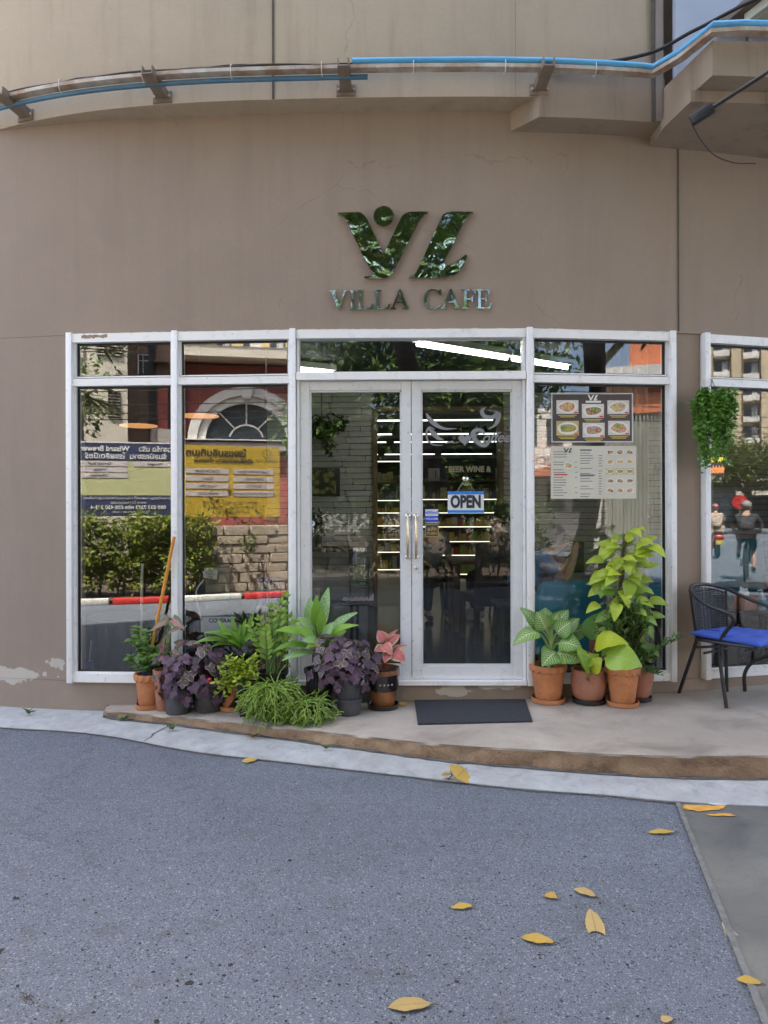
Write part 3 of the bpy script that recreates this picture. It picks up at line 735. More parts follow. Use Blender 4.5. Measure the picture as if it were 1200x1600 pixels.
# beige apartment tower far along the street
e = Elev('E', 1160, 92.)
hb = thing('apartment_tower', 'tall beige apartment block with stacked balconies and dark windows', 'building', e.base)
e.part('wall', 'apartment_beige', hb, 1085, 1300, 60, 830, -14, 0, 0)
for c_, x in enumerate((1072, 1117, 1163, 1209, 1255)):
    for f_ in range(15):
        y0 = 700 - f_ * 33 + (c_ - 2) * 3
        o = e.part('window', 'far_glass', hb, x, x + 24, y0, y0 + 20, .002, .05)
        if f_ > 11: continue
        e.part('curtain', 'curtain', o, x + 12, x + 22, y0 + 2, y0 + 19, .05, .1)
        e.part('balcony', 'white_render', o, x - 1, x + 25, y0 + 20, y0 + 27, .0, 1.1)
        if (f_ + c_) % 2: e.part('air_conditioner', 'ac_white', o, x + 13, x + 21, y0 + 16, y0 + 20, .4, .9)
    e.part('pilaster', 'apartment_beige', hb, x + 27, x + 42, 60, 830, .003, 1.5, 0)
e = Elev('E', 1150, 62.)
hb = thing('grey_shop_row', 'low dark grey row of shops under a pale canopy', 'building', e.base)
e.part('wall', 'near_black', hb, 1040, 1300, 752, 830, -6, 0, 0); e.part('canopy', 'cream_render', hb, 1150, 1300, 770, 775, .0, 3.); e.part('fascia', 'grey_band', hb, 1040, 1300, 744, 752, -6, .3)
for i in range(9): e.part('shop_front', 'far_glass', hb, 1050 + i * 25, 1068 + i * 25, 778, 815, .002, .1)

# ---------------------------------------------------------------- kerb, hedge, wall, banners across the street
kp = spline([Vector(p) for p in ((-16, 3.2, 0), (-9, .75, 0), (-7, .12, 0), (-5.39, -.5, 0), (-4.16, -.98, 0), (-2.5, -1.9, 0), (-.5, -2.9, 0), (3, -4.1, 0), (7, -5.6, 0), (8.6, -8, 0), (9.2, -14, 0))], 24)
# resample by length
S_ = [0.]
for a, b_ in zip(kp, kp[1:]): S_.append(S_[-1] + (b_ - a).length)
def kat(s):
    for i in range(len(S_) - 1):
        if S_[i + 1] >= s: 
            t = (s - S_[i]) / (S_[i + 1] - S_[i]); return kp[i].lerp(kp[i + 1], t), (kp[i + 1] - kp[i]).normalized()
    return kp[-1], (kp[-1] - kp[-2]).normalized()
def s_of_x(x): return min(range(len(kp)), key=lambda i: abs(kp[i].x - x) + (100 if kp[i].y < -6 else 0))
mat('kerb_red', (.55, .035, .03), .55, var=.2, vs_=14); mat('kerb_white', (.7, .68, .62), .6, var=.2, vs_=14)
mat('kerb_plain', (.15, .145, .135), .85, var=.2, vs_=8)
mat('earth', (.09, .065, .045), .95, var=.3, vs_=8)
ok = struct(put('kerb', None)); ok.location = (0, 0, 0)
mb = MB()
i = 0; s = 4.
while s < S_[-1] - 1.1:
    a, t = kat(s + .01); b_, _ = kat(s + 1.06); d = (b_ - a); nn = Vector((d.y, -d.x, 0)).normalized()
    nn = nn if nn.y < 0 else -nn
    M = basis(a, d, (0, 0, 1), nn)
    q = MB(); ln = d.length
    q.bevbox((ln / 2, .042, .07), (ln - .02, .12, .13), .03, M=M)
    q.build('kerb_stone', ('kerb_red' if i % 2 else 'kerb_white') if a.x < -2.2 else 'kerb_plain', ok); i += 1; s += 1.08
pts_o = [kat(s)[0] for s in [x * .5 for x in range(0, int(S_[-1] * 2))]]
mb = MB()
for p in pts_o:
    _t = 0
poly = [(p.x, p.y - .08) for p in pts_o]
sheet('verge', poly + [(9.2, -40), (-30, -40), (-30, 3)], .06, 'earth')
# leaf cloud helper
def leafcloud(mb, centres, per, size, spread, up=.5, seed=1, seg=1, asp=.45):
    r_ = random.Random(seed)
    for c in centres:
        cr = c[3] if len(c) > 3 else spread
        for _ in range(per):
            d = Vector((r_.gauss(0, 1), r_.gauss(0, 1), r_.gauss(0, .8))).normalized(); rad = cr * r_.random() ** .4
            p = Vector(c[:3]) + d * rad
            ax = (d * .7 + Vector((r_.uniform(-1, 1), r_.uniform(-1, 1), r_.uniform(-.9, .3)))).normalized()
            nn = (Vector((r_.uniform(-.8, .8), r_.uniform(-.8, .8), 1)) + d * up).normalized(); sd_ = ax.cross(nn)
            if sd_.length < .05: continue
            sd_.normalize(); nn = sd_.cross(ax); l = size * r_.uniform(.65, 1.25); wv = l * asp
            mb.add([p, p + ax * l * .45 + sd_ * wv * .5 + nn * l * .06, p + ax * l, p + ax * l * .45 - sd_ * wv * .5 + nn * l * .06], [(0, 1, 2), (0, 2, 3)], [(.5, 0), (1, .45), (.5, 1), (0, .45)])
    return mb
leafmat('leaf_hedge', (.13, .20, .025), (.30, .34, .04), tl=.3, rough=.45); leafmat('leaf_tree', (.05, .11, .02), (.15, .25, .045), tl=.3, rough=.4)
leafmat('leaf_street', (.085, .13, .03), (.17, .20, .05), tl=.3, rough=.5); leafmat('leaf_palm', (.05, .075, .025), (.09, .11, .04), tl=.15)
mat('bark', (.16, .12, .085), .9, var=.35, vs_=14, bmp=.6, bs=30)
def off(s, back, z=0): 
    p, t = kat(s); nn = Vector((t.y, -t.x, 0)); nn = nn if nn.y < 0 else -nn
    return p + nn * back + Vector((0, 0, z))
sx_ = lambda x: S_[s_of_x(x)]
def s_hit(px, F, back):
    p0 = refl(px, 800, F, dist=6.); p1 = refl(px, 800, F, dist=30.); d = (p1 - p0); d.z = 0; d.normalize(); best = None
    for k in range(int(S_[-1] * 50)):
        q = off(k / 50, back); r_v = q - p0; r_v.z = 0; e_ = (r_v - d * r_v.dot(d)).length
        if r_v.dot(d) > 0 and (best is None or e_ < best[0]): best = (e_, k / 50)
    return best[1]
HE, WS, WE = s_hit(322, 'B', .75), s_hit(318, 'B', .8), s_hit(500, 'B', .8)
hd = thing('hedge', 'clipped yellow green hedge behind the red and white kerb', 'hedge', off(sx_(-6.2), .75, .07))
cs = []; r_ = random.Random(4)
s = sx_(-11)
while s < HE:
    for k in range(9): cs.append((*off(s + r_.uniform(-.1, .1), .75 + r_.uniform(-.3, .3), .25 + 1.1 * (k + r_.random()) / 9), .17))
    s += .17
leafcloud(MB_ := MB(), cs, 60, .11, .2, seed=8); stuff(MB_.build('foliage', 'leaf_hedge', hd, smooth=False))
mb = MB(); s = sx_(-11)
while s < HE: q = off(s, .75, .05); mb.tube([q, q + Vector((.05, 0, .6)), q + Vector((-.03, .05, 1.1))], [.02, .014, .006], 5); s += .35
stuff(mb.build('stem', 'bark', hd))
# low stone wall of pale blocks
mat('stone_block', (.42, .35, .25), .9, col2=(.55, .46, .36), vs_=2.2, bmp=.4, bs=20); mat('mortar', (.22, .19, .15), .95, var=.2)
swl = thing('stone_wall', 'low wall of pale rough stone blocks with plants hanging over it', 'wall', off(sx_(-2.), .8, .06))
s0, s1 = WS, WE; row = 0; z = .06
bmesh_shared = []
for k in range(4):
    q = MB(); q.bevbox((0, 0, 0), (1, 1, 1), .035, seg=1); bmesh_shared.append(q.mesh('block', 'stone_block'))
mb = MB()
while z < 1.2:
    s = s0 + (row % 2) * .2; hgt = .15 + .04 * rnd.random()
    while s < s1:
        wl = rnd.uniform(.3, .52); p0, p1 = off(s, .8), off(s + wl, .8); d = p1 - p0; nn = Vector((-d.y, d.x, 0)).normalized()
        M = basis((p0 + p1) / 2 + Vector((0, 0, z + hgt / 2)) + nn * rnd.uniform(-.015, .015), d, nn, (0, 0, 1)) @ Matrix.Diagonal((wl - .02, .22, hgt - .018, 1))
        o = put('block', bmesh_shared[rnd.randrange(4)], swl); o.matrix_basis = M; s += wl
    z += hgt; row += 1
ss = s0
while ss < s1: p0, p1 = off(ss, .8), off(ss + .5, .8); d = p1 - p0; mb.box((d.length / 2, 0, .6), (d.length, .16, 1.2), M=basis(p0, d, (-d.y, d.x, 0), (0, 0, 1))); ss += .5
mb.build('core', 'mortar', swl, smooth=False)
cs = []; s = s0
while s < s1: cs.append((*off(s, 1.25 + r_.uniform(-.3, .3), 1.25 + r_.uniform(-.2, .5)), .35)); s += .22
cl = thing('wall_creeper', 'loose green creeper growing behind and over the stone wall', 'plant', off(sx_(-2.), 1.4, .07))
stuff(leafcloud(MB(), cs + [(c[0] + .1, c[1] + .5, c[2] - .3 - .4 * rnd.random(), .2) for c in cs[::4]], 60, .10, .35, seed=6).build('foliage', 'leaf_street', cl, smooth=False))
mb = MB(); s = s0
while s < s1: q = off(s, 1.3, .05); mb.tube([q, q + Vector((.1, 0, 1.3))], [.02, .008], 5); s += .8
stuff(mb.build('stem', 'bark', cl))
h2 = thing('hedge', 'loose dark green hedge added under the street tree to darken the reflections', 'hedge', off(sx_(1.), .9, .07))  # added hedge, keeps what the doors mirror dark
cs = []; s = WE + .1
while s < sx_(6.9):
    for k in range(7): cs.append((*off(s + r_.uniform(-.1, .1), .95 + r_.uniform(-.35, .35), .25 + 1.5 * (k + r_.random()) / 7), .24))
    s += .24
stuff(leafcloud(MB(), cs, 30, .12, .26, seed=18).build('foliage', 'leaf_tree', h2, smooth=False))
mb = MB(); s = WE + .1
while s < sx_(6.9): q = off(s, .95, .05); mb.tube([q, q + Vector((.05, 0, .6)), q + Vector((-.03, .05, 1.2))], [.02, .014, .006], 5); s += .4
stuff(mb.build('stem', 'bark', h2))
# banners tied up behind the hedge
mat('banner_yellow', (.62, .42, .05), .55, var=.1, vs_=2); mat('banner_blue', (.045, .055, .12), .5, var=.15, vs_=2); mat('banner_lime', (.56, .56, .30), .55, var=.06)
mat('banner_pink', (.66, .58, .60), .55, var=.05); mat('ink_dark', (.03, .03, .04), .6, var=0); mat('ink_white', (.82, .82, .80), .6, var=0)
mat('steel_pole', (.3, .3, .31), .5, .5)
mat('cream_flat', (.8, .8, .75), .6, var=0)
def banner(nm, lab, xa, xb, F_, build, zt, zb, back=1.05):
    pa, pb = off(s_hit(xa, F_, back), back), off(s_hit(xb, F_, back), back)        # pa: where the writing starts (larger X)
    d = pb - pa; ln = d.length; nn = Vector((d.y, -d.x, 0)).normalized(); nn = nn if nn.y > 0 else -nn
    t = thing(nm, lab, 'banner', (pa + pb) / 2 + Vector((0, 0, .07)), 'job banners tied up over the hedge')
    M = basis(pa, d, (0, 0, 1), nn)
    build(t, M, ln, zt, zb)
    for u in (.04, ln - .04):
        mb = MB(); mb.tube([M @ Vector((u, .0, -.05)), M @ Vector((u, zt + .05, -.05))], .025, 8); mb.build('pole', 'steel_pole', t)
    return t
def bpanel(t, M, u0, u1, z0, z1, m, d, nm='panel'): 
    mb = MB(); mb.box(((u0 + u1) / 2, (z0 + z1) / 2, d), (u1 - u0, z1 - z0, .006), M=M); return mb.build(nm, m, t, smooth=False)
def tx(t, s_, size, m, M, u, z, d=.012, al='CENTER', bold=0., sx=1.): return text(s_, size, m, t, M @ Matrix.Translation((u, z, d)), al, .0006, bold, sx)
def yel(t, M, ln, zt, zb):
    bpanel(t, M, 0, ln, zb, zt, 'banner_yellow', 0, 'sheet'); h = zt - zb
    tx(t, 'i', .1, 'ink_dark', M, .24, zt - .13, bold=.004); tx(t, 'INTIMATE HOTEL', .05, 'ink_dark', M, .26, zt - .25)
    q = MB()
    for k in range(24):
        a, b_ = 2 * math.pi * k / 24, 2 * math.pi * (k + 1) / 24
        q.add([M @ Vector((.24 + r_ * math.cos(w_), zt - .13 + r_ * math.sin(w_), .011)) for r_, w_ in ((.075, a), (.083, a), (.083, b_), (.075, b_))], [(0, 1, 2, 3)])
    q.build('logo_ring', 'ink_dark', t, smooth=False)
    tx(t, 'โรงแรมอินทิเมท', .17, 'ink_dark', M, .62, zt - .14, al='LEFT', bold=.005); tx(t, 'เปิดรับสมัครงาน ตำแหน่ง', .105, 'ink_dark', M, .5, zt - .27, al='LEFT', bold=.003)
    for i, (a, b_) in enumerate((('Guest Service Agent', 'Chef De Partie'), ('บัญชีวัตถุดิบ', 'Cook I'), ('บัญชีทั่วไป', 'Cook (VA)'), ('พนักงานรักษาความปลอดภัย', 'ช่างซ่อมบำรุง'))):
        z = zt - h * .36 - i * h * .105
        bpanel(t, M, .12, .86, z - .045, z + .045, 'banner_pink', .007); bpanel(t, M, .94, ln - .08, z - .045, z + .045, 'banner_pink', .007)
        tx(t, a, .07, 'ink_dark', M, .48, z); tx(t, b_, .07, 'ink_dark', M, (.94 + ln - .08) / 2, z)
    for i, s_ in enumerate(('• เงินเดือน + Service Charge     • อาหารฟรี', '• วันหยุด 6 วัน/เดือน     • ประกันสังคม', 'สอบถามโทร 038 420 393-4')): tx(t, s_, .06, 'ink_dark', M, ln * .5, zb + .26 - i * .085)
def blu(t, M, ln, zt, zb):
    bpanel(t, M, 0, ln, zt - .31, zt, 'banner_blue', 0, 'sheet'); bpanel(t, M, 0, ln, zb, zb + .36, 'banner_blue', 0, 'sheet'); bpanel(t, M, 0, ln, zb + .361, zt - .311, 'banner_lime', 0, 'sheet')
    bpanel(t, M, 0, ln, zb - .02, zb - .001, 'ink_white', 0, 'hem'); bpanel(t, M, 0, ln, zt + .001, zt + .02, 'ink_white', 0, 'hem')
    tx(t, 'ไวซาร์ด บริว', .12, 'ink_white', M, .1, zt - .1, al='LEFT', bold=.003); tx(t, 'Wizard Brewery', .125, 'ink_white', M, .82, zt - .1, al='LEFT', bold=.004)
    tx(t, 'รับสมัครงาน  โรงผลิตเบียร์', .125, 'ink_white', M, .2, zt - .23, al='LEFT', bold=.003)
    for i, s_ in enumerate(('Service Staff', 'Waiter', 'Waitress')): bpanel(t, M, .85, ln - .02, zt - .40 - i * .1, zt - .32 - i * .1, 'banner_pink', .007); tx(t, s_, .075, 'ink_dark', M, 1.3, zt - .36 - i * .1)
    bpanel(t, M, .08, .75, zt - .40, zt - .32, 'banner_pink', .007); tx(t, 'Manager', .075, 'ink_dark', M, .4, zt - .36)
    for i, s_ in enumerate(('Service Charge / อาหารฟรี 3 มื้อ / ชุดยูนิฟอร์ม / ประกันสังคม', 'หยุด 6 วัน / โบนัสประจำปี', '089 833 7373 หรือ 038 420 393-4', 'เวลาทำการ 9:00 – 16:00')): tx(t, s_, (.06, .06, .09, .055)[i], 'ink_white', M, ln * .5, zb + .31 - i * .08, bold=.002 if i == 2 else 0)
banner('job_banner', 'yellow hotel recruitment banner with pale text strips above the stone wall', 437, 282, 'B', yel, 2.66, 1.38)
banner('job_banner', 'navy and lime brewery recruitment banner tied over the hedge', 279, 118, 'A', blu, 2.66, 1.40)
# trees
def tree(nm, lab, base, th, cc, cr, nclump, per, lsize, lm, seed, tr=.14, group=None, csize=.75, limbs=7):
    r_ = random.Random(seed); base = Vector(base); cc = Vector(cc); cr = Vector(cr)
    t = thing(nm, lab, 'tree', base, group)
    tb = MB(); top = Vector((cc.x, cc.y, base.z + th))
    tb.tube(spline([base - Vector((0, 0, .1)), base.lerp(top, .4) + Vector((r_.uniform(-.2, .2), r_.uniform(-.2, .2), 0)), top], 6), [tr * (1.25 - .6 * i / 12) for i in range(13)], 10)
    cl = []
    for _ in range(nclump):
        while True:
            d = Vector((r_.uniform(-1, 1), r_.uniform(-1, 1), r_.uniform(-1, 1)))
            if .3 < d.length < 1: break
        d *= (.75 + .25 * math.sin(d.x * 5 + seed) * math.cos(d.y * 4))
        cl.append((cc.x + d.x * cr.x, cc.y + d.y * cr.y, cc.z + d.z * cr.z, csize * r_.uniform(.5, 1.15)))
    for i in range(limbs):
        q = Vector(cl[i * (len(cl) // limbs)][:3]); st = base.lerp(top, r_.uniform(.65, 1))
        tb.tube(spline([st, st.lerp(q, .5) + Vector((0, 0, .2)), q], 5), [tr * .5 * (1 - .8 * k / 10) for k in range(11)], 6)
    tb.build('trunk', 'bark', t)
    leafcloud(c := MB(), cl, per, lsize, csize, seed=seed); stuff(c.build('crown', lm, t, smooth=False)); return t
tree('street_tree', 'broad dark leaved street tree overhanging the road', (1.6, -4.6, .07), 5.2, (-.2, .0, 6.4), (3.9, 3.3, 2.3), 330, 75, .2, 'leaf_tree', 21, .2)
tree('street_tree', 'broad street tree added to shade the road beside the orange house', (6.6, -5.2, .07), 5., (4.6, -.5, 6.1), (3.4, 2.9, 2.2), 230, 75, .2, 'leaf_tree', 23, .18)  # added tree, its crown placed to shade the road mirrored in the menu window
tree('shade_tree', 'bushy dark tree added to darken the gap beside the red house', (-2.6, -10.5, .07), 2.6, (-2.6, -10.5, 4.), (2.6, 1.8, 3.8), 140, 75, .26, 'leaf_tree', 41, .18)  # added with the next tree as a dark mass against the bright sky
tree('shade_tree', 'bushy dark tree added as a dark mass behind the two middle trees', (2.6, -11., .07), 2.6, (2.6, -11, 4.2), (3.2, 1.8, 4.), 170, 75, .26, 'leaf_tree', 43, .18)  # added behind the others so the doors mirror dark foliage
tree('leafy_tree', 'feathery light green tree in front of the apartment tower', (*refl(1165, 820, 'E', dist=46.)[:2], 0), 3., (*refl(1172, 720, 'E', dist=46.)[:2], 4.6), (3.6, 3.4, 1.9), 90, 70, .3, 'leaf_street', 5, .2, csize=1.1)
tree('leafy_tree', 'dense green tree at the left of the cream house', (*refl(60, 820, 'A', dist=19.)[:2], 0), 4., (*refl(60, 640, 'A', dist=19.)[:2], 4.8), (2., 2., 2.2), 70, 60, .22, 'leaf_tree', 9, .16)
tree('shade_tree', 'dense dark tree added behind the middle of the stone wall to cover bright sky', (-.4, -7.6, .07), 3.2, (-.2, -8., 4.4), (3.7, 2., 3.6), 170, 70, .24, 'leaf_tree', 31, .18)  # added to keep the middle of the mirrored street dark
tree('shade_tree', 'dense dark tree behind the exchange shop corner of the stone wall', (5.4, -7.6, .07), 3.6, (5.4, -7.4, 5.6), (3.2, 2., 2.6), 110, 70, .24, 'leaf_tree', 33, .18)
# fan palm by the cream house
q = refl(118, 800, 'A', dist=17.5); q.z = 0
pt = thing('fan_palm', 'tall fan palm with ragged fronds beside the cream house', 'tree', (q.x, q.y, .07))
mb = MB(); mb.tube([q, q + Vector((.1, 0, 2.5)), q + Vector((0, .1, 5.4))], [.16, .13, .11], 10); mb.build('trunk', 'bark', pt)
for k in range(15):
    a = k * 2.4; el = R(rnd.uniform(-35, 55)); c = q + Vector((0, .1, 5.4 - .4 * (k % 5))); d = Vector((math.cos(a) * math.cos(el), math.sin(a) * math.cos(el), math.sin(el)))
    mb = MB(); hub = c + d * .7; mb.tube([c, hub], .015, 5); sd_ = d.cross(Vector((0, 0, 1))).normalized(); up = sd_.cross(d)
    for j in range(18):
        b_ = R(-80 + 160 * j / 17); v = (d * math.cos(b_) + sd_ * math.sin(b_)); mb.leaf(hub, hub + v * .85 + Vector((0, 0, -.25 * rnd.random())), .07, up, sag=.03, shape='lance', seg=3, fold=.3)
    mb.build('frond', 'leaf_palm', pt)
# overhead cables across the street
mat('cable_black', (.015, .015, .016), .6, var=0)
for i, (z, y) in enumerate(((4.75, -8.6), (4.5, -8.5), (4.32, -8.4), (5.2, -9.))):
    mb = MB(); mb.tube([Vector((-30 + 6 * k, y, z - .35 * math.sin(math.pi * k / 10))) for k in range(11)], .014, 5)
    tag(mb.build('overhead_cable', 'cable_black'), 'black overhead cable strung along the far side of the street', 'cable', 'overhead cables across the street')
for x in (-30.1, 30.1):
    mb = MB(); mb.tube([(x, -8.7, -.05), (x, -8.7, 7.5)], [.14, .1], 12); mb.box((x, -8.7, 5.0), (.1, 1.2, .1)); mat('pole_concrete', (.4, .39, .37), .85)
    tag(mb.build('utility_pole', 'pole_concrete'), 'concrete utility pole holding the overhead cables', 'pole', 'utility poles')
# ================================================================ inside the cafe
FZ, CZ, BY = .2, 3.05, 9.5      # floor, ceiling, brick wall
m, n, b, o = nodes_of('polished_floor'); w_ = wpos(n)
L(n, ramp(n, noise(n, w_, 1.6, 6, .6), [(.3, (.035, .04, .042)), (.7, (.07, .075, .075))]), b.inputs['Base Color']); b.inputs['Roughness'].default_value = .16
bump(n, b, noise(n, w_, 25., 4), .04, .004)
mat('market_floor', (.15, .14, .115), .3, var=.06); mat('ceiling_navy', (.012, .014, .03), .8, var=.2); mat('white_brick', (.62, .61, .58), .8, var=.16, vs_=9, bmp=.4, bs=22)
mat('brick_joint', (.06, .058, .055), .95, var=.2); mat('wall_grey', (.16, .16, .16), .8); mat('wood_frame', (.20, .115, .05), .5, var=.3, vs_=5)
def sbox(nm, c, s_, m): mb = MB(); mb.box(c, s_); return struct(mb.build(nm, m, smooth=False))
def sl(nm, Xa, Xb, z, back, m):
    pts = [(X / 10, W(X / 10) + .23) for X in range(int(Xa * 10), int(Xb * 10) + 1)] + [(Xb, back), (Xa, back)]
    mb = MB(); mb.prism(pts, .05, Matrix.Translation((0, 0, z))); return struct(mb.build(nm, m, smooth=False))
sl('interior_floor', -5.5, 6.5, FZ - .05, BY + .02, 'polished_floor'); sl('interior_ceiling', -5.5, 6.5, CZ, BY + .02, 'ceiling_navy')
sbox('market_floor', (.5, 18, FZ - .03), (16, 16.9, .06), 'market_floor'); sbox('market_ceiling', (.5, 18, CZ + .03), (16, 16.9, .06), 'ceiling_navy')
mat('navy_wall', (.03, .035, .06), .7)
sbox('interior_wall', (-5.55, 8, 1.6), (.1, 5.6, 3.), 'wall_grey'); sbox('interior_wall', (6.55, 8.6, 1.6), (.1, 4.4, 3.), 'wall_grey')
sbox('market_wall', (.5, 25.5, 1.6), (15, .1, 3.), 'navy_wall'); sbox('market_wall', (-6.2, 17.6, 1.6), (.1, 15.6, 3.), 'navy_wall'); sbox('market_wall', (7.6, 17.6, 1.6), (.1, 15.6, 3.), 'navy_wall')
# white split-brick wall with the opening to the market
OXa, OXb = (590 - 600) / FP * BY, (779 - 600) / FP * BY
bw_ = struct(put('brick_wall', None))
for (xa, xb, za, zb) in ((-5.5, OXa - .06, FZ, CZ), (OXb + .06, 6.5, FZ, CZ), (OXa - .0605, OXb + .0605, 2.86, CZ)):
    mb = MB(); mb.box(((xa + xb) / 2, BY + .09, (za + zb) / 2), (xb - xa, .14, zb - za)); mb.build('wall_core', 'brick_joint', bw_, smooth=False)
uq = []
for k in range(3): q = MB(); q.bevbox((0, 0, 0), (1, 1, 1), .06, seg=1); uq.append(q.mesh('brick', 'white_brick'))
rb = random.Random(3); rest = MB(); nb_ = 0
for (xa, xb, seen) in ((-5.5, -1.06, 0), (-1.06, OXa - .062, 1), (OXb + .062, 3.0, 1), (3.0, 6.5, 0)):
    z = FZ + .01
    while z < CZ - .03:
        h_ = rb.choice((.066, .077, .077, .088)); x = xa
        while x < xb - .02:
            l = min(rb.uniform(.22, .6), xb - x); y = BY + .018 - rb.uniform(0, .018)
            if seen and z > .85 and nb_ < 300:
                o = put('brick', uq[nb_ % 3], bw_); o.matrix_basis = Matrix.Translation((x + l / 2, y, z + h_ / 2)) @ Matrix.Diagonal((l - .006, .05, h_ - .007, 1)); nb_ += 1
            else: rest.box((x + l / 2, y, z + h_ / 2), (l - .006, .05, h_ - .007))
            x += l
        z += h_
stuff(rest.build('brick', 'white_brick', bw_, smooth=False))
mb = MB()
for x in (OXa - .03, OXb + .03): mb.box((x, BY + .05, (FZ + 2.86) / 2), (.058, .24, 2.86 - FZ))
mb.box(((OXa + OXb) / 2, BY + .05, 2.83), (OXb - OXa, .24, .058)); mb.build('door_lining', 'wood_frame', bw_, smooth=False)
# near-black partition added so the left windows look into a dark interior
mat('added_partition_dark', (.022, .02, .02), .6, var=.3, vs_=3)
sbox('added_partition', (-3.32, 6.95, 1.62), (4.34, .08, 2.84), 'added_partition_dark')
# ---- lamps
mat('tube_light', (1, 1, 1), .4, var=0, emit=(1, .97, .9), es=3.); mat('tube_far', (1, 1, 1), .4, var=0, emit=(1, .97, .9), es=.55); mat('lamp_white', (.7, .7, .68), .5)
def batten(p0, p1, lab, grp=None, m='tube_light', r=.02, hs=True):
    p0, p1 = Vector(p0), Vector(p1); d = p1 - p0; t = thing('batten_light', lab, 'lamp', (p0 + p1) / 2 + Vector((0, 0, .06)), grp)
    mb = MB(); mb.tube([p0, p1], r, 8); mb.build('tube', m, t)
    if hs: mb = MB(); mb.box((d.length / 2, 0, .055), (d.length + .06, .09, .06), M=basis(p0, d, (-d.y, d.x, 0), (0, 0, 1))); mb.build('housing', 'lamp_white', t, smooth=False)
a_, b_ = Vector((.30, 6.3, 2.95)), Vector((1.90, 7.35, 2.95))
batten(a_, a_.lerp(b_, .56), 'long white fluorescent batten on the cafe ceiling above the double doors'); batten(a_.lerp(b_, .60), b_, 'second fluorescent batten in line towards the menu window')
batten((-.95, 7.4, 2.95), (-.55, 7.6, 2.95), 'short fluorescent batten above the grey armchair')
for i, (x, y) in enumerate(((-.29, 6.5), (.1, 9.0), (1.6, 8.6))):
    t = thing('ceiling_lamp', ('round recessed ceiling lamp over the glass water jar', 'round recessed ceiling lamp before the market opening', 'round recessed ceiling lamp over the dark dining chairs')[i], 'lamp', (x, y, CZ), 'recessed round lamps')
    mb = MB(); mb.lathe([(.055, -.012), (.055, -.004)], (x, y, CZ), 20); mb.build('diffuser', 'tube_light', t); mb = MB(); mb.lathe([(.058, -.016), (.085, -.012), (.085, -.001), (.058, -.001)], (x, y, CZ), 20, cap=False); mb.build('ring', 'lamp_white', t)
k = 0
for y, x0, x1 in ((11.6, -.9, 2.), (13.2, -1.1, 2.2), (15.2, -1.2, 2.6), (17.8, -1.4, 3.), (21., -1.6, 3.4)):
    x = x0
    while x < x1:
        batten((x, y - .03 * (x - x0), 2.95 - .05 * (k % 2)), (x + 1.25, y - .03 * (x + 1.25 - x0), 2.95 - .05 * (k % 2)), 'slim white fluorescent tube in the rows over the market aisles', 'tubes over the market aisles', 'tube_far', .012, False); x += 1.42
    k += 1
# ---- market shelving
shc = [(.50, .38, .08), (.20, .30, .07), (.55, .22, .05), (.5, .5, .42), (.35, .08, .05), (.12, .16, .2), (.45, .42, .2)]
for i, c in enumerate(shc): mat('goods_%d' % i, tuple(min(.85, x * 1.7) for x in c), .5, var=.3, vs_=30)
mat('shelf_metal', (.2, .2, .2), .5, .3); mat('led_strip', (1, 1, .9), .4, var=0, emit=(1, .93, .7), es=.4)
def gondola(lab, x0, x1, y, zs, seed):
    t = thing('display_shelf', lab, 'shelf', ((x0 + x1) / 2, y, FZ)); r_ = random.Random(seed)
    mb = MB(); mb.box(((x0 + x1) / 2, y + .32, 1.22), (x1 - x0, .04, 2.02))
    for x in (x0, x1): mb.box((x, y + .14, 1.22), (.03, .36, 2.02))
    mb.build('frame', 'shelf_metal', t, smooth=False)
    gm = [MB() for _ in shc]
    for i, z in enumerate(zs):
        mb = MB(); mb.box(((x0 + x1) / 2, y + .14, z), (x1 - x0 - .034, .34, .025)); sh = mb.build('shelf', 'shelf_metal', t, smooth=False)
        if i: mb = MB(); mb.box(((x0 + x1) / 2, y - .035, z + .005), (x1 - x0 - .04, .012, .012)); mb.build('led_strip', 'led_strip', sh, smooth=False)
        hmax = (zs[i - 1] - z if i else .3) - .06
        x = x0 + .05
        while x < x1 - .08:
            w_ = r_.uniform(.05, .13); h_ = hmax * r_.uniform(.45, .95); c = r_.choice((0, 0, 1, 2, 3, 0, 1, 4, 6)) if i > 1 else r_.choice((3, 5, 5, 6, 4))
            if w_ > .09: gm[c].box((x + w_ / 2, y + .1 + r_.uniform(0, .06), z + .014 + h_ / 2), (w_ - .008, .16, h_))
            else: gm[c].lathe([(w_ * .45, 0), (w_ * .45, h_ * .6), (w_ * .2, h_ * .8), (w_ * .2, h_)], (x + w_ / 2, y + .08, z + .014), 8)
            x += w_
    for c, g in enumerate(gm):
        if g.v: stuff(g.build('goods', 'goods_%d' % c, t, smooth=False))
    return t
SZ = [2.05, 1.69, 1.435, 1.17, .89, .63, .27]
gs = gondola('wide chilled shelf of lit yellow and green packets in the market', .42, 2.45, 13.5, SZ, 4)
mb = MB(); mb.box((1.43, 13.44, 2.28), (2.03, .05, .34)); hdr = mb.build('header_board', 'navy_wall', gs, smooth=False)
mat('letter_pale', (.55, .5, .38), .5, emit=(.8, .7, .5), es=.02)
text('BEER WINE &', .15, 'letter_pale', gs, basis((1.62, 13.41, 2.26), (1, 0, 0), (0, 0, 1), (0, -1, 0)), ext=.005, bold=.006, sx=.9)
gondola('narrow lit shelf of red and yellow packets in the market', -.35, .34, 14.6, SZ, 9)
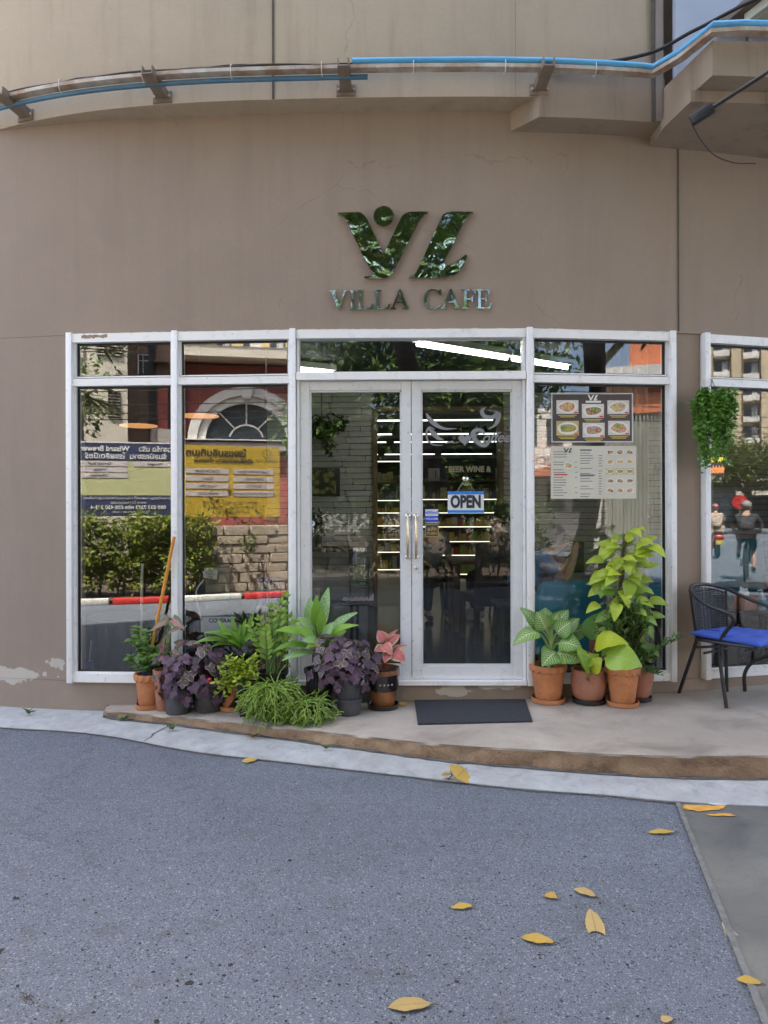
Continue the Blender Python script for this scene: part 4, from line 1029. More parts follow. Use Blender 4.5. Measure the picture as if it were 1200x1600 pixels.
for i, (x, s_) in enumerate(((.86, '1'), (2.02, '2'))):
    mb = MB(); mb.bevbox((x, 12.2, 2.1), (.2, .02, .22), .03); t = tag(mb.build('aisle_sign', 'cream_flat'), 'pale hanging aisle sign with the number %s' % s_, 'sign', 'aisle number signs')
    text(s_, .17, 'ink_dark', t, basis((x + .03, 12.188, 2.1), (1, 0, 0), (0, 0, 1), (0, -1, 0)))
    mb = MB(); mb.tube([(x, 12.2, 2.2), (x, 12.2, 3.05)], .004, 4); mb.build('cord', 'black_metal', t)
# ---- furniture
mat('chair_brown', (.028, .018, .016), .5, var=.2); mat('wood_dark', (.07, .04, .025), .4, var=.3, vs_=6); mat('fabric_grey', (.17, .16, .15), .9, var=.1, bmp=.3, bs=200)
mat('table_white', (.42, .42, .41), .35, var=.05); mat('teal_fabric', (.02, .21, .30), .55, var=.18, vs_=5); mat('black_cloth', (.012, .012, .014), .8, var=.3, bmp=.3, bs=14)
def dining_chair(lab, x, y, rz):
    t = thing('dining_chair', lab, 'chair', (x, y, FZ), 'dark high-backed dining chairs'); M = Matrix.Translation((x, y, FZ)) @ Matrix.Rotation(rz, 4, 'Z')
    mb = MB(); mb.bevbox((0, 0, .42), (.44, .44, .09), .02, M=M); mb.build('seat', 'chair_brown', t)
    mb = MB(); mb.bevbox((0, -.21, .66), (.43, .06, .62), .02, M=M, rot=(.09, 0, 0)); mb.build('backrest', 'chair_brown', t)
    for a in (-.19, .19):
        for c in (-.19, .19): mb = MB(); mb.box((a, c, .19), (.045, .045, .38), M=M); mb.build('leg', 'chair_brown', t, smooth=False)
    return t
dining_chair('dark brown high-backed dining chair beside the wooden table leg', 1.02, 7.0, R(14)); dining_chair('dark brown high-backed dining chair next to the dried flowers', 1.36, 7.1, R(6))
t = thing('dining_table', 'dark wooden dining table behind the high-backed chairs', 'table', (1.25, 7.75, FZ))
mb = MB(); mb.bevbox((1.25, 7.75, FZ + .73), (1.1, .75, .04), .01); mb.build('table_top', 'wood_dark', t)
for a in (.76, 1.74):
    for c in (7.45, 8.06): mb = MB(); mb.box((a, c, FZ + .354), (.07, .07, .708)); mb.build('leg', 'wood_dark', t, smooth=False)
mat('dry_flower', (.40, .24, .13), .8, var=.4, vs_=30); mat('vase_white', (.5, .48, .44), .4)
t = thing('flower_vase', 'small pale vase of dried orange flowers on the dining table', 'vase', (1.55, 7.7, FZ + .75))
mb = MB(); mb.lathe([(.03, 0), (.045, .05), (.03, .1), (.035, .12)], (1.55, 7.7, FZ + .75), 14); mb.build('vase', 'vase_white', t)
mb = MB(); leafcloud(mb, [(1.55 + rnd.uniform(-.15, .15), 7.7 + rnd.uniform(-.08, .08), FZ + .93 + rnd.uniform(0, .22), .06) for _ in range(16)], 16, .05, .06, seed=2); stuff(mb.build('flower', 'dry_flower', t, smooth=False))
mb = MB()
for k in range(10): mb.tube([(1.55, 7.7, FZ + .8), (1.55 + rnd.uniform(-.15, .15), 7.7, FZ + 1.08)], .003, 4)
mb.build('stem', 'dry_flower', t)
# grey armchair, tulip table, tall side table with jar
p = P(508, 800, 5.75)
t = thing('armchair', 'grey fabric armchair with rounded back seen from behind', 'armchair', (p.x, 5.8, FZ))
mb = MB(); pr = []
for (x, z) in arc(lambda a: (.34 * math.copysign(abs(math.cos(a)) ** .45, math.cos(a)), .30 + .42 * math.copysign(abs(math.sin(a)) ** .5, math.sin(a))), 0, 2 * math.pi, 32)[:-1]: pr.append((x, max(z, .12)))
mb.prism(pr, .09, basis((p.x, 5.72, FZ), (1, 0, 0), (0, 0, 1), (0, 1, .12))); mb.build('backrest', 'fabric_grey', t, ang=60)
mb = MB(); mb.bevbox((p.x, 6.08, FZ + .36), (.62, .55, .14), .04); mb.build('seat', 'fabric_grey', t)
for a in (-.25, .25):
    for c in (5.9, 6.28): mb = MB(); mb.tube([(p.x + a, c, FZ), (p.x + a * .9, c, FZ + .3)], [.012, .016], 8); mb.build('leg', 'black_metal', t)
p = P(487, 895, 6.5)
t = thing('tulip_table', 'round white pedestal table beside the brick wall', 'table', (p.x, 6.5, FZ))
mb = MB(); mb.lathe([(.0, .0), (.36, .005), (.38, .015), (.36, .028), (.0, .03)], (p.x, 6.5, p.z - .03), 36, cap=False); mb.build('table_top', 'table_white', t)
mb = MB(); mb.lathe([(.24, 0), (.22, .02), (.06, .08), (.045, .3), (.08, p.z - FZ - .035)], (p.x, 6.5, FZ), 24); mb.build('pedestal', 'table_white', t)
p = P(552, 938, 5.45)
t = thing('side_table', 'small round black table on thin legs holding a glass jar', 'table', (p.x, 5.45, FZ))
mb = MB(); mb.lathe([(.0, 0), (.15, 0), (.165, .012), (.15, .024), (0, .024)], (p.x, 5.45, p.z - .024), 32, cap=False); mb.build('table_top', 'black_metal', t)
for a in (0, 2.1, 4.2): mb = MB(); mb.tube([(p.x + .03 * math.cos(a), 5.45 + .03 * math.sin(a), p.z - .025), (p.x + .03 * math.cos(a), 5.45 + .03 * math.sin(a), FZ + .06), (p.x + .14 * math.cos(a), 5.45 + .14 * math.sin(a), FZ)], .012, 8); mb.build('leg', 'black_metal', t)
mat('pink_cloth', (.55, .42, .42), .9, var=.1)
mb = MB(); N_ = 14
for i in range(N_):
    for j in range(N_):
        u, v = i / (N_ - 1) - .5, j / (N_ - 1) - .5; mb.v.append((p.x + .035 + u * .24, 5.45 + v * .2, p.z + .004 + .012 * abs(math.sin(u * 17) * math.cos(v * 12)) + (.03 * max(0, u - .33) * 6 * max(0, v + .5)))); mb.uv.append((0, 0))
for i in range(N_ - 1):
    for j in range(N_ - 1): a = i * N_ + j; mb.f.append((a, a + 1, a + N_ + 1, a + N_))
tag(mb.build('cloth', 'pink_cloth'), 'crumpled pale pink cloth on the small black table', 'cloth')
glassmat('clear_glass', .06, (.90, .93, .90)); glassmat('water', .03, (.83, .88, .80)); mat('lid_chrome', (.6, .6, .6), .25, 1.)
jx = (561 - 600) / FP * 5.45; jz = P(561, 917, 5.45).z
t = thing('water_jar', 'large lidded glass jar of lemon water on a wire stand', 'jar', (jx, 5.45, p.z + .02))
JR = .083
mb = MB(); mb.lathe([(JR * .9, 0), (JR, .02), (JR, .20), (JR * .93, .235), (JR * .72, .262), (JR * .72, .285)], (jx, 5.45, jz + .005), 32, cap=False); mb.build('glass', 'clear_glass', t)
mb = MB(); mb.lathe([(JR * .86, .012), (JR * .95, .025), (JR * .95, .165)], (jx, 5.45, jz + .005), 32); mb.build('water', 'water', t)
mb = MB(); mb.lathe([(.0, .3), (JR * .75, .298), (JR * .77, .285), (JR * .77, .272)], (jx, 5.45, jz + .005), 32, cap=False); mb.build('lid', 'lid_chrome', t)
mat('lemon', (.6, .5, .06), .5); mb = MB(); mb.ell((jx + .03, 5.43, jz + .165), (.03, .03, .006)); mb.build('lemon_slice', 'lemon', t)
mb = MB()
for z in (jz + .002, jz + .05): mb.tube([(jx + (JR + .006) * math.cos(a), 5.45 + (JR + .006) * math.sin(a), z) for a in [2 * math.pi * k / 24 for k in range(25)]], .003, 5)
for a in (.6, 2.5, 3.8, 5.7): mb.tube([(jx + (JR + .006) * math.cos(a), 5.45 + (JR + .006) * math.sin(a), jz + .05), (jx + (JR + .006) * math.cos(a), 5.45 + (JR + .006) * math.sin(a), p.z + .02)], .0035, 5)
mb.build('wire_stand', 'black_metal', t)
# black counter with vases against the brick wall, hanging plant, picture, dried flower
t = thing('black_console', 'black console table with pots against the brick wall', 'table', (-.95, 8.9, FZ))
mb = MB(); mb.bevbox((-.95, 8.9, FZ + .80), (1.3, .5, .05), .01); mb.build('table_top', 'black_cloth', t)
for a in (-1.5, -.4):
    for c in (8.72, 9.08): mb = MB(); mb.box((a, c, FZ + .387), (.06, .06, .774)); mb.build('leg', 'black_cloth', t, smooth=False)
leafmat('leaf_dark', (.02, .05, .02), (.05, .09, .03), tl=.15)
def vaseplant(lab, x, y, z, h, s):
    t = thing('flower_vase', lab, 'vase', (x, y, z)); mb = MB(); mb.lathe([(.08, 0), (.085, .12), (.07, .15)], (x, y, z), 14); mb.build('vase', 'black_cloth', t)
    mb = MB(); leafcloud(mb, [(x + rnd.uniform(-s, s), y, z + .2 + rnd.uniform(0, h), .06) for _ in range(14)], 12, .09, .06, seed=3); stuff(mb.build('foliage', 'leaf_dark', t, smooth=False))
    mb = MB(); mb.tube([(x, y, z + .1), (x, y, z + .2 + h * .7)], .008, 5); mb.build('stem', 'bark', t)
vaseplant('dark leafy plant in a black pot on the black console', -.86, 8.85, FZ + .825, .25, .07)
mb = MB()
t = thing('hanging_plant', 'trailing green plant hanging on a cord before the brick wall', 'plant', P(503, 690, 9.2)); q = P(503, 668, 9.2)
leafcloud(mb, [(q.x + rnd.uniform(-.14, .14), q.y + rnd.uniform(-.1, .1), q.z + rnd.uniform(-.05, .1), .09) for _ in range(20)] + [(q.x + .02 * k, q.y, q.z - .05 * k, .06) for k in range(7)], 14, .09, .08, seed=12); stuff(mb.build('foliage', 'leaf_dark', t, smooth=False))
mb = MB(); mb.tube([q, (q.x, q.y, CZ)], .006, 5); mb.build('cord', 'black_metal', t)
q = P(533, 663, 9.42); mb = MB(); leafcloud(mb, [(q.x + rnd.uniform(-.06, .06), q.y, q.z + rnd.uniform(-.05, .08), .06) for _ in range(10)], 14, .07, .06, seed=13)
t = thing('dried_bouquet', 'dark dried bouquet fixed to the brick wall', 'flowers', q); stuff(mb.build('flower', 'black_cloth', t, smooth=False)); mb = MB(); mb.tube([q, q + Vector((-.16, 0, -.2))], .008, 5); mb.build('stem', 'black_cloth', t)
pa, pb = P(479, 731, 9.4), P(531, 775, 9.4)
t = thing('picture', 'black framed picture of sliced fruit on the brick wall', 'picture', ((pa.x + pb.x) / 2, 9.42, (pa.z + pb.z) / 2))
mb = MB(); mb.bevbox(((pa.x + pb.x) / 2, 9.43, (pa.z + pb.z) / 2), (pb.x - pa.x, .03, pa.z - pb.z), .006); mb.build('frame', 'black_metal', t)
m, n, b, o = nodes_of('fruit_print'); co = coords(n); v = n.nodes.new('ShaderNodeTexVoronoi'); v.inputs['Scale'].default_value = 11; L(n, co, v.inputs[0])
L(n, ramp(n, v.outputs[0], [(.0, (.45, .38, .16)), (.45, (.30, .24, .08)), (.6, (.03, .035, .02))]), b.inputs['Base Color'])
mb = MB(); mb.box(((pa.x + pb.x) / 2 - .02, 9.412, (pa.z + pb.z) / 2), ((pb.x - pa.x) * .86, .004, (pa.z - pb.z) * .84)); mb.build('print', 'fruit_print', t, smooth=False)
# ---- behind the menu window: teal armchair, black screen, blinds
a_, b_ = P(838, 912, 5.75), P(940, 912, 5.75)
t = thing('teal_armchair', 'teal leather armchair with its back to the menu window', 'armchair', ((a_.x + b_.x) / 2, 5.85, FZ))
cx = (a_.x + b_.x) / 2; wd = b_.x - a_.x
pr = [(-wd * .55, .1), (-wd * .53, .35), (-wd * .46, .62), (-wd * .43, a_.z - FZ - .03), (-wd * .38, a_.z - FZ), (wd * .38, a_.z - FZ + .005), (wd * .44, a_.z - FZ - .03), (wd * .47, .6), (wd * .53, .35), (wd * .55, .1)]
mb = MB(); mb.prism(pr, .12, basis((cx, 5.72, FZ), (1, 0, 0), (0, 0, 1), (0, 1, .1))); bk = mb.build('backrest', 'teal_fabric', t, ang=25)
mb_ = bk.modifiers.new('bevel', 'BEVEL'); mb_.width = .03; mb_.segments = 4; mb_.limit_method = 'ANGLE'
mb = MB(); mb.bevbox((cx, 6.1, FZ + .33), (wd * .95, .5, .2), .05); mb.build('seat', 'teal_fabric', t)
for s_ in (-1, 1): mb = MB(); mb.bevbox((cx + s_ * wd * .5, 6.08, FZ + .42), (.1, .55, .36), .04); mb.build('armrest', 'teal_fabric', t)
for s_ in (-1, 1):
    for c in (5.85, 6.28): mb = MB(); mb.tube([(cx + s_ * wd * .4, c, FZ), (cx + s_ * wd * .4, c, FZ + .24)], [.014, .02], 8); mb.build('leg', 'black_metal', t)
a_, b_ = P(843, 851, 7.4), P(912, 874, 7.4)
t = thing('television', 'black flat screen on a stand behind the teal armchair', 'television', ((a_.x + b_.x) / 2, 7.4, FZ))
mb = MB(); mb.bevbox(((a_.x + b_.x) / 2, 7.4, (a_.z + b_.z) / 2 - .06), (b_.x - a_.x, .05, .32), .01); mb.build('screen', 'gasket', t); mb = MB(); mb.tube([((a_.x + b_.x) / 2, 7.4, FZ + .01), ((a_.x + b_.x) / 2, 7.4, a_.z - .2)], .03, 8); mb.lathe([(.22, 0), (.2, .02), (.03, .03)], ((a_.x + b_.x) / 2, 7.4, FZ), 20); mb.build('stand', 'black_metal', t)
mat('blind_cream', (.40, .385, .31), .8, var=.06, vs_=3)
def blinds(lab, pts_, z0, z1):
    t = thing('vertical_blind', lab, 'blind', (pts_[0][0], pts_[0][1], z0), 'pleated vertical blinds')
    for i in range(len(pts_) - 1):
        a, b_ = Vector(pts_[i]), Vector(pts_[i + 1]); d = b_ - a; nn = Vector((-d.y, d.x)).normalized() * (.025 if i % 2 else -.005)
        c = (a + b_) / 2 + nn; mb = MB(); mb.add([(a.x, a.y, z0), (c.x, c.y, z0), (b_.x, b_.y, z0), (a.x, a.y, z1), (c.x, c.y, z1), (b_.x, b_.y, z1), (a.x, a.y + .004, z0), (c.x, c.y + .004, z0), (b_.x, b_.y + .004, z0), (a.x, a.y + .004, z1), (c.x, c.y + .004, z1), (b_.x, b_.y + .004, z1)], [(0, 1, 4, 3), (1, 2, 5, 4), (6, 7, 10, 9), (7, 8, 11, 10)])
        mb.build('slat', 'blind_cream', t, smooth=False)
    mb = MB(); mb.tube([(pts_[0][0], pts_[0][1], z1 + .012), (pts_[-1][0], pts_[-1][1], z1 + .012)], .012, 6); mb.build('rail', 'lamp_white', t)
blinds('cream pleated vertical blind gathered at the side of the menu window', [(1.70 + .042 * k, 5.42 + .006 * k) for k in range(9)], .3, 2.98)
blinds('cream pleated vertical blind gathered at the side of the tissue box window', [(2.38 + .03 * k, 5.36 + .007 * k) for k in range(5)], .3, 2.98)
# ---- behind the end window
p = P(1185, 952, 5.95)
t = thing('cafe_table', 'dark round cafe table carrying a wooden tissue box', 'table', (p.x + .1, 6., FZ))
mb = MB(); mb.lathe([(0, 0), (.33, 0), (.345, .015), (.33, .03), (0, .03)], (p.x + .1, 6., p.z - .03), 36, cap=False); mb.build('table_top', 'wood_dark', t); mb = MB(); mb.lathe([(.2, 0), (.18, .02), (.03, .04), (.03, p.z - FZ - .031)], (p.x + .1, 6., FZ), 20); mb.build('pedestal', 'black_metal', t)
mat('box_wood', (.34, .09, .035), .4, var=.3, vs_=8); mat('tissue', (.8, .8, .8), .9, var=0)
q = P(1163, 950, 5.9); t = thing('tissue_box', 'reddish wooden tissue box with a white tissue standing up', 'tissue box', (q.x, 5.9, p.z)); mb = MB(); mb.bevbox((q.x, 5.9, p.z + .055), (.16, .14, .11), .005, rot=(0, 0, .4)); 
for v_ in mb.v: pass
mb.build('box', 'box_wood', t); mb = MB(); mb.leaf((q.x - .01, 5.9, p.z + .10), (q.x - .03, 5.9, p.z + .19), .09, (.2, -1, 0), wave=.12, shape='ovate'); mb.leaf((q.x + .01, 5.91, p.z + .10), (q.x + .03, 5.92, p.z + .175), .07, (.4, -1, 0), wave=.12, shape='ovate'); mb.build('tissue', 'tissue', t)
mat('bottle_clear', (.5, .58, .62), .2); mat('bottle_blue', (.05, .3, .5), .4)
q = P(1190, 950, 5.85); t = thing('pump_bottle', 'clear pump bottle with blue label on the cafe table', 'bottle', (q.x, 5.85, p.z)); mb = MB(); mb.lathe([(.03, 0), (.032, .01), (.032, .1), (.014, .12), (.014, .14)], (q.x, 5.85, p.z), 18); mb.build('bottle', 'bottle_clear', t); mb = MB(); mb.lathe([(.0325, .03), (.0325, .085)], (q.x, 5.85, p.z), 18, cap=False); mb.build('label', 'bottle_blue', t); mb = MB(); mb.tube([(q.x, 5.85, p.z + .14), (q.x, 5.85, p.z + .165), (q.x - .04, 5.84, p.z + .16)], .006, 6); mb.build('pump', 'tissue', t)
mat('purple_flower', (.16, .02, .22), .8, var=.4, vs_=40); q = P(1207, 930, 6.)
t = thing('flower_vase', 'small vase of purple flowers behind the pump bottle', 'vase', (q.x, 6., p.z)); mb = MB(); mb.lathe([(.03, 0), (.04, .04), (.025, .09)], (q.x, 6., p.z), 14); mb.build('vase', 'vase_white', t); mb = MB(); leafcloud(mb, [(q.x + rnd.uniform(-.06, .06), 6 + rnd.uniform(-.05, .05), p.z + .13 + rnd.uniform(-.02, .05), .035) for _ in range(14)], 16, .03, .03, seed=5); stuff(mb.build('flower', 'purple_flower', t, smooth=False))
for i, (x, y) in enumerate(((2.75, 6.6), (3.35, 6.5))):
    t = thing('teal_chair', ('teal upholstered chair beside the pleated blind', 'teal upholstered chair across the dark cafe table')[i], 'chair', (x, y, FZ), 'teal chairs round the cafe table')
    mb = MB(); mb.bevbox((x, y, FZ + .42), (.48, .48, .12), .03); mb.build('seat', 'teal_fabric', t); mb = MB(); mb.bevbox((x, y + .23, FZ + .72), (.5, .1, .55), .04); mb.build('backrest', 'teal_fabric', t)
    for a in (-.2, .2):
        for c in (-.2, .2): mb = MB(); mb.tube([(x + a, y + c, FZ), (x + a, y + c, FZ + .37)], .015, 8); mb.build('leg', 'black_metal', t)
# ---- clutter behind the two left windows
t = thing('draped_counter', 'low counter draped in black cloth behind the left window', 'counter', (-1.95, 5.75, FZ))
a_, b_ = P(118, 966, 5.6), P(278, 966, 5.6)
mb = MB(); mb.bevbox(((a_.x + b_.x) / 2, 5.85, (FZ + a_.z) / 2), (b_.x - a_.x, .5, a_.z - FZ), .03); mb.build('drape', 'black_cloth', t)
for k in range(9):
    x = a_.x + .06 + k * (b_.x - a_.x - .12) / 8; mb = MB(); mb.tube([(x, 5.598, a_.z - .03), (x + .02, 5.585, (a_.z + FZ) / 2), (x - .01, 5.58, FZ + .01)], [.012, .022, .03], 8); mb.build('fold', 'black_cloth', t)
mat('broom_orange', (.65, .26, .03), .45); mat('stick_white', (.5, .46, .4), .5); mat('plastic_blue', (.03, .06, .25), .4)
def stick(nm, lab, p0, p1, m, r=.011, head=None):
    t = thing(nm, lab, 'broom', p1); mb = MB(); mb.tube([p0, p1], r, 8); mb.build('handle', m, t)
    if head:
        mb = MB(); q = Vector(p1); mb.add([q + Vector((a * s_, c * .3, z)) for (z, s_) in ((.05, .02), (-.12, .05), (-.24, .065)) for (a, c) in ((-1, -.1), (1, -.1), (1, .1), (-1, .1))], [(0, 1, 5, 4), (1, 2, 6, 5), (2, 3, 7, 6), (3, 0, 4, 7), (4, 5, 9, 8), (5, 6, 10, 9), (6, 7, 11, 10), (7, 4, 8, 11), (8, 9, 10, 11), (0, 1, 2, 3)]); mb.build('head', head, t)
stick('broom', 'broom with an orange handle leaning on the white mullion outside', P(272, 838, 4.985), Vector(((229 - 600) / FP * 5.05, 5.05, plat_z(-1.66) + .245)), 'broom_orange', .012, 'plastic_blue')
stick('mop', 'mop with a pale wooden handle leaning on the draped counter', P(222, 880, 5.45), P(219, 1030, 5.46), 'stick_white', .011, 'stick_white')
stick('brush', 'short brush with a white handle and blue grip by the window corner', P(142, 1000, 5.4), P(138, 1042, 5.4), 'stick_white', .006, 'plastic_blue')
mat('disc_orange', (.75, .32, .10), .5, emit=(.9, .4, .14), es=.15)
for i, (x, y, d) in enumerate(((217, 665, 6.6), (312, 650, 6.4))):
    q = P(x, y, d); t = thing('pendant_lamp', ('orange disc pendant lamp hanging above the draped counter', 'orange disc pendant lamp hanging by the second left window')[i], 'lamp', q, 'orange disc pendant lamps')
    mb = MB(); mb.lathe([(.008, .03), (.02, .012), (.17, .008), (.17, 0), (0, -.004)], q, 28, cap=False); mb.build('shade', 'disc_orange', t); mb = MB(); mb.tube([q + Vector((0, 0, .02)), (q.x, q.y, CZ)], .004, 5); mb.build('cord', 'black_metal', t)
# display cabinet with paper label, slatted box, water bottles
a_, b_ = P(316, 886, 5.75), P(368, 960, 5.75)
t = thing('display_cabinet', 'black glass fronted cabinet with a handwritten paper label', 'cabinet', ((a_.x + b_.x) / 2, 5.9, FZ)); cx = (a_.x + b_.x) / 2
mb = MB(); mb.bevbox((cx, 5.98, (a_.z + FZ) / 2), (b_.x - a_.x + .08, .4, a_.z - FZ), .012); mb.build('body', 'black_cloth', t)
mat('green_glass', (.06, .09, .065), .1, var=.4, vs_=8)
mb = MB(); mb.bevbox((cx - .02, 5.772, (a_.z + b_.z) / 2 + .02), (b_.x - a_.x - .07, .012, a_.z - b_.z - .05), .004); mb.build('door_pane', 'green_glass', t)
mat('paper_white', (.6, .6, .6), .8, var=.05)
q = P(329, 896, 5.76); mb = MB(); mb.box((q.x, 5.755, q.z), (.11, .004, .075), rot=(0, .15, 0)); o = mb.build('paper_label', 'paper_white', t, smooth=False); text('FREE\nTOAST\n7.00', .026, 'ink_dark', o, basis((q.x, 5.751, q.z), (1, 0, -.15), (.15, 0, 1), (0, -1, 0)))
q = P(340, 975, 5.75); mb = MB(); mb.box((q.x, 5.757, q.z), (.28, .004, .12)); o = mb.build('paper_notice', 'paper_white', t, smooth=False); text('COVERAGE', .045, 'ink_dark', o, basis((q.x + .04, 5.753, q.z + .03), (1, 0, 0), (0, 0, 1), (0, -1, 0)), bold=.002)
q = P(342, 885, 5.9); t = thing('black_bag', 'slouching black bag with a tan strap on top of the glass fronted cabinet', 'bag', (q.x, 5.95, a_.z)); mb = MB()
mb.ell((cx + .02, 5.95, a_.z + .075), (.15, .11, .085), 18, 12, fn=lambda d: 1 + .12 * math.sin(d.x * 7 + 1) * math.cos(d.y * 6) + .08 * math.sin(d.z * 11)); mb.build('bag', 'black_cloth', t); mat('strap_tan', (.3, .16, .07), .6)
mb = MB(); mb.tube(spline([(cx - .08, 5.93, a_.z + .13), (cx - .05, 5.93, a_.z + .2), (cx + .03, 5.93, a_.z + .21), (cx + .08, 5.93, a_.z + .13)], 6), .011, 6); mb.build('strap', 'strap_tan', t)
mat('bamboo', (.34, .24, .12), .5, var=.2, vs_=6)
a_, b_ = P(404, 952, 5.5), P(457, 952, 5.5)
t = thing('slatted_cabinet', 'low bamboo slatted cabinet behind the second left window', 'cabinet', ((a_.x + b_.x) / 2, 5.65, FZ))
mb = MB(); mb.box(((a_.x + b_.x) / 2, 5.66, (a_.z + FZ) / 2), (b_.x - a_.x, .26, a_.z - FZ)); mb.build('body', 'wood_dark', t, smooth=False)
mb = MB(); mb.bevbox(((a_.x + b_.x) / 2, 5.64, a_.z + .012), (b_.x - a_.x + .03, .32, .022), .004); mb.build('top', 'bamboo', t)
for k in range(12): mb = MB(); mb.bevbox((a_.x + .012 + k * (b_.x - a_.x - .024) / 11, 5.522, (a_.z + FZ) / 2), (.017, .014, a_.z - FZ - .01), .004); mb.build('slat', 'bamboo', t)
glassmat('bottle_plastic', .12, (.55, .72, .9)); mat('cap_blue', (.03, .12, .5), .4)
mb_b = None
for k in range(6):
    q = P(408 + (k % 3) * 13 + (k // 3) * 6, 0, 5.66); z = a_.z + .024 + (k // 3) * .0; t = thing('water_bottle', ('blue tinted plastic water bottle standing on the bamboo cabinet'), 'bottle', (q.x, 5.62 + .08 * (k // 3), z), 'water bottles on the bamboo cabinet')
    mb = MB(); mb.lathe([(.03, 0), (.033, .01), (.031, .05), (.033, .09), (.032, .14), (.014, .18), (.013, .195)], (q.x, 5.62 + .08 * (k // 3), z), 14); mb.build('bottle', 'bottle_plastic', t); mb = MB(); mb.lathe([(.015, .19), (.015, .21)], (q.x, 5.62 + .08 * (k // 3), z), 12); mb.build('cap', 'cap_blue', t)
mat('cable_white', (.6, .6, .58), .5); mb = MB(); mb.tube(spline([P(318, 905, 5.6), P(306, 925, 5.55), P(312, 960, 5.6), P(322, 1000, 5.6), P(320, 1048, 5.7)], 6), .006, 6); tag(mb.build('power_cord', 'cable_white'), 'white power cord hanging beside the black glass cabinet', 'cord')
# black hanging strips and flower print by the brick wall
mat('print_red', (.25, .05, .04), .5, var=.5, vs_=18)
q = P(1000, 800, 6.2); t = thing('picture', 'small framed red print beside the pleated blind', 'picture', q); mb = MB(); mb.bevbox(q, (.2, .02, .14), .005); mb.build('frame', 'black_metal', t); mb = MB(); mb.box(q + Vector((0, -.012, 0)), (.17, .004, .11)); mb.build('print', 'print_red', t, smooth=False)
# ================================================================ potted plants on the pavement
concrete('terracotta', (.50, .19, .07), (.58, .235, .095), (.38, .15, .065), 9., .1, .8)
concrete('terracotta_dark', (.36, .15, .085), (.43, .20, .12), (.22, .09, .055), 9., .1, .7)
mat('pot_grey', (.062, .062, .066), .55, var=.3, vs_=7); mat('pot_black', (.018, .018, .02), .45, var=.3, vs_=9); mat('soil', (.025, .017, .012), .95, var=.5, vs_=40, bmp=.8, bs=60)
mat('glaze_brown', (.20, .075, .025), .22, var=.5, vs_=6, coat=.5); mat('glaze_black', (.015, .011, .01), .2, var=.3, coat=.6)
mat('glaze_dot', (.5, .48, .42), .5)
def pot(t, c, h, rt, rb, m='terracotta', rim='plain', saucer=None, soil=True, n=40, prof=None):
    x, y, z = c; z0 = z + (.028 if saucer else 0.002)
    pf_ = prof or [(rb * .96, 0), (rb, .006), (rb + (rt - rb) * .5, h * .5), (rt * .97, h - .03), (rt * .97, h), (rt * .9, h), (rt * .86, h - .05)]
    mb = MB(); mb.lathe(pf_, (x, y, z0), n); p = mb.build('pot', m, t)
    if rim == 'scallop':
        mb = MB(); k = 14
        mb.lathe([(rt * .96, h - .035), (rt * 1.06, h - .030), (rt * 1.09, h - .004), (rt * 1.07, h + .004), (rt * .93, h + .002)], (x, y, z0), 96, cap=False,
                 mod=lambda i, a, r, zz: (r + (.004 * math.cos(k * a) if i in (1, 2) else 0), zz + (-.015 * abs(math.sin(k * a / 2)) if i < 2 else -.003 * abs(math.sin(k * a / 2)))))
        mb.build('rim', m, p)
    elif rim == 'lip':
        mb = MB(); mb.lathe([(rt * .98, h - .028), (rt * 1.07, h - .026), (rt * 1.09, h), (rt * .93, h)], (x, y, z0), n, cap=False); mb.build('rim', m, p)
    if saucer: mb = MB(); r_ = rb * 1.32; mb.lathe([(r_ * .86, .002), (r_ * .98, .006), (r_, .034), (r_ * .95, .034), (r_ * .9, .014), (0, .012)], (x, y, z), n, cap=False); mb.build('saucer', saucer, t)
    if soil: mb = MB(); mb.ell((x, y, z0 + h - .045), (rt * .88, rt * .88, .02), 18, 6, fn=lambda d: 1 + .12 * math.sin(d.x * 9) * math.cos(d.y * 7)); mb.build('soil', 'soil', t)
    return z0 + h
GRP = 'potted plants along the shopfront'
def plant(nm, lab, c): return thing(nm, lab, 'potted plant', c, GRP)
CAMV = Vector((0, -1, .35))
def pleaf(t, m, b, tip, wpx, nrm=None, sag=.1, shape='ovate', fold=.2, wave=.02, petiole=None, curl=0., seg=9, pr=.004, pm='petiole'):
    """one large leaf: base and tip as (photo x, photo y, depth), width in photo pixels"""
    B, T = P(*b), P(*tip); wd = wpx / FP * (b[2] + tip[2]) / 2
    mb = MB(); mb.leaf(B, T, wd, nrm or CAMV, sag, shape, fold, wave, seg, curl); o = mb.build('leaf', m, t, ang=180)
    if petiole: q = P(*petiole) if not isinstance(petiole, Vector) else petiole; mb = MB(); mid = (q + B) / 2 + Vector((0, 0, .015)); mb.tube(spline([q, mid, B, B.lerp(T, .12)], 5), [pr * 1.5 - pr * .9 * i / 15 for i in range(16)], 7); mb.build('petiole', pm, o)
    return o
mat('petiole', (.20, .30, .08), .5, var=.2); mat('petiole_red', (.16, .055, .035), .5, var=.3); mat('stem_green', (.12, .2, .06), .5); mat('stem_brown', (.09, .06, .03), .8, var=.3); mat('stem_purple', (.07, .03, .04), .6)
leafmat('dieff', (.14, .31, .045), (.2, .39, .06), (.62, .68, .42), 'veined', (.55, .64, .33), ribw=.05)
leafmat('philo_dark', (.09, .22, .045), (.13, .28, .055), (.22, .34, .08), 'plain', ribw=.035); leafmat('philo_lime', (.50, .60, .03), (.56, .64, .04), (.52, .58, .1), 'plain', ribw=.03); leafmat('philo_mid', (.27, .46, .05), (.34, .52, .06), (.42, .52, .14), 'plain', ribw=.03)
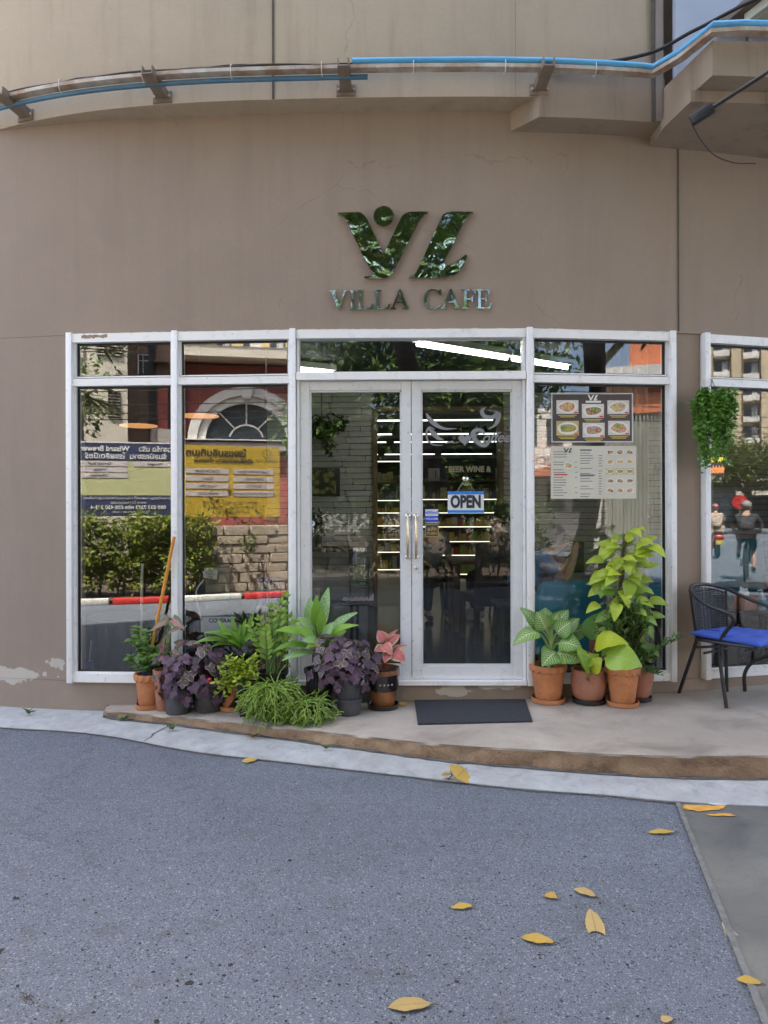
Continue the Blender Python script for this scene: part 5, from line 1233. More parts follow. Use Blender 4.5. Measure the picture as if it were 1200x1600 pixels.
leafmat('pothos_lime', (.34, .48, .035), (.52, .62, .05), (.38, .48, .08), 'plain', ribw=.04); leafmat('pothos_green', (.17, .32, .04), (.29, .43, .06), (.26, .36, .08), 'plain', ribw=.04)
leafmat('shrub_dark', (.055, .14, .03), (.14, .25, .055), (.12, .2, .06), ribw=.07); leafmat('aglao', (.17, .37, .05), (.25, .46, .07), (.36, .52, .2), 'speckle', (.48, .64, .36), ribw=.03)
leafmat('aglao_plain', (.20, .41, .035), (.29, .50, .05), (.26, .42, .08), ribw=.03); leafmat('pink_leaf', (.56, .13, .14), (.66, .20, .19), (.68, .26, .24), 'margin', (.60, .48, .22), ribw=.04)
leafmat('coleus', (.075, .035, .058), (.15, .082, .125), (.04, .018, .032), 'plain', rough=.5, tl=.15, ribw=.06, var=.4); leafmat('coleus_edge', (.10, .055, .07), (.15, .09, .11), (.09, .05, .06), 'margin', (.34, .37, .19), rough=.5, tl=.15)
leafmat('lime_small', (.27, .43, .03), (.56, .60, .05), (.34, .44, .08), rough=.45, ribw=.05); leafmat('zz_leaf', (.19, .38, .04), (.33, .50, .06), (.3, .42, .1), rough=.28, ribw=.04)
leafmat('fern_leaf', (.16, .34, .04), (.25, .44, .055), (.12, .2, .04), rough=.35, ribw=.04); leafmat('caladium', (.10, .16, .06), (.16, .22, .08), (.42, .09, .10), 'centre', (.46, .20, .20), ribw=.05); leafmat('small_green', (.11, .25, .045), (.21, .37, .07), (.2, .3, .1), ribw=.05)
leafmat('dead_leaf', (.22, .13, .055), (.32, .2, .09), tl=.1); leafmat('rhipsalis', (.11, .21, .025), (.28, .40, .05), tl=.1, rough=.5); leafmat('vine_leaf', (.11, .29, .035), (.22, .42, .06), (.14, .26, .05), ribw=.05)
# ---------------- right group
# dieffenbachia in scalloped terracotta
c = GP(861, 1103) + Vector((0, .1, 0)); d0 = c.y
t = plant('potted_dieffenbachia', 'dieffenbachia with cream veined leaves in a scalloped terracotta pot beside the door', c)
top = pot(t, c, .232, .118, .088, 'terracotta', 'scallop', 'terracotta')
st = P(862, 1000, d0)
mb = MB(); mb.tube(spline([c + Vector((0, 0, .2)), P(860, 1035, d0), P(861, 1000, d0), P(862, 985, d0)], 5), [.022 - .008 * i / 15 for i in range(16)], 10); mb.build('stem', 'petiole', t)
for (b, tp, w_, nr, sg, pe) in (
    ((843, 984, d0), (812, 950, d0 - .02), 22, (.3, -.8, .6), .05, (860, 1005, d0)), ((852, 985, d0 - .03), (838, 956, d0 - .05), 26, (0, -1, .5), .1, (861, 1005, d0)),
    ((862, 984, d0 + .03), (888, 954, d0 + .05), 24, (-.2, -.9, .6), .1, (862, 1005, d0)), ((850, 978, d0 + .04), (852, 950, d0 + .08), 26, (0, -1, .4), .1, (862, 1000, d0)),
    ((869, 990, d0 - .03), (893, 972, d0 - .05), 26, (.1, -1, .7), .14, (862, 1010, d0)), ((876, 993, d0 + .02), (905, 967, d0 + .04), 22, (-.4, -.8, .5), .1, (863, 1010, d0)),
    ((890, 990, d0 + .05), (917, 985, d0 + .07), 24, (0, -1, .6), .14, (864, 1010, d0)), ((842, 990, d0 - .06), (800, 1010, d0 - .12), 22, (-.1, -.8, .9), .22, (858, 1015, d0)),
    ((872, 1006, d0 - .05), (910, 1018, d0 - .12), 30, (.2, -.9, .8), .2, (862, 1020, d0)), ((868, 1020, d0 - .06), (846, 1042, d0 - .15), 30, (-.1, -1, .7), .22, (862, 1025, d0)),
    ((868, 1022, d0 - .07), (908, 1036, d0 - .14), 34, (.15, -1, .9), .16, (863, 1026, d0)), ((858, 980, d0 + .0), (872, 958, d0 - .01), 22, (.2, -1, .3), .12, (862, 1000, d0))):
    pleaf(t, 'dieff', b, tp, w_ * 1.25, nr, sg, 'ovate', .12, .03, pe, pr=.006)
# philodendron in round ribbed bowl
c = GP(927, 1106) + Vector((0, .12, 0)); d0 = c.y
t = plant('potted_philodendron', 'philodendron with huge lime leaves in a round ribbed terracotta bowl', c)
pot(t, c, .205, .117, .085, 'terracotta_dark', 'plain', 'pot_black', prof=[(.085, 0), (.092, .006)] + [(.117 - .026 * ((.12 - z) / .12) ** 2 * (1 if z < .12 else .4) + (.0022 if i % 2 else 0), z) for i, z in enumerate([.012 + .0085 * k for k in range(20)])] + [(.112, .195), (.116, .205), (.105, .205), (.1, .17)])
mb = MB()
for k in range(7): a = k * .9; mb.tube(spline([c + Vector((.04 * math.cos(a), .04 * math.sin(a), .18)), c + Vector((.012 * math.cos(a), .01, .27)), P(922 + 2 * k, 1000, d0)], 4), [.014, .012, .01, .009, .008, .007, .006, .006, .005], 8)
mb.build('stem', 'petiole_red', t)
for (m_, b, tp, w_, nr, sg, pe, sh) in (
    ('philo_dark', (926, 1005, d0 + .03), (950, 955, d0 + .08), 42, (-.3, -1, .2), .06, (924, 1040, d0), 'ovate'), ('philo_lime', (928, 1014, d0 - .14), (982, 1008, d0 - .24), 32, (.05, -.75, 1), .28, (926, 1045, d0), 'ovate'),
    ('philo_mid', (944, 1026, d0 - .2), (1003, 1043, d0 - .3), 40, (.1, -1, .55), .22, (926, 1052, d0), 'ovate'), ('philo_mid', (922, 1050, d0 - .12), (906, 1024, d0 - .18), 22, (.4, -1, .5), .1, (924, 1055, d0), 'ovate'), ('philo_lime', (922, 1050, d0 - .12), (940, 1028, d0 - .17), 20, (-.4, -1, .5), .1, (924, 1055, d0), 'ovate'),
    ('philo_mid', (918, 1020, d0 - .1), (912, 1046, d0 - .16), 30, (.2, -1, .6), .1, (924, 1050, d0), 'heart')):
    pleaf(t, m_, b, tp, w_ * 1.25, nr, sg, sh, .1, .025, pe, pr=.008, pm='petiole_red')
mb = MB(); leafcloud(mb, [(c.x + rnd.uniform(-.08, .08), c.y - .04 + rnd.uniform(-.06, .06), c.z + .2, .03) for _ in range(8)], 8, .05, .03, seed=4); stuff(mb.build('dry_litter', 'dead_leaf', t, smooth=False))
# pothos climbing a moss pole, ribbed pot with dark rim
c = GP(1000, 1098) + Vector((0, .05, 0)); d0 = min(c.y, 4.93); c.y = d0
t = plant('potted_pothos', 'tall lime pothos climbing a brown pole in a ribbed terracotta pot', c)
pot(t, c, .235, .098, .07, 'terracotta_dark', 'plain', 'pot_black', prof=[(.07, 0), (.075, .005)] + [(.075 + .03 * math.sin(min(1, z / .17) * 1.5) + (.0025 if i % 2 else 0), z) for i, z in enumerate([.012 + .009 * k for k in range(20)])] + [(.098, .2), (.1, .205)])
mb = MB(); mb.lathe([(.1, .0), (.106, .004), (.106, .026), (.094, .026)], (c.x, c.y, c.z + .234), 32, cap=False); mb.build('rim', 'pot_black', t)
pb_, ptp = c + Vector((-.02, 0, .2)), P(978, 836, d0 - .02)
mb = MB(); pp = [pb_.lerp(ptp, i / 20) + Vector((-.06 * math.sin(i / 20 * 3.1), 0, 0)) for i in range(21)]; mb.tube(pp, [.026 - .012 * i / 20 + rnd.uniform(-.003, .003) for i in range(21)], 10); mb.build('moss_pole', 'stem_brown', t)
rp = random.Random(15)
for k in range(92):
    f = k / 91; o_ = pp[min(20, int(4 + f * 16))]; hgt = f
    side = rp.uniform(-1, 1)
    ex = rp.uniform(.05, .16) * (1.25 - .5 * f); dv = Vector((side * ex * 1.15, -rp.uniform(.02, .14) if k % 3 else rp.uniform(.0, .06), rp.uniform(-.01, .07)))
    B = o_ + dv; ln = rp.uniform(.105, .155) * (1.1 - .15 * f); dr = Vector((side * .8 + rp.uniform(-.35, .35), -rp.uniform(-.1, .55), -rp.uniform(.15, 1.0) + .5 * f)).normalized()
    mb = MB(); mb.leaf(B, B + dr * ln, ln * rp.uniform(.5, .62), Vector((side * .2, -.8, .75)), rp.uniform(.06, .2), 'ovate', .25, .02, 8)
    o = mb.build('leaf', 'pothos_lime' if (f > .52 or rp.random() < .25) else 'pothos_green', t, ang=180)
    mb = MB(); mb.tube(spline([o_, o_.lerp(B, .5) + Vector((0, 0, .02)), B], 4), .003, 5); mb.build('petiole', 'petiole', o)
# dark small-leaved shrub in scalloped pot
c = GP(981, 1110) + Vector((0, .11, 0)); d0 = c.y
t = plant('potted_shrub', 'dense dark small leaved shrub in a scalloped terracotta pot', c)
pot(t, c, .235, .108, .08, 'terracotta', 'scallop', 'terracotta')
rp = random.Random(8); tw = MB(); fl = MB()
for k in range(90):
    a = rp.uniform(0, 6.28); tx_, ty_ = P(985 + rp.gauss(0, 22), 0, d0).x, d0 + rp.uniform(-.1, .12); z1 = P(0, 925 + 95 * rp.random() ** 1.3 + abs(tx_ - c.x) * 160, d0).z
    T = Vector((tx_, ty_, z1)); B = c + Vector((rp.uniform(-.03, .03), rp.uniform(-.03, .03), .2)); pts = spline([B, B.lerp(T, .5) + Vector((rp.uniform(-.03, .03), 0, .03)), T], 8); tw.tube(pts, [.005 - .0035 * i / 16 for i in range(17)], 5)
    for j in range(4, 17):
        for s_ in range(2):
            d = Vector((rp.uniform(-1, 1), rp.uniform(-1, .6), rp.uniform(-.1, .9))).normalized(); l = rp.uniform(.035, .056); fl.leaf(pts[j], pts[j] + d * l, l * .4, Vector((rp.uniform(-.5, .5), -.5, 1)), .1, 'lance', .3, 0, 3)
tw.build('stem', 'stem_brown', t); stuff(fl.build('foliage', 'shrub_dark', t, ang=180))
# ---------------- left group
# leafy small plant in scalloped pot at the end of the step
c = GP(227, 1110) + Vector((.0, .09, 0)); d0 = c.y
t = plant('potted_jasmine', 'upright small leaved green plant in a scalloped terracotta pot at the step end', c)
ztop = pot(t, c, .215, .1, .077, 'terracotta', 'scallop', 'terracotta'); rp = random.Random(2); tw = MB(); lm_ = []
for v in range(4):
    q = MB(); q.leaf((0, 0, 0), (0, 1, 0), .5 + .05 * v, (0, 0, 1), .06 * v, 'ovate', .25, .02, 5); lm_.append(q.mesh('leaf', 'small_green'))
def leaf_at(t, meshes, p, d, l, up, rp=rnd):
    d = Vector(d).normalized(); up = Vector(up); s_ = d.cross(up)
    if s_.length < .01: s_ = d.cross(Vector((.1, 1, .2)))
    s_.normalize(); n_ = s_.cross(d)
    o = put('leaf', meshes[rp.randrange(len(meshes))], t); o.matrix_basis = Matrix.Translation(-Vector(t.location)) @ basis(p, s_, d, n_) @ Matrix.Diagonal((l, l, l, 1)) if False else basis(p, s_, d, n_) @ Matrix.Diagonal((l, l, l, 1)); return o
for (x1, y1) in ((215, 978), (232, 985), (206, 1000), (240, 1010), (222, 1005), (250, 1022), (204, 1026), (228, 1030)):
    T = P(x1, y1, d0 + rp.uniform(-.05, .05)); B = c + Vector((rp.uniform(-.02, .02), rp.uniform(-.02, .02), .2)); pts = spline([B, B.lerp(T, .5) + Vector((rp.uniform(-.02, .02), 0, .02)), T], 6); tw.tube(pts, [.005 - .0003 * i for i in range(13)], 5)
    for j in range(4, 13):
        for s_ in (-1, 1): leaf_at(t, lm_, pts[j], (s_ * rp.uniform(.4, 1), rp.uniform(-.9, .3), rp.uniform(-.2, .6)), rp.uniform(.045, .07), (0, -.5, 1), rp)
tw.build('stem', 'stem_brown', t)
# caladium behind it
c = GP(268, 1098) + Vector((0, .02, 0)); c.y = min(c.y, 4.95); d0 = c.y
t = plant('potted_caladium', 'caladium with pink splashed pointed leaves in a small clay pot', c); pot(t, c, .28, .075, .06, 'terracotta_dark', 'lip')
q0 = c + Vector((0, 0, .25))
for (b, tp, w_, nr) in (((262, 970, d0), (236, 984, d0 - .05), 15, (.3, -.6, 1)), ((268, 968, d0), (288, 985, d0 - .08), 20, (0, -.9, .8)), ((262, 990, d0 - .06), (290, 980, d0 - .1), 16, (0, -.5, 1)), ((252, 1020, d0 - .05), (258, 992, d0 - .1), 16, (-.2, -1, .2)),
                        ((262, 1010, d0 - .03), (244, 1008, d0 - .1), 12, (0, -1, .6)), ((275, 1008, d0), (292, 1000, d0 - .03), 14, (0, -1, .5)), ((270, 1015, d0 - .05), (285, 1030, d0 - .1), 14, (0, -1, .6)), ((258, 1022, d0 - .05), (245, 1035, d0 - .1), 13, (0, -1, .6)), ((265, 975, d0 + .03), (255, 958, d0 + .05), 14, (.2, -1, .3))):
    pleaf(t, 'caladium', b, tp, w_, nr, .08, 'heart', .2, .03, q0, pr=.003)
# purple coleus mounds
def rosettes(t, cx, pts, meshes, l0, rp, per=4, edge=None, pe=.0):
    for (p, d) in pts:
        d = d.normalized(); a0 = rp.uniform(0, 6.28); sd_ = d.cross(Vector((.2, .1, 1))).normalized(); up = sd_.cross(d)
        ms = edge if (edge and rp.random() < pe) else meshes
        for tier in range(1):
            for k in range(per if tier == 0 else 2):
                a = a0 + tier * .78 + 2 * math.pi * k / (per if tier == 0 else 2) + rp.uniform(-.2, .2); v = (sd_ * math.cos(a) + up * math.sin(a)) + d * (.05 + .45 * tier); l = l0 * rp.uniform(.55, 1.2)
                leaf_at(t, ms, p + d * .012 * tier, v + Vector((0, 0, -.25)), l, d, rp)
def cmesh(m, n_=4, wd=.72, shape='ovate', sag=.06):
    out = []
    for v in range(n_): q = MB(); q.leaf((0, 0, 0), (0, 1, 0), wd + .05 * v, (0, 0, 1), sag * (1 - v * .5), shape, .2, .025, 6, .25); out.append(q.mesh('leaf', m))
    return out
cm, ce = cmesh('coleus', 4, .7, 'round'), cmesh('coleus_edge', 4, .7, 'round')
def coleus(lab, foot, pots, cen, rad, nros, seed, l0):
    rp = random.Random(seed); t = plant('potted_coleus', lab, foot)
    for (pc, h_, rt, rb_) in pots: pot(t, pc, h_, rt, rb_, 'pot_grey', 'lip', soil=True)
    pts = []; tw = MB(); base = Vector(foot) + Vector((0, 0, pots[0][1]))
    for k in range(nros):
        f = (k + .5) / nros; ph = math.acos(1 - 1.55 * f); a = k * 2.39996
        d = Vector((math.sin(ph) * math.cos(a), math.sin(ph) * math.sin(a), math.cos(ph)))
        if d.y > .55: d.y *= -.6
        j = rp.uniform(.72, 1.16); p = Vector((cen[0] + d.x * rad[0] * j, cen[1] + d.y * rad[1] * j, cen[2] + d.z * rad[2] * j))
        pts.append((p, d + Vector((rp.uniform(-.5, .5), -.25 + rp.uniform(-.4, .2), .35 + rp.uniform(-.3, .4))))); tw.tube(spline([base, base.lerp(p, .5) + Vector((0, 0, .04)), p], 4), [.005 - .0004 * i for i in range(9)], 5)
    rosettes(t, cen, pts, cm, l0, rp, 4, ce, .28); tw.build('stem', 'stem_purple', t)
    return t
pc = GP(320, 1115) + Vector((0, .1, 0)); pc2 = GP(272, 1118) + Vector((0, .08, 0))
cc_ = P(302, 1058, pc.y - .04)
coleus('wide purple coleus spilling over two grey plastic pots', pc, [(pc, .19, .105, .1), (pc2, .17, .085, .08)], cc_, (.26, .16, .235), 75, 5, .052)
pc = GP(543, 1122) + Vector((0, .1, 0)); cc_ = P(533, 1040, pc.y - .0)
t = coleus('bushy purple coleus on two stacked grey nursery pots beside the doors', pc, [(pc, .11, .082, .08)], cc_, (.22, .15, .2), 75, 11, .05)
mb = MB(); mb.lathe([(.072, 0), (.085, .16), (.08, .16), (.075, .12)], (pc.x, pc.y, pc.z + .1), 32); mb.build('pot', 'pot_grey', t)
# bird's-nest fern
c = GP(372, 1096); c.y = 4.92; c.z = plat_z(c.x); d0 = c.y
t = plant('potted_fern', 'strap leaved fern in a black pot behind the purple coleus', c); pot(t, c, .3, .085, .07, 'pot_black', 'lip'); q0 = P(372, 1015, d0)
for (tp, w_, nr, sg) in (((300, 1006, d0 - .12), 13, (0, -.6, 1), .2), ((318, 988, d0 - .1), 15, (0, -.7, 1), .22), ((340, 968, d0 - .05), 14, (-.2, -.8, .8), .15), ((362, 962, d0), 12, (0, -1, .4), .08), ((384, 966, d0), 12, (0, -1, .3), .06), ((396, 955, d0 + .03), 11, (.2, -1, .2), .05), ((345, 990, d0 - .15), 15, (-.1, -.7, 1), .2), ((360, 985, d0 - .16), 13, (0, -.9, .8), .15), ((330, 1010, d0 - .1), 13, (0, -.6, 1), .2), ((355, 1000, d0 - .14), 12, (0, -1, .7), .1), ((405, 985, d0 - .05), 11, (0, -1, .6), .12), ((376, 975, d0 - .1), 12, (0, -1, .5), .1)):
    pleaf(t, 'fern_leaf', (372 + rnd.uniform(-5, 5), 1012, d0), tp, w_, nr, sg, 'lance', .3, .03)
# yellow-green bush with pots in front
c = GP(384, 1122) + Vector((0, .07, 0)); d0 = c.y
t = plant('potted_lime_bush', 'yellow green small leaved bush leaning out of a square black pot', c)
for k, (z0, s_) in enumerate(((0, 1.), (.105, 1.08))):
    mb = MB(); r0, r1, h_ = .046 * s_, .06 * s_, .12; vs_ = [(c.x + a * r, c.y + b_ * r, c.z + .002 + z0 + z) for (r, z) in ((r0, 0), (r1, h_), (r1 * .92, h_), (r0 * .9, .03)) for a, b_ in ((-1, -1), (1, -1), (1, 1), (-1, 1))]
    mb.add(vs_, [(0, 1, 2, 3)] + [(i * 4 + j, i * 4 + (j + 1) % 4, i * 4 + 4 + (j + 1) % 4, i * 4 + 4 + j) for i in range(3) for j in range(4)] + [(12, 13, 14, 15)]); mb.build('pot', 'pot_black', t, smooth=False)
lm2 = cmesh('lime_small', 4, .5, 'obov', .08); rp = random.Random(6); tw = MB()
for k in range(60):
    x1, y1 = rp.uniform(330, 410), rp.uniform(1020, 1090)
    if (x1 - 366) * .55 + (y1 - 1052) > 34 or (x1 < 350 and y1 < 1036): continue
    T = P(x1, y1, d0 - rp.uniform(.0, .12)); B = P(380, 1080, d0); pts = spline([B, B.lerp(T, .5) + Vector((0, 0, .05)), T], 5); tw.tube(pts, .003, 5)
    for j in range(5, 11, 2):
        for s_ in range(3): leaf_at(t, lm2, pts[j], (rp.uniform(-1, 1), rp.uniform(-1, .3), rp.uniform(-.3, .9)), rp.uniform(.028, .046), (0, -.5, 1), rp)
tw.build('stem', 'stem_green', t)
mat('flower_red', (.7, .03, .03), .6); mb = MB(); q = P(324, 1060, d0 - .1); leafcloud(mb, [(q.x, q.y, q.z, .012)], 12, .02, .01, seed=1); mb.build('flower', 'flower_red', t, smooth=False)
c = GP(357, 1114) + Vector((0, .1, 0)); t = plant('clay_pot', 'plain terracotta pot half hidden under the yellow green bush', c); pot(t, c, .17, .085, .068, 'terracotta', 'lip', 'terracotta')
# dried dead plant in black pot
c = GP(412, 1108) + Vector((0, .08, 0)); d0 = c.y
t = plant('withered_plant', 'withered brown plant in a small black pot', c); pot(t, c, .13, .065, .052, 'pot_black', 'lip'); rp = random.Random(3); tw = MB(); fl = MB()
for k in range(16):
    T = P(rp.uniform(398, 432), rp.uniform(1036, 1076), d0 - rp.uniform(0, .1)); B = c + Vector((0, 0, .12)); pts = spline([B, B.lerp(T, .6) + Vector((0, 0, .05)), T], 4); tw.tube(pts, .002, 4)
    for j in range(3, 9): d = Vector((rp.uniform(-1, 1), rp.uniform(-1, .3), rp.uniform(-1, .3))); fl.leaf(pts[j], pts[j] + d.normalized() * .03, .009, (0, -.6, .8), .2, 'lance', .5, .05, 3)
tw.build('stem', 'dead_leaf', t); stuff(fl.build('foliage', 'dead_leaf', t, ang=180))
# ZZ plant in black pot
c = GP(432, 1097); c.y = 4.86; c.z = plat_z(c.x); d0 = c.y
t = plant('potted_zz_plant', 'glossy feather leaved plant in a tall black pot', c); pot(t, c, .27, .098, .075, 'pot_black', 'lip'); rp = random.Random(9); lm3 = cmesh('zz_leaf', 3, .46, 'ovate', .04)
for (x1, y1, dd) in ((440, 942, .0), (447, 932, .03), (424, 950, -.02), (405, 968, -.08), (392, 978, -.1), (452, 965, .02), (415, 985, -.12), (436, 968, .06), (460, 975, -.03)):
    T = P(x1, y1, d0 + dd); B = c + Vector((rp.uniform(-.03, .03), rp.uniform(-.03, .03), .24)); pts = spline([B, B.lerp(T, .5) + Vector((0, 0, .02)), T], 9); mb = MB(); mb.tube(pts, [.009 - .0004 * i for i in range(19)], 7); o = mb.build('stem', 'stem_green', t)
    ax = (T - B).normalized(); sd_ = ax.cross(Vector((0, -1, .3))).normalized()
    for j in range(6, 19, 2):
        for s_ in (-1, 1): leaf_at(t, lm3, pts[j], sd_ * s_ + ax * .75 + Vector((0, rp.uniform(-.25, .1), 0)), rp.uniform(.055, .07) * (1 - .3 * abs(j - 11) / 7), (0, -1, .5), rp)
    leaf_at(t, lm3, pts[-1], ax, .05, (0, -1, .3), rp)
# rhipsalis mounds
def rhip(lab, foot, cen, rx_, rz_, nst_, seed, hgt):
    rp = random.Random(seed); t = plant('potted_rhipsalis', lab, foot); pot(t, foot, hgt, .075, .06, 'pot_black', 'lip'); mb = MB(); cen = Vector(cen)
    for k in range(nst_):
        a = rp.uniform(-math.pi, math.pi); up_ = rp.random(); p = cen + Vector((rp.uniform(-.06, .06), rp.uniform(-.06, .06), rp.uniform(-.03, .03)))
        d = Vector((math.cos(a), math.sin(a) * .8 - .3, .9 * up_)).normalized(); pts = [p]; ln = rx_ * rp.uniform(.6, 1.35) + rz_ * .5; st_ = ln / 9
        for j in range(9):
            d = (d + Vector((rp.uniform(-.22, .22), rp.uniform(-.22, .22), rp.uniform(-.15, .1) - .26 * (1 - .35 * up_)))).normalized(); q = pts[-1] + d * st_
            zf = .014 + (plat_z(q.x) if q.y > GPE(q.x) else .045)
            if q.z < zf: q.z = zf; d.z = abs(d.z) * .3
            pts.append(q)
            if j in (4, 6, 7) and rp.random() < .75: e_ = (d + Vector((rp.uniform(-.9, .9), rp.uniform(-.9, .5), rp.uniform(.0, .9)))).normalized() * rp.uniform(.025, .055); mb.tube([q, q + e_ * .55 + Vector((0, 0, .004)), q + e_], [.004, .0042, .0024], 5)
        mb.tube(pts, [.0045 - .0002 * j for j in range(10)], 5)
    stuff(mb.build('foliage', 'rhipsalis', t)); return t
def GPE(X): 
    return min(EDGE, key=lambda e_: abs(e_.x - X)).y
f1 = GP(426, 1127) + Vector((0, .05, 0)); f2 = GP(488, 1130) + Vector((0, .05, 0))
rhip('large mound of thin jointed green stems hanging over the step edge', f1, P(424, 1078, f1.y), .095, .27, 260, 3, .15); rhip('smaller mound of thin jointed green stems beside the bushy coleus', f2, P(480, 1102, f2.y), .085, .17, 170, 7, .11)
for (x, y, s_) in ((441, 1063, 0), (452, 1075, 0)): pass
# big pale green aglaonema
c = GP(500, 1104); c.y = 4.87; c.z = plat_z(c.x); d0 = c.y
t = plant('potted_aglaonema', 'large aglaonema with broad pale green upright leaves in a black pot', c); pot(t, c, .28, .1, .08, 'pot_black', 'lip')
for (m_, b, tp, w_, nr, sg) in (('aglao', (503, 985, d0 + .02), (513, 918, d0 + .05), 22, (-.3, -1, .1), .06), ('aglao_plain', (490, 978, d0), (494, 930, d0 - .02), 17, (.3, -1, .2), .08), ('aglao', (482, 980, d0 + .03), (484, 934, d0 + .08), 20, (.2, -1, .2), .08), ('aglao', (512, 990, d0 - .03), (558, 957, d0 - .06), 17, (-.3, -.8, .7), .1), ('aglao_plain', (512, 998, d0 - .05), (560, 977, d0 - .12), 15, (-.2, -.7, .9), .15), ('aglao_plain', (486, 1000, d0 - .05), (430, 985, d0 - .12), 20, (.1, -.7, 1), .16), ('aglao', (490, 985, d0), (464, 965, d0 - .02), 18, (.3, -.9, .6), .12), ('aglao_plain', (492, 1003, d0 - .08), (463, 978, d0 - .12), 17, (.3, -1, .6), .12), ('aglao_plain', (505, 1008, d0 - .08), (478, 1012, d0 - .18), 18, (.1, -.9, .8), .25), ('aglao', (505, 1000, d0 - .06), (522, 972, d0 - .1), 19, (-.3, -1, .5), .12), ('aglao_plain', (490, 1015, d0 - .05), (426, 1018, d0 - .1), 17, (.1, -.6, 1), .2), ('aglao', (492, 1020, d0 - .05), (440, 1032, d0 - .14), 16, (.2, -.8, 1), .15), ('aglao_plain', (500, 995, d0 - .06), (503, 950, d0 - .08), 18, (.1, -1, .2), .08), ('aglao_plain', (515, 1005, d0 - .04), (540, 985, d0 + .02), 16, (-.3, -.9, .5), .12), ('aglao', (497, 1004, d0 - .1), (472, 1000, d0 - .2), 17, (.2, -1, .7), .14)):
    pleaf(t, m_, b, tp, w_, nr, sg, 'lance', .3, .03, (500, 1040, d0), pr=.006)
mb = MB(); mb.tube([c + Vector((0, 0, .25)), P(500, 1010, d0)], [.02, .016], 8); mb.build('stem', 'petiole', t)
# pink aglaonema in glazed pot
c = GP(598, 1112) + Vector((0, .1, 0)); d0 = c.y
t = plant('potted_pink_aglaonema', 'pink leaved aglaonema in a brown glazed pot on a black saucer', c)
pot(t, c, .25, .108, .083, 'glaze_brown', 'plain', 'glaze_black'); z0 = c.z + .028
mb = MB(); mb.lathe([(.1, .10), (.1075, .13), (.1095, .19), (.113, .2), (.113, .25), (.1, .252)], (c.x, c.y, z0), 40, cap=False); band = mb.build('glaze_band', 'glaze_black', t)
mb = MB(); mb.lathe([(.1136, .21), (.1142, .215), (.1142, .235), (.1136, .24)], (c.x, c.y, z0), 40, cap=False); mb.build('glaze_stripe', 'glaze_brown', t)
for a in (-1.75, -1.5, -1.25, -1.0): mb = MB(); mb.ell((c.x + .1085 * math.cos(a), c.y + .1085 * math.sin(a), z0 + .15), (.006, .004, .006), 8, 6); mb.build('dot', 'glaze_dot', band)
q0 = c + Vector((0, 0, .26))
for (b, tp, w_, nr) in (((600, 1003, d0 - .02), (590, 985, d0), 20, (.2, -1, .4)), ((603, 1008, d0), (625, 992, d0 + .02), 18, (-.2, -1, .6)), ((602, 1014, d0 - .05), (584, 1018, d0 - .12), 20, (0, -.8, .9)), ((614, 1018, d0 - .04), (632, 1034, d0 - .09), 26, (0, -1, .5)), ((612, 1016, d0 + .02), (638, 1009, d0 + .05), 10, (0, -.3, 1)), ((600, 1000, d0 + .03), (622, 983, d0 + .05), 6, (0, -1, .3)), ((606, 1020, d0 - .06), (600, 1036, d0 - .12), 16, (0, -1, .5)), ((598, 1006, d0 - .04), (612, 1024, d0 - .1), 18, (.2, -1, .7))):
    pleaf(t, 'pink_leaf', b, tp, w_, nr, .1, 'ovate', .2, .03, q0, pr=.004, pm='petiole_red')
# small weeds along the wall foot
rp = random.Random(12)
for k, (x, y, s_, lab) in enumerate(((186, 1092, .16, 'grey green long leaved weed at the wall beside the scalloped pot'), (193, 1124, .05, 'tiny green weed in the crack at the blunt end of the step'), (270, 1139, .05, 'tiny green weed growing where the step meets the kerb under the coleus'), (508, 1170, .04, 'tiny green weed below the mound of jointed stems'), (45, 1114, .05, 'small weed at the foot of the wall left of the windows'), (395, 1152, .05, 'dry brown weed hanging below the step under the square pot'))):
    q = GP(x, y) if y < 1100 else GR(x, y, .036); t = thing('weed', lab, 'weed', q); mb = MB()
    for j in range(9): a = rp.uniform(0, 6.28); e_ = Vector((math.cos(a), math.sin(a) * .5 - .2, rp.uniform(.1, .9))) * s_; mb.leaf(q, q + e_, s_ * (.12 if k == 0 else .3), (0, -.5, 1), .2, 'lance', .3, .02, 4)
    mb.build('leaf', 'shrub_dark' if k not in (5,) else 'dead_leaf', t, ang=180)
# ================================================================ things fixed to the facade
def mirror(name, c, rough, bs, bstr):
    m, n, b, o = nodes_of(name); b.inputs['Base Color'].default_value = c4(c); b.inputs['Metallic'].default_value = 1; b.inputs['Roughness'].default_value = rough
    bump(n, b, noise(n, wpos(n), bs, 2, .4, .5), bstr, .02); return m
mirror('mirror_steel', (.8, .82, .8), .03, 9., .8); mirror('mirror_dimmed', (.42, .43, .41), .06, 5., .25); mirror('steel_edge', (.7, .68, .62), .22, 30., .1)  # the dimmed copy carries a dark foliage reflection in its colour
LX0, LS = 0., 0.
def wallM(x, y, o=-.004):
    """frame on the curved wall at a photo pixel: x along wall, y up, z out"""
    d = 5.0
    for _ in range(20): d = W((x - 600) / FP * d)
    X = (x - 600) / FP * d; sl_ = (W(X + .05) - W(X - .05)) / .1; t = Vector((1, sl_, 0)).normalized(); nn = Vector((t.y, -t.x, 0))
    return basis(Vector((X, d, CH - (y - 800) / FP * d)) - nn * o, t, (0, 0, 1), nn), FP / d
M0, ppm = wallM(640, 400, -.006)
def LP_(pts): return [((480 + a / 3.75 - 640) / ppm, (400 - (300 + b_ / 3.75)) / ppm) for a, b_ in pts]
def sm2(pts, k=4): return [(v.x, v.y) for v in spline([Vector((a, b_, 0)) for a, b_ in pts], k)]
lg = thing('logo_sign', 'mirror polished steel emblem of a slanted V with dot and curved L', 'sign', M0.translation)
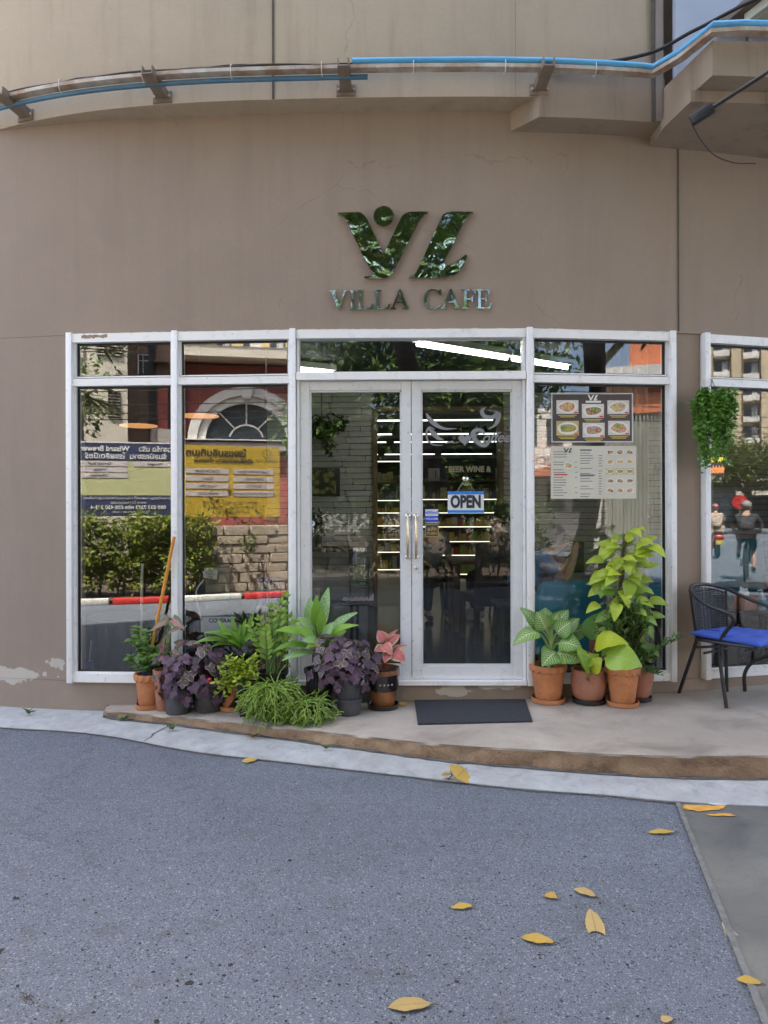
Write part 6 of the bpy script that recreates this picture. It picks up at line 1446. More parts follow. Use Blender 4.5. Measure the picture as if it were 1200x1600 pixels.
def steel(t, poly, nm='letter', h=.022, m='mirror_steel'):
    mb = MB(); mb.prism(poly, h, M0); o = mb.build(nm, m, t, smooth=False)
    o.data.materials.append(MATS['steel_edge'])
    for p in o.data.polygons:
        if len(p.vertices) == 4 and abs(p.normal.dot(M0.to_3x3().col[2])) < .5: p.material_index = 1
    return o
steel(lg, LP_([(188, 128), (300, 125)] + sm2([(318, 127), (345, 152), (372, 200), (440, 350), (452, 366)], 3) + sm2([(462, 352), (545, 178), (572, 138), (612, 125)], 4) + [(712, 125), (712, 136)] + sm2([(692, 140), (668, 165), (640, 215), (522, 448), (498, 490), (466, 511)], 4) + [(340, 511), (340, 502), (380, 497), (388, 486), (340, 400), (232, 165), (212, 142), (188, 140)]))
steel(lg, LP_([(452 + 58 * math.cos(2 * math.pi * k / 40), 150 - 60 * math.sin(2 * math.pi * k / 40)) for k in range(40)]), 'dot')
steel(lg, LP_([(850, 126), (972, 128), (972, 139)] + sm2([(948, 145), (915, 195), (860, 310), (803, 415), (806, 430), (832, 437), (880, 415), (915, 388), (933, 378), (935, 398), (918, 435), (890, 475), (850, 503), (808, 511)], 3) + [(597, 511), (600, 503)] + sm2([(622, 494), (650, 462), (720, 310), (788, 165), (810, 137), (848, 126)], 4)))
GL = {'I': [(0, 0), (.36, 0), (.36, .05), (.25, .07), (.25, .93), (.36, .95), (.36, 1), (0, 1), (0, .95), (.11, .93), (.11, .07), (0, .05)],
      'L': [(0, 0), (.8, 0), (.86, .28), (.8, .28), (.72, .1), (.62, .06), (.27, .06), (.27, .93), (.40, .95), (.40, 1), (0, 1), (0, .95), (.12, .93), (.12, .07), (0, .05)],
      'V': [(0, 1), (.38, 1), (.38, .95), (.29, .93), (.53, .25), (.76, .92), (.66, .95), (.66, 1), (.97, 1), (.97, .95), (.86, .92), (.52, -.02), (.46, -.02), (.10, .93), (0, .95)],
      'A': [(0, 0), (.3, 0), (.3, .05), (.19, .08), (.285, .32), (.655, .32), (.635, .38), (.31, .38), (.47, .80), (.74, .08), (.64, .05), (.64, 0), (1., 0), (1., .05), (.92, .08), (.56, 1.02), (.48, 1.02), (.10, .08), (0, .05)],
      'F': [(0, 0), (.4, 0), (.4, .05), (.27, .07), (.27, .47), (.5, .47), (.55, .36), (.6, .36), (.6, .66), (.55, .66), (.5, .54), (.27, .54), (.27, .94), (.56, .94), (.66, .88), (.7, .76), (.76, .76), (.74, 1), (0, 1), (0, .95), (.12, .93), (.12, .07), (0, .05)],
      'E': [(0, 0), (.78, 0), (.86, .27), (.8, .27), (.7, .1), (.6, .06), (.27, .06), (.27, .47), (.5, .47), (.55, .36), (.6, .36), (.6, .66), (.55, .66), (.5, .54), (.27, .54), (.27, .94), (.56, .94), (.66, .88), (.7, .76), (.76, .76), (.74, 1), (0, 1), (0, .95), (.12, .93), (.12, .07), (0, .05)]}
oc = [(.5 + .5 * math.cos(a), .5 + .53 * math.sin(a)) for a in [R(42 + 276 * k / 30) for k in range(31)]]; ic = [(.53 + .37 * math.cos(a), .5 + .475 * math.sin(a)) for a in [R(322 - 284 * k / 30) for k in range(31)]]
GL['C'] = [(.93, 1.02), (.88, 1.02)] + oc[1:-1] + [(.92, .17), (.89, .19)] + ic[1:-1] + [(.88, .7), (.93, .7)]
nm_ = thing('name_sign', 'mirror polished steel serif lettering reading VILLA CAFE', 'sign', wallM(640, 470)[0].translation)
for ch, xa, xb in (('V', 133, 241), ('I', 248, 289), ('L', 291, 391), ('L', 394, 489), ('A', 489, 600), ('C', 685, 785), ('A', 784, 898), ('F', 905, 990), ('E', 990, 1080)):
    g = GL[ch]; w_ = max(p[0] for p in g); steel(nm_, LP_([(xa + p[0] / w_ * (xb - xa), 690 - p[1] * 112) for p in g]), 'letter', .012, 'mirror_dimmed')
# cable tray, blue water pipe, brackets
mat('tray_rust', (.55, .52, .46), .7, .1, var=.0, col2=(.30, .17, .09), vs_=7, world=True); mat('pvc_blue', (.10, .38, .66), .4, var=.12, vs_=4, world=True); mat('pvc_blue_deep', (.06, .16, .26), .5, var=.2, vs_=4, world=True); mat('bracket_taupe', (.17, .13, .095), .7, .1, col2=(.24, .19, .14), vs_=12, world=True)
XS = [-4.6 + .1 * k for k in range(65)]
tp_ = [Vector((X, WU(X) - .345, 4.372)) for X in XS if X < 1.86] + [Vector((1.92, 4.58, 4.38)), Vector((2.02, 4.34, 4.385)), Vector((2.2, 4.33, 4.385)), Vector((3.5, 4.40, 4.385)), Vector((6, 4.55, 4.385))]
t = thing('cable_tray', 'rusty white steel cable tray carried on brackets round the bowed wall', 'cable tray', (0, 4.64, 4.36))
mb = MB()
for i, p in enumerate(tp_):
    tt = (tp_[min(i + 1, len(tp_) - 1)] - tp_[max(0, i - 1)]).normalized(); nn = Vector((tt.y, -tt.x, 0)).normalized()
    for (a, z) in ((.03, .014), (.03, -.01), (-.03, -.01), (-.03, .014), (-.026, .014), (-.026, -.006), (.026, -.006), (.026, .014)): mb.v.append(tuple(p + nn * a + Vector((0, 0, z)))); mb.uv.append((0, 0))
for i in range(len(tp_) - 1):
    for k in range(8): a = i * 8; mb.f.append((a + k, a + 8 + k, a + 8 + (k + 1) % 8, a + (k + 1) % 8))
mb.build('channel', 'tray_rust', t, smooth=False)
mat('tie_white', (.6, .6, .58), .5)
for k in range(6, 62, 6):
    p = tp_[min(k, len(tp_) - 1)]; mb = MB(); mb.tube([p + Vector((.04 * math.cos(a) * 0 + 0, .042 * math.cos(a), .045 * math.sin(a) + .005)) for a in [2 * math.pi * j / 10 for j in range(11)]], .0025, 4); mb.build('cable_tie', 'tie_white', t)
pp_ = [p + Vector((0, -.01, .042)) for p in tp_]
k0 = min(range(len(pp_)), key=lambda i: abs(pp_[i].x + .25))
mb = MB(); mb.tube(pp_[k0:], .023, 10); tag(mb.build('water_pipe', 'pvc_blue'), 'bright blue plastic water pipe lying on the cable tray', 'pipe')
mb = MB(); mb.tube([p + Vector((0, .03, -.035)) for p in tp_[:k0 + 2]], .016, 10); tag(mb.build('water_pipe', 'pvc_blue_deep'), 'darker blue pipe slung under the cable tray', 'pipe')  # darker blue than the pipe lying on the tray
mb = MB(); mb.tube([p + Vector((0, .015, .045 + .006 * math.sin(i * .7))) for i, p in enumerate(tp_[:44])], .008, 6); tag(mb.build('cable', 'cable_black'), 'dark cable bundled on the tray behind the blue pipe', 'cable')
mb = MB(); mb.tube([Vector((X, WU(X) - .184, 4.515 + .006 * math.sin(X * 5) + .004 * math.sin(X * 17))) for X in [-3.6 + .12 * k for k in range(46)]], .004, 5); tag(mb.build('cable', 'cable_black'), 'thin dark wire clipped along the upper wall above the tray', 'cable')
mb = MB(); mb.tube(spline([Vector((1.15, 4.80, 4.44)), Vector((1.75, 4.72, 4.50)), Vector((2.05, 4.62, 4.60)), Vector((2.5, 4.45, 4.72)), Vector((3.2, 4.4, 4.74))], 8), .012, 8); tag(mb.build('cable', 'cable_black'), 'thick black cable rising from the tray to the canopy', 'cable')
for i, x in enumerate((-8, 241, 541, 851)):
    X = (x - 600) / FP * 4.7; y0 = WU(X) - .18; t = thing('bracket', ('taupe steel channel bracket at the end of the darker blue pipe', 'taupe steel channel bracket beside the patched damp stain', 'taupe steel channel bracket above the logo emblem', 'taupe steel channel bracket over the end of the deep beam')[i], 'bracket', (X, y0, 4.31), 'brackets under the cable tray')
    sl_ = (WU(X + .05) - WU(X - .05)) / .1; M = basis((X, y0, 4.315), (1, sl_, 0), (-sl_, 1, 0), (0, 0, 1)) @ Matrix.Rotation(R(-7), 4, 'X')
    mb = MB(); mb.box((0, -.125, .0), (.075, .25, .008), M=M)
    for s_ in (-1, 1): mb.box((s_ * .0345, -.125, .03), (.008, .25, .05), M=M)
    mb.build('channel', 'bracket_taupe', t, smooth=False); mb = MB(); mb.box((0, -.006, .01), (.13, .012, .08), M=M); mb.build('plate', 'bracket_taupe', t, smooth=False)
    for s_ in (-1, 1): mb = MB(); mb.lathe([(.01, 0), (.01, .01), (.005, .012)], n=6, M=M @ Matrix.Translation((s_ * .052, -.012, .01)) @ Matrix.Rotation(R(90), 4, 'X')); mb.build('bolt', 'tray_rust', t)
t = thing('canopy_lamp', 'pale lamp box under the dark canopy corner', 'lamp', (2.68, 4.56, 4.70)); mat('lamp_box', (.55, .56, .46), .6, var=.1)
mb = MB(); mb.prism([(2.39, 4.69), (2.5, 4.42), (3.1, 4.5), (3.0, 4.76)], .06, Matrix.Translation((0, 0, 4.685))); mb.build('housing', 'lamp_box', t, smooth=False); mb = MB(); mb.prism([(2.43, 4.68), (2.52, 4.45), (3.04, 4.52), (2.96, 4.73)], .006, Matrix.Translation((0, 0, 4.678))); mb.build('diffuser', 'lamp_box', t, smooth=False)
a_, b_ = P(1086, 188, 4.45), P(1230, 96, 4.2)
t = thing('camera_pole', 'black rod with a boxy head slanting out under the beams', 'pole', a_); mb = MB(); mb.tube([a_, b_, b_ + (b_ - a_) * .4], .013, 8); mb.build('rod', 'black_metal', t); d = (b_ - a_).normalized(); mb = MB(); mb.bevbox((.05, 0, 0), (.14, .05, .06), .006, M=basis(a_, d, d.cross(Vector((0, 0, 1))), d.cross(Vector((0, 0, 1))).cross(d))); mb.build('head', 'pot_black', t)
mb = MB(); mb.tube(spline([P(1083, 196, 4.45), P(1098, 222, 4.7), P(1120, 245, 4.95), P(1150, 256, 5.1), P(1182, 257, 5.21)], 6), .004, 5); tag(mb.build('cable', 'cable_black'), 'thin wire drooping from the slanted black rod to the wall', 'cable')

# ---------------------------------------------------------------- door signs, stickers, posters
mat('sign_blue', (.03, .20, .62), .4, var=0); mat('sign_white', (.68, .72, .70), .4, var=0); mat('gold', (.55, .40, .14), .35, .6, var=.1); mat('decal_grey', (.24, .245, .25), .5, var=.05); mat('decal_dark', (.06, .06, .065), .5, var=0)
F = 'C'; NG = -.024
def fprism(t, F, pts, n0, h, m, nm): 
    mb = MB(); mb.prism([pf(F, *p) for p in pts], h, fM(F, 0, 0, n0)); return mb.build(nm, m, t, smooth=False)
def rect(x0, y0, x1, y1): return [(x0, y1), (x1, y1), (x1, y0), (x0, y0)]
u_, z_ = pf(F, 728, 785); t = thing('open_sign', 'white and blue OPEN sign hanging on the right door by a suction hook', 'sign', fpt(F, u_, z_, NG + .006))
fprism(t, F, rect(700, 768.5, 756.5, 801.5), NG + .002, .004, 'sign_white', 'board'); fprism(t, F, rect(699.8, 768, 756.8, 772.8), NG + .0025, .005, 'sign_blue', 'band'); fprism(t, F, rect(699.8, 797.5, 756.8, 802), NG + .0025, .005, 'sign_blue', 'band')
text('OPEN', .118, 'ink_dark', t, fM(F, u_ + .001, z_, NG + .0075), bold=.0055, sx=.70)
hu, hz = pf(F, 728, 748); mb = MB(); mb.lathe([(.022, 0), (.02, .004), (.008, .009), (.006, .018), (0, .019)], n=20, M=fM(F, hu, hz, NG), cap=False); mb.build('suction_hook', 'chrome', t)
for x in (714, 743): mb = MB(); q = pf(F, x, 769); mb.tube([fpt(F, hu, hz, NG + .016), fpt(F, q[0], q[1], NG + .004)], .0012, 4); mb.build('string', 'stick_white', t)
u_, z_ = pf(F, 675, 807); t = thing('welcome_sticker', 'small blue and white welcome sticker on the right door', 'sticker', fpt(F, u_, z_, NG)); mat('sticker_white', (.6, .66, .75), .4, var=0); mat('sticker_blue', (.03, .07, .55), .4, var=0)
fprism(t, F, rect(664.5, 796, 685, 806.5), NG, .0015, 'sticker_white', 'upper_half'); fprism(t, F, rect(664.5, 806.6, 685, 816), NG, .0015, 'sticker_blue', 'lower_half'); fprism(t, F, rect(664.5, 816.1, 685, 817), NG, .0015, 'sticker_white', 'border')
q = pf(F, 675, 801); text('ยินดีต้อนรับ', .024, 'sticker_blue', t, fM(F, q[0], q[1], NG + .0022), bold=.0005); q = pf(F, 675, 811); text('WELCOME', .018, 'sticker_white', t, fM(F, q[0], q[1], NG + .0022), bold=.0005)
u_, z_ = pf(F, 674, 829); t = thing('push_plate', 'black plate with gold border and gold push lettering under the welcome sticker', 'sign', fpt(F, u_, z_, NG))
fprism(t, F, rect(664.5, 819, 685.5, 839.5), NG, .003, 'gold', 'border'); fprism(t, F, rect(665.7, 820.3, 684.3, 838.2), NG + .001, .003, 'decal_dark', 'plate'); q = pf(F, 675, 827); text('ผลัก', .036, 'gold', t, fM(F, q[0], q[1], NG + .005), bold=.0008); q = pf(F, 675, 834); text('PUSH', .027, 'gold', t, fM(F, q[0], q[1], NG + .005), bold=.0006, sx=1.05)
u_, z_ = pf(F, 487, 818); mb = MB(); mb.lathe([(.02, 0), (.02, .0015), (0, .0018)], n=20, M=fM(F, u_, z_, NG), cap=False); t = thing('round_sticker', 'small round pale sticker with a P on the left door', 'sticker', fpt(F, u_, z_, NG)); mb.build('disc', 'sticker_white', t); text('P', .026, 'sticker_blue', t, fM(F, u_, z_, NG + .003), bold=.001)
M_ = basis((V[1].x, V[1].y - .05, 0), (1, -.06, 0), (0, 0, 1), (-.06, -1, 0)); mb = MB(); mb.lathe([(.013, 0), (.013, .002), (0, .0022)], n=20, M=M_ @ Matrix.Translation((0, CH - 31 / 221, .0)), cap=False); tag(mb.build('alarm_sticker', 'sticker_white'), 'tiny round sticker on the white mullion by the broom handle', 'sticker')
# coffee decal
t = thing('coffee_decal', 'grey coffee cup and script decal on the right door glass', 'decal', fpt(F, *pf(F, 740, 670), NG))
def zz(a, b_): return pf(F, 650 + a / 7.06, 600 + b_ / 7.06)
def ribbon(pts, ws, m='decal_grey', nm='swoosh', n0=.0):
    P_ = spline([Vector((*zz(a, b_), 0)) for a, b_ in pts], 8); k = len(P_); mb = MB(); M = fM(F, 0, 0, NG + n0); wv = []
    for i in range(k):
        f = i / (k - 1) * (len(ws) - 1); j = min(int(f), len(ws) - 2); wv.append((ws[j] + (ws[j + 1] - ws[j]) * (f - j)) / 7.06 / 222 / 2)
    for i, p in enumerate(P_):
        tt = (P_[min(i + 1, k - 1)] - P_[max(0, i - 1)]).normalized(); nn = Vector((-tt.y, tt.x, 0))
        for s_ in (-1, 1):
            for h in (0, .0012): mb.v.append(tuple(M @ (p + nn * wv[i] * s_ + Vector((0, 0, h))))); mb.uv.append((0, 0))
    for i in range(k - 1): a = i * 4; mb.f += [(a, a + 4, a + 5, a + 1), (a + 1, a + 5, a + 7, a + 3), (a + 3, a + 7, a + 6, a + 2), (a + 2, a + 6, a + 4, a)]
    return mb.build(nm, m, t, smooth=False)
for pts, ws in (([(775, 255), (735, 300), (765, 355), (850, 365), (915, 335), (905, 410), (870, 460), (805, 495)], [4, 45, 40, 40, 55, 45, 25, 4]), ([(118, 318), (150, 380), (220, 445), (320, 490), (455, 490)], [6, 45, 45, 25, 3]), ([(215, 500), (150, 478), (120, 540), (135, 620), (200, 668), (300, 675)], [4, 22, 18, 16, 12, 3]), ([(150, 490), (200, 545), (250, 595), (310, 612)], [20, 55, 40, 4]), ([(330, 655), (375, 640), (440, 650)], [3, 18, 3]), ([(770, 545), (730, 510), (665, 510), (635, 560), (680, 640), (770, 675), (850, 600)], [6, 30, 40, 55, 45, 40, 4])):
    ribbon(pts, [w_ + 9 for w_ in ws], 'decal_dark', 'swoosh_outline', 0.); ribbon(pts, ws, 'decal_grey', 'swoosh', .0013)
hp = []
for k in range(40):
    a = 2 * math.pi * k / 40; hp.append((545 + 4.3 * 16 * math.sin(a) ** 3, 610 - 4.2 * (13 * math.cos(a) - 5 * math.cos(2 * a) - 2 * math.cos(3 * a) - math.cos(4 * a))))
for sc_, m_, n0 in ((1.12, 'decal_dark', 0.), (1., 'decal_grey', .0013)):
    mb = MB(); mb.prism([zz(545 + (a - 545) * sc_, 610 + (b_ - 610) * sc_) for a, b_ in hp], .0012, fM(F, 0, 0, NG + n0)); mb.build('heart', m_, t, smooth=False)
for (a, b_, r_) in ((1022, 483, 12), (1036, 540, 25), (1040, 600, 13), (425, 592, 18)):
    u_, z_ = zz(a, b_); mb = MB(); mb.lathe([(r_ / 7.06 / 222, 0), (r_ / 7.06 / 222, .0012)], n=16, M=fM(F, u_, z_, NG)); mb.build('dot', 'decal_dark', t)
u_, z_ = zz(828, 592); text('Coffee', .105, 'decal_grey', t, fM(F, u_, z_, NG + .0028), shear=.45, bold=.0012, sx=.95)
# posters on the menu window
F = 'D'; NG = -.018
fc = [((.50, .20, .05), (.62, .50, .32)), ((.30, .07, .04), (.45, .42, .2)), ((.55, .36, .06), (.6, .5, .35)), ((.45, .3, .1), (.25, .34, .08)), ((.35, .14, .06), (.5, .44, .36))]
for i, (a, b_) in enumerate(fc):
    m, n, bb, o = nodes_of('food_%d' % i); w_ = wpos(n); L(n, ramp(n, noise(n, w_, 60., 4, .7, 1.2), [(.36, tuple(x * .35 for x in a)), (.46, a), (.56, b_), (.68, a)]), bb.inputs['Base Color']); bb.inputs['Roughness'].default_value = .4
mat('plate_white', (.72, .70, .66), .4, var=.03); mat('photo_bg', (.58, .56, .52), .4, var=.15, vs_=12); mat('photo_bg_warm', (.50, .40, .16), .4, var=.2, vs_=12); mat('poster_dark', (.035, .028, .026), .3, var=.3, vs_=6); mat('poster_clear_edge', (.55, .57, .58), .3, var=0); mat('menu_cream', (.60, .58, .48), .45, var=.06, vs_=5); mat('caption_yellow', (.55, .42, .06), .5, var=0); mat('caption_grey', (.16, .16, .17), .5, var=0); mat('tag_red', (.6, .04, .05), .5, var=0); mat('salad', (.14, .3, .05), .5, var=.4, vs_=60)
def photo(t, x0, y0, x1, y1, n0, i, cap=True):
    o = fprism(t, F, rect(x0, y0, x1, y1), n0, .0012, 'photo_bg_warm' if i % 5 == 3 else 'photo_bg', 'photo')
    cx, cy_, rx_, ry_ = (x0 + x1) / 2, (y0 + y1) / 2, (x1 - x0) * .46, (y1 - y0) * .42; r_ = random.Random(i)
    fprism(o, F, [(cx + rx_ * math.cos(2 * math.pi * k / 24), cy_ - ry_ * math.sin(2 * math.pi * k / 24)) for k in range(24)], n0 + .0012, .0004, 'plate_white', 'plate')
    ph = r_.random() * 6
    fprism(o, F, [(cx + rx_ * .78 * (1 + .12 * math.sin(3 * a + ph)) * math.cos(a), cy_ - ry_ * .74 * (1 + .15 * math.sin(2 * a + ph)) * math.sin(a)) for a in [2 * math.pi * k / 24 for k in range(24)]], n0 + .0016, .0004, 'food_%d' % (i % 5), 'dish')
    if x1 - x0 > 20:
        a0 = r_.random() * 6; fprism(o, F, [(cx + rx_ * .4 * math.cos(a0) + rx_ * .3 * math.cos(a) * (1 + .2 * math.sin(5 * a)), cy_ + ry_ * .35 * math.sin(a0) - ry_ * .3 * math.sin(a)) for a in [2 * math.pi * k / 20 for k in range(20)]], n0 + .0020, .0004, 'salad' if i % 2 else 'food_%d' % ((i + 2) % 5), 'garnish')
        fprism(o, F, rect(x1 - 7, y1 - 3.2, x1 - 1, y1 - .8), n0 + .0025, .0004, 'tag_red', 'price_tag')
    return o
def minilogo(t, cx, cy_, s_, n0, m):
    for pl in (LP_([(188, 128), (318, 127), (372, 200), (450, 362), (545, 178), (612, 125), (712, 125), (668, 165), (522, 448), (466, 511), (340, 511), (388, 486), (232, 165)]), LP_([(850, 126), (972, 128), (915, 195), (803, 420), (832, 437), (933, 378), (890, 475), (808, 511), (597, 511), (650, 462), (788, 165)])):
        u_, z_ = pf(F, cx, cy_); mb = MB(); mb.prism([(u_ + (p[0]) * s_, z_ + (p[1] - .05) * s_) for p in pl], .0006, fM(F, 0, 0, n0)); mb.build('emblem', m, t, smooth=False)
t = thing('food_poster', 'dark poster with six food photographs on the menu window', 'poster', fpt(F, *pf(F, 925, 653), NG))
fprism(t, F, rect(864, 615.5, 990, 690.5), NG, .0015, 'poster_dark', 'sheet')
for q in (rect(863, 614.5, 991, 616.2), rect(863, 690, 991, 691.6), rect(863, 616.3, 864.6, 689.9), rect(989.4, 616.3, 991, 689.9)): fprism(t, F, q, NG + .0001, .003, 'poster_clear_edge', 'edge_strip')
for i, (x0, y0, x1, y1) in enumerate(((871, 625.5, 905.5, 647), (911, 631.5, 945.5, 653.5), (951, 626, 985, 647.5), (871, 658, 906, 681), (912, 661, 946.5, 684), (952, 658, 986, 680.5))):
    photo(t, x0, y0, x1, y1, NG + .0016, i)
    for k in range(2): fprism(t, F, rect(x0 + 3 + 3 * k, y1 + 1.8 + 2.2 * k, x1 - 3 - 3 * k, y1 + 3. + 2.2 * k), NG + .0016, .0004, 'caption_yellow', 'caption')
minilogo(t, 928.5, 622, .085, NG + .0017, 'plate_white'); fprism(t, F, rect(917, 626.5, 941, 629.5), NG + .0017, .0004, 'plate_white', 'caption')
t = thing('menu_poster', 'cream menu sheet with text columns and small food photographs', 'poster', fpt(F, *pf(F, 930, 740), NG))
fprism(t, F, rect(862, 697.5, 996, 780), NG, .0015, 'menu_cream', 'sheet'); r_ = random.Random(5)
for c_ in range(3):
    for r2 in range(5): photo(t, 948.5 + c_ * 15.2, 702.5 + r2 * 15, 961.8 + c_ * 15.2, 712. + r2 * 15, NG + .0016, c_ * 5 + r2 + 1)
for (x0, x1, ys) in ((866, 888, range(706, 775, 4)), (908, 930, range(704, 778, 4)), (937, 943, range(708, 778, 4)), (900, 904, range(722, 778, 8))):
    for y in ys:
        if r_.random() < .12: continue
        fprism(t, F, rect(x0, y, x0 + (x1 - x0) * r_.uniform(.6, 1), y + 1.1), NG + .0016, .0004, 'caption_grey', 'text_line')
for (x0, x1, y) in ((867, 888, 741), (908, 926, 702.5), (908, 931, 742)): fprism(t, F, rect(x0, y, x1, y + 2.2), NG + .0019, .0005, 'tag_red' if x0 < 880 else 'caption_grey', 'heading')
minilogo(t, 889, 704.5, .07, NG + .0017, 'decal_dark')
photo(t, 882, 721, 896, 735, NG + .0020, 7)
# little bright sign and hanging creeper by the pier
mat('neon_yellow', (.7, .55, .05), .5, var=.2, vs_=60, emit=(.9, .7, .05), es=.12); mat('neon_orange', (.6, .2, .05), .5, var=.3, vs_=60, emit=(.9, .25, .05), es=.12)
F = 'E'; t = thing('window_sign', 'small yellow and orange flower sign stuck on the end window', 'sign', fpt(F, *pf(F, 1123, 728), NG)); r_ = random.Random(9)
fprism(t, F, rect(1109, 712, 1134, 743), NG, .0015, 'decal_dark', 'backing')
for y, m_ in ((718, 'neon_yellow'), (735, 'neon_orange')):
    for k in range(5):
        cx = 1112 + k * 4.8; fprism(t, F, [(cx + 3 * (1 + .35 * math.sin(5 * a)) * math.cos(a), y + r_.uniform(-.5, .5) - 5.5 * (1 + .25 * math.sin(5 * a)) * math.sin(a)) for a in [2 * math.pi * j / 25 for j in range(25)]], NG + .0015 + .0006 * (k % 2), .0008, m_, 'flower')
hp_ = P(1113, 628, 5.0); t = thing('hanging_creeper', 'hanging pot overflowing with trailing small round green leaves on the pier', 'hanging plant', hp_)
mb = MB(); mb.lathe([(.05, -.1), (.075, 0), (.07, 0), (.06, -.06)], hp_, 24); mb.build('pot', 'pot_black', t)
mb = MB()
for a in (0, 2.1, 4.2): mb.tube([hp_ + Vector((.07 * math.cos(a), .07 * math.sin(a), 0)), P(1113, 596, 5.0)], .002, 4)
mb.tube([P(1113, 596, 5.0), P(1113, 594, 5.18)], .004, 5); mb.build('hanger', 'black_metal', t)
rp = random.Random(4); fl = MB(); tw = MB()
for k in range(95):
    a = rp.uniform(0, 6.28); rr = rp.uniform(.06, .135); ln = rp.uniform(.12, .52) if rp.random() < .7 else rp.uniform(.04, .14); tp2 = hp_ + Vector((rr * math.cos(a), rr * math.sin(a) * .75 - .01, rp.uniform(-.02, .075)))
    pts = spline([hp_ + Vector((0, 0, .0)), tp2, tp2 + Vector((.012 * math.cos(a), -.004, -ln * .5)), tp2 + Vector((-.02 * math.cos(a), -.002, -ln))], 6)
    tw.tube(pts, .0016, 4)
    for j in range(5, len(pts)):
        for s_ in range(2): d = Vector((rp.uniform(-1, 1), rp.uniform(-1.2, .3), rp.uniform(-.7, .4))).normalized(); l = rp.uniform(.026, .042); fl.leaf(pts[j], pts[j] + d * l, l * .8, Vector((rp.uniform(-.4, .4), -.6, .9)), .1, 'ovate', .15, 0, 4)
tw.build('stem', 'stem_green', t); stuff(fl.build('foliage', 'vine_leaf', t, ang=180))

# ---------------------------------------------------------------- things on the ground
mat('mat_grey', (.045, .048, .055), .95, var=.25, vs_=160, bmp=1., bs=420)
cs = [GP(647, 1097) , GP(820, 1096), GP(831, 1130), GP(652, 1134)]
zt = max(c.z for c in cs) + .006
mb = MB(); N_ = 24
gx = []
for h in (0, 1):
    for i in range(N_ + 1):
        for j in range(N_ + 1):
            u, v = i / N_, j / N_; p = (cs[0] * (1 - u) + cs[1] * u) * (1 - v) + (cs[3] * (1 - u) + cs[2] * u) * v
            mb.v.append((p.x, p.y, plat_z(p.x) + .003 + h * (.012 + .0015 * math.sin(u * 40) * math.sin(v * 31)))); mb.uv.append((0, 0))
S1 = N_ + 1
for h in (0, 1):
    for i in range(N_):
        for j in range(N_): a = h * S1 * S1 + i * S1 + j; mb.f.append((a, a + 1, a + S1 + 1, a + S1))
for i in range(N_):
    for (a, b_) in ((i * S1, (i + 1) * S1), (i * S1 + N_, (i + 1) * S1 + N_), (i, i + 1), (N_ * S1 + i, N_ * S1 + i + 1)): mb.f.append((a, b_, b_ + S1 * S1, a + S1 * S1))
tag(mb.build('door_mat', 'mat_grey'), 'dark grey door mat lying before the double doors', 'door mat')
# rattan armchair with blue cushion
mat('rattan', (.022, .022, .026), .45, var=.3, vs_=40); mat('chair_tube', (.03, .028, .028), .4, .3, var=.2); mat('cushion_blue', (.05, .10, .42), .9, var=.2, vs_=8, bmp=.25, bs=25); mat('cushion_dark', (.02, .03, .2), .9, var=0)
fz = plat_z(2.4) + .003
FL, FR, RL, RR_ = Vector((2.245, 4.66, fz)), Vector((2.74, 4.98, fz)), Vector((2.10, 5.06, fz)), Vector((2.45, 5.08, fz))
t = thing('rattan_armchair', 'black woven rattan armchair with a blue tufted cushion beside the pier', 'chair', (2.38, 4.93, fz))
up = lambda p, z, dx=0, dy=0: Vector((p.x + dx, p.y + dy, fz + z))
fwd = Vector((.59, -.81, 0)); sd_ = Vector((.81, .59, 0)); cen = Vector((2.41, 4.81, fz))
def Lc(f, s_, z): return cen + fwd * f + sd_ * s_ + Vector((0, 0, z))
arm = [FL, up(FL, .40, -.02, .05), Lc(.1, -.27, .60), Lc(-.08, -.27, .67), Lc(-.22, -.22, .735), Lc(-.285, -.1, .765), Lc(-.295, 0, .77), Lc(-.285, .1, .765), Lc(-.22, .22, .735), Lc(-.08, .27, .67), Lc(.1, .27, .60), up(FR, .42, -.03, .0), FR]
mb = MB(); mb.tube(spline(arm, 8), .0125, 10); mb.build('arm_frame', 'chair_tube', t)
for a, b_ in ((RL, Lc(-.20, -.19, .40)), (RR_, Lc(-.20, .19, .40))): mb = MB(); mb.tube([a, b_, b_ + Vector((0, 0, .02))], .0125, 10); mb.build('leg', 'chair_tube', t)
ring = [Lc(.20, -.2, .42), Lc(.22, 0, .42), Lc(.20, .2, .42), Lc(0, .22, .42), Lc(-.2, .19, .42), Lc(-.23, 0, .42), Lc(-.2, -.19, .42), Lc(0, -.22, .42)]
mb = MB(); mb.tube(spline(ring + [ring[0]], 5), .0115, 8); mb.build('seat_frame', 'chair_tube', t)
mb = MB(); mb.tube([up(FL, .3, -.015, .04), Lc(.0, -.2, .40), Lc(-.2, -.19, .36)], .009, 8); mb.tube([up(FR, .3, -.02, .0), Lc(.0, .2, .40), Lc(-.2, .19, .36)], .009, 8); mb.tube([Lc(.14, -.2, .39), Lc(.14, .2, .39)], .009, 8); mb.tube([Lc(-.14, -.2, .33), Lc(-.14, .2, .33)], .009, 8); mb.build('stretcher', 'chair_tube', t)
def bk_(u, z):    # woven back surface, u -1..1, z from seat to top rail
    a = u * 1.15; f = -.17 - .125 * math.cos(a) - .03 * (z - .42) / .33; return Lc(f + .03, .225 * math.sin(a) / math.sin(1.15) * (.86 + .14 * (z - .42) / .33), z)
mb = MB()
for k in range(24):
    z0 = .45 + k * .0125; mb.tube([bk_(-1 + 2 * i / 28, min(z0, .745 - .045 * abs(-1 + 2 * i / 28) ** 2)) + fwd * (.0035 * (1 if (i + k) % 2 else -1)) for i in range(29)], .0052, 5)
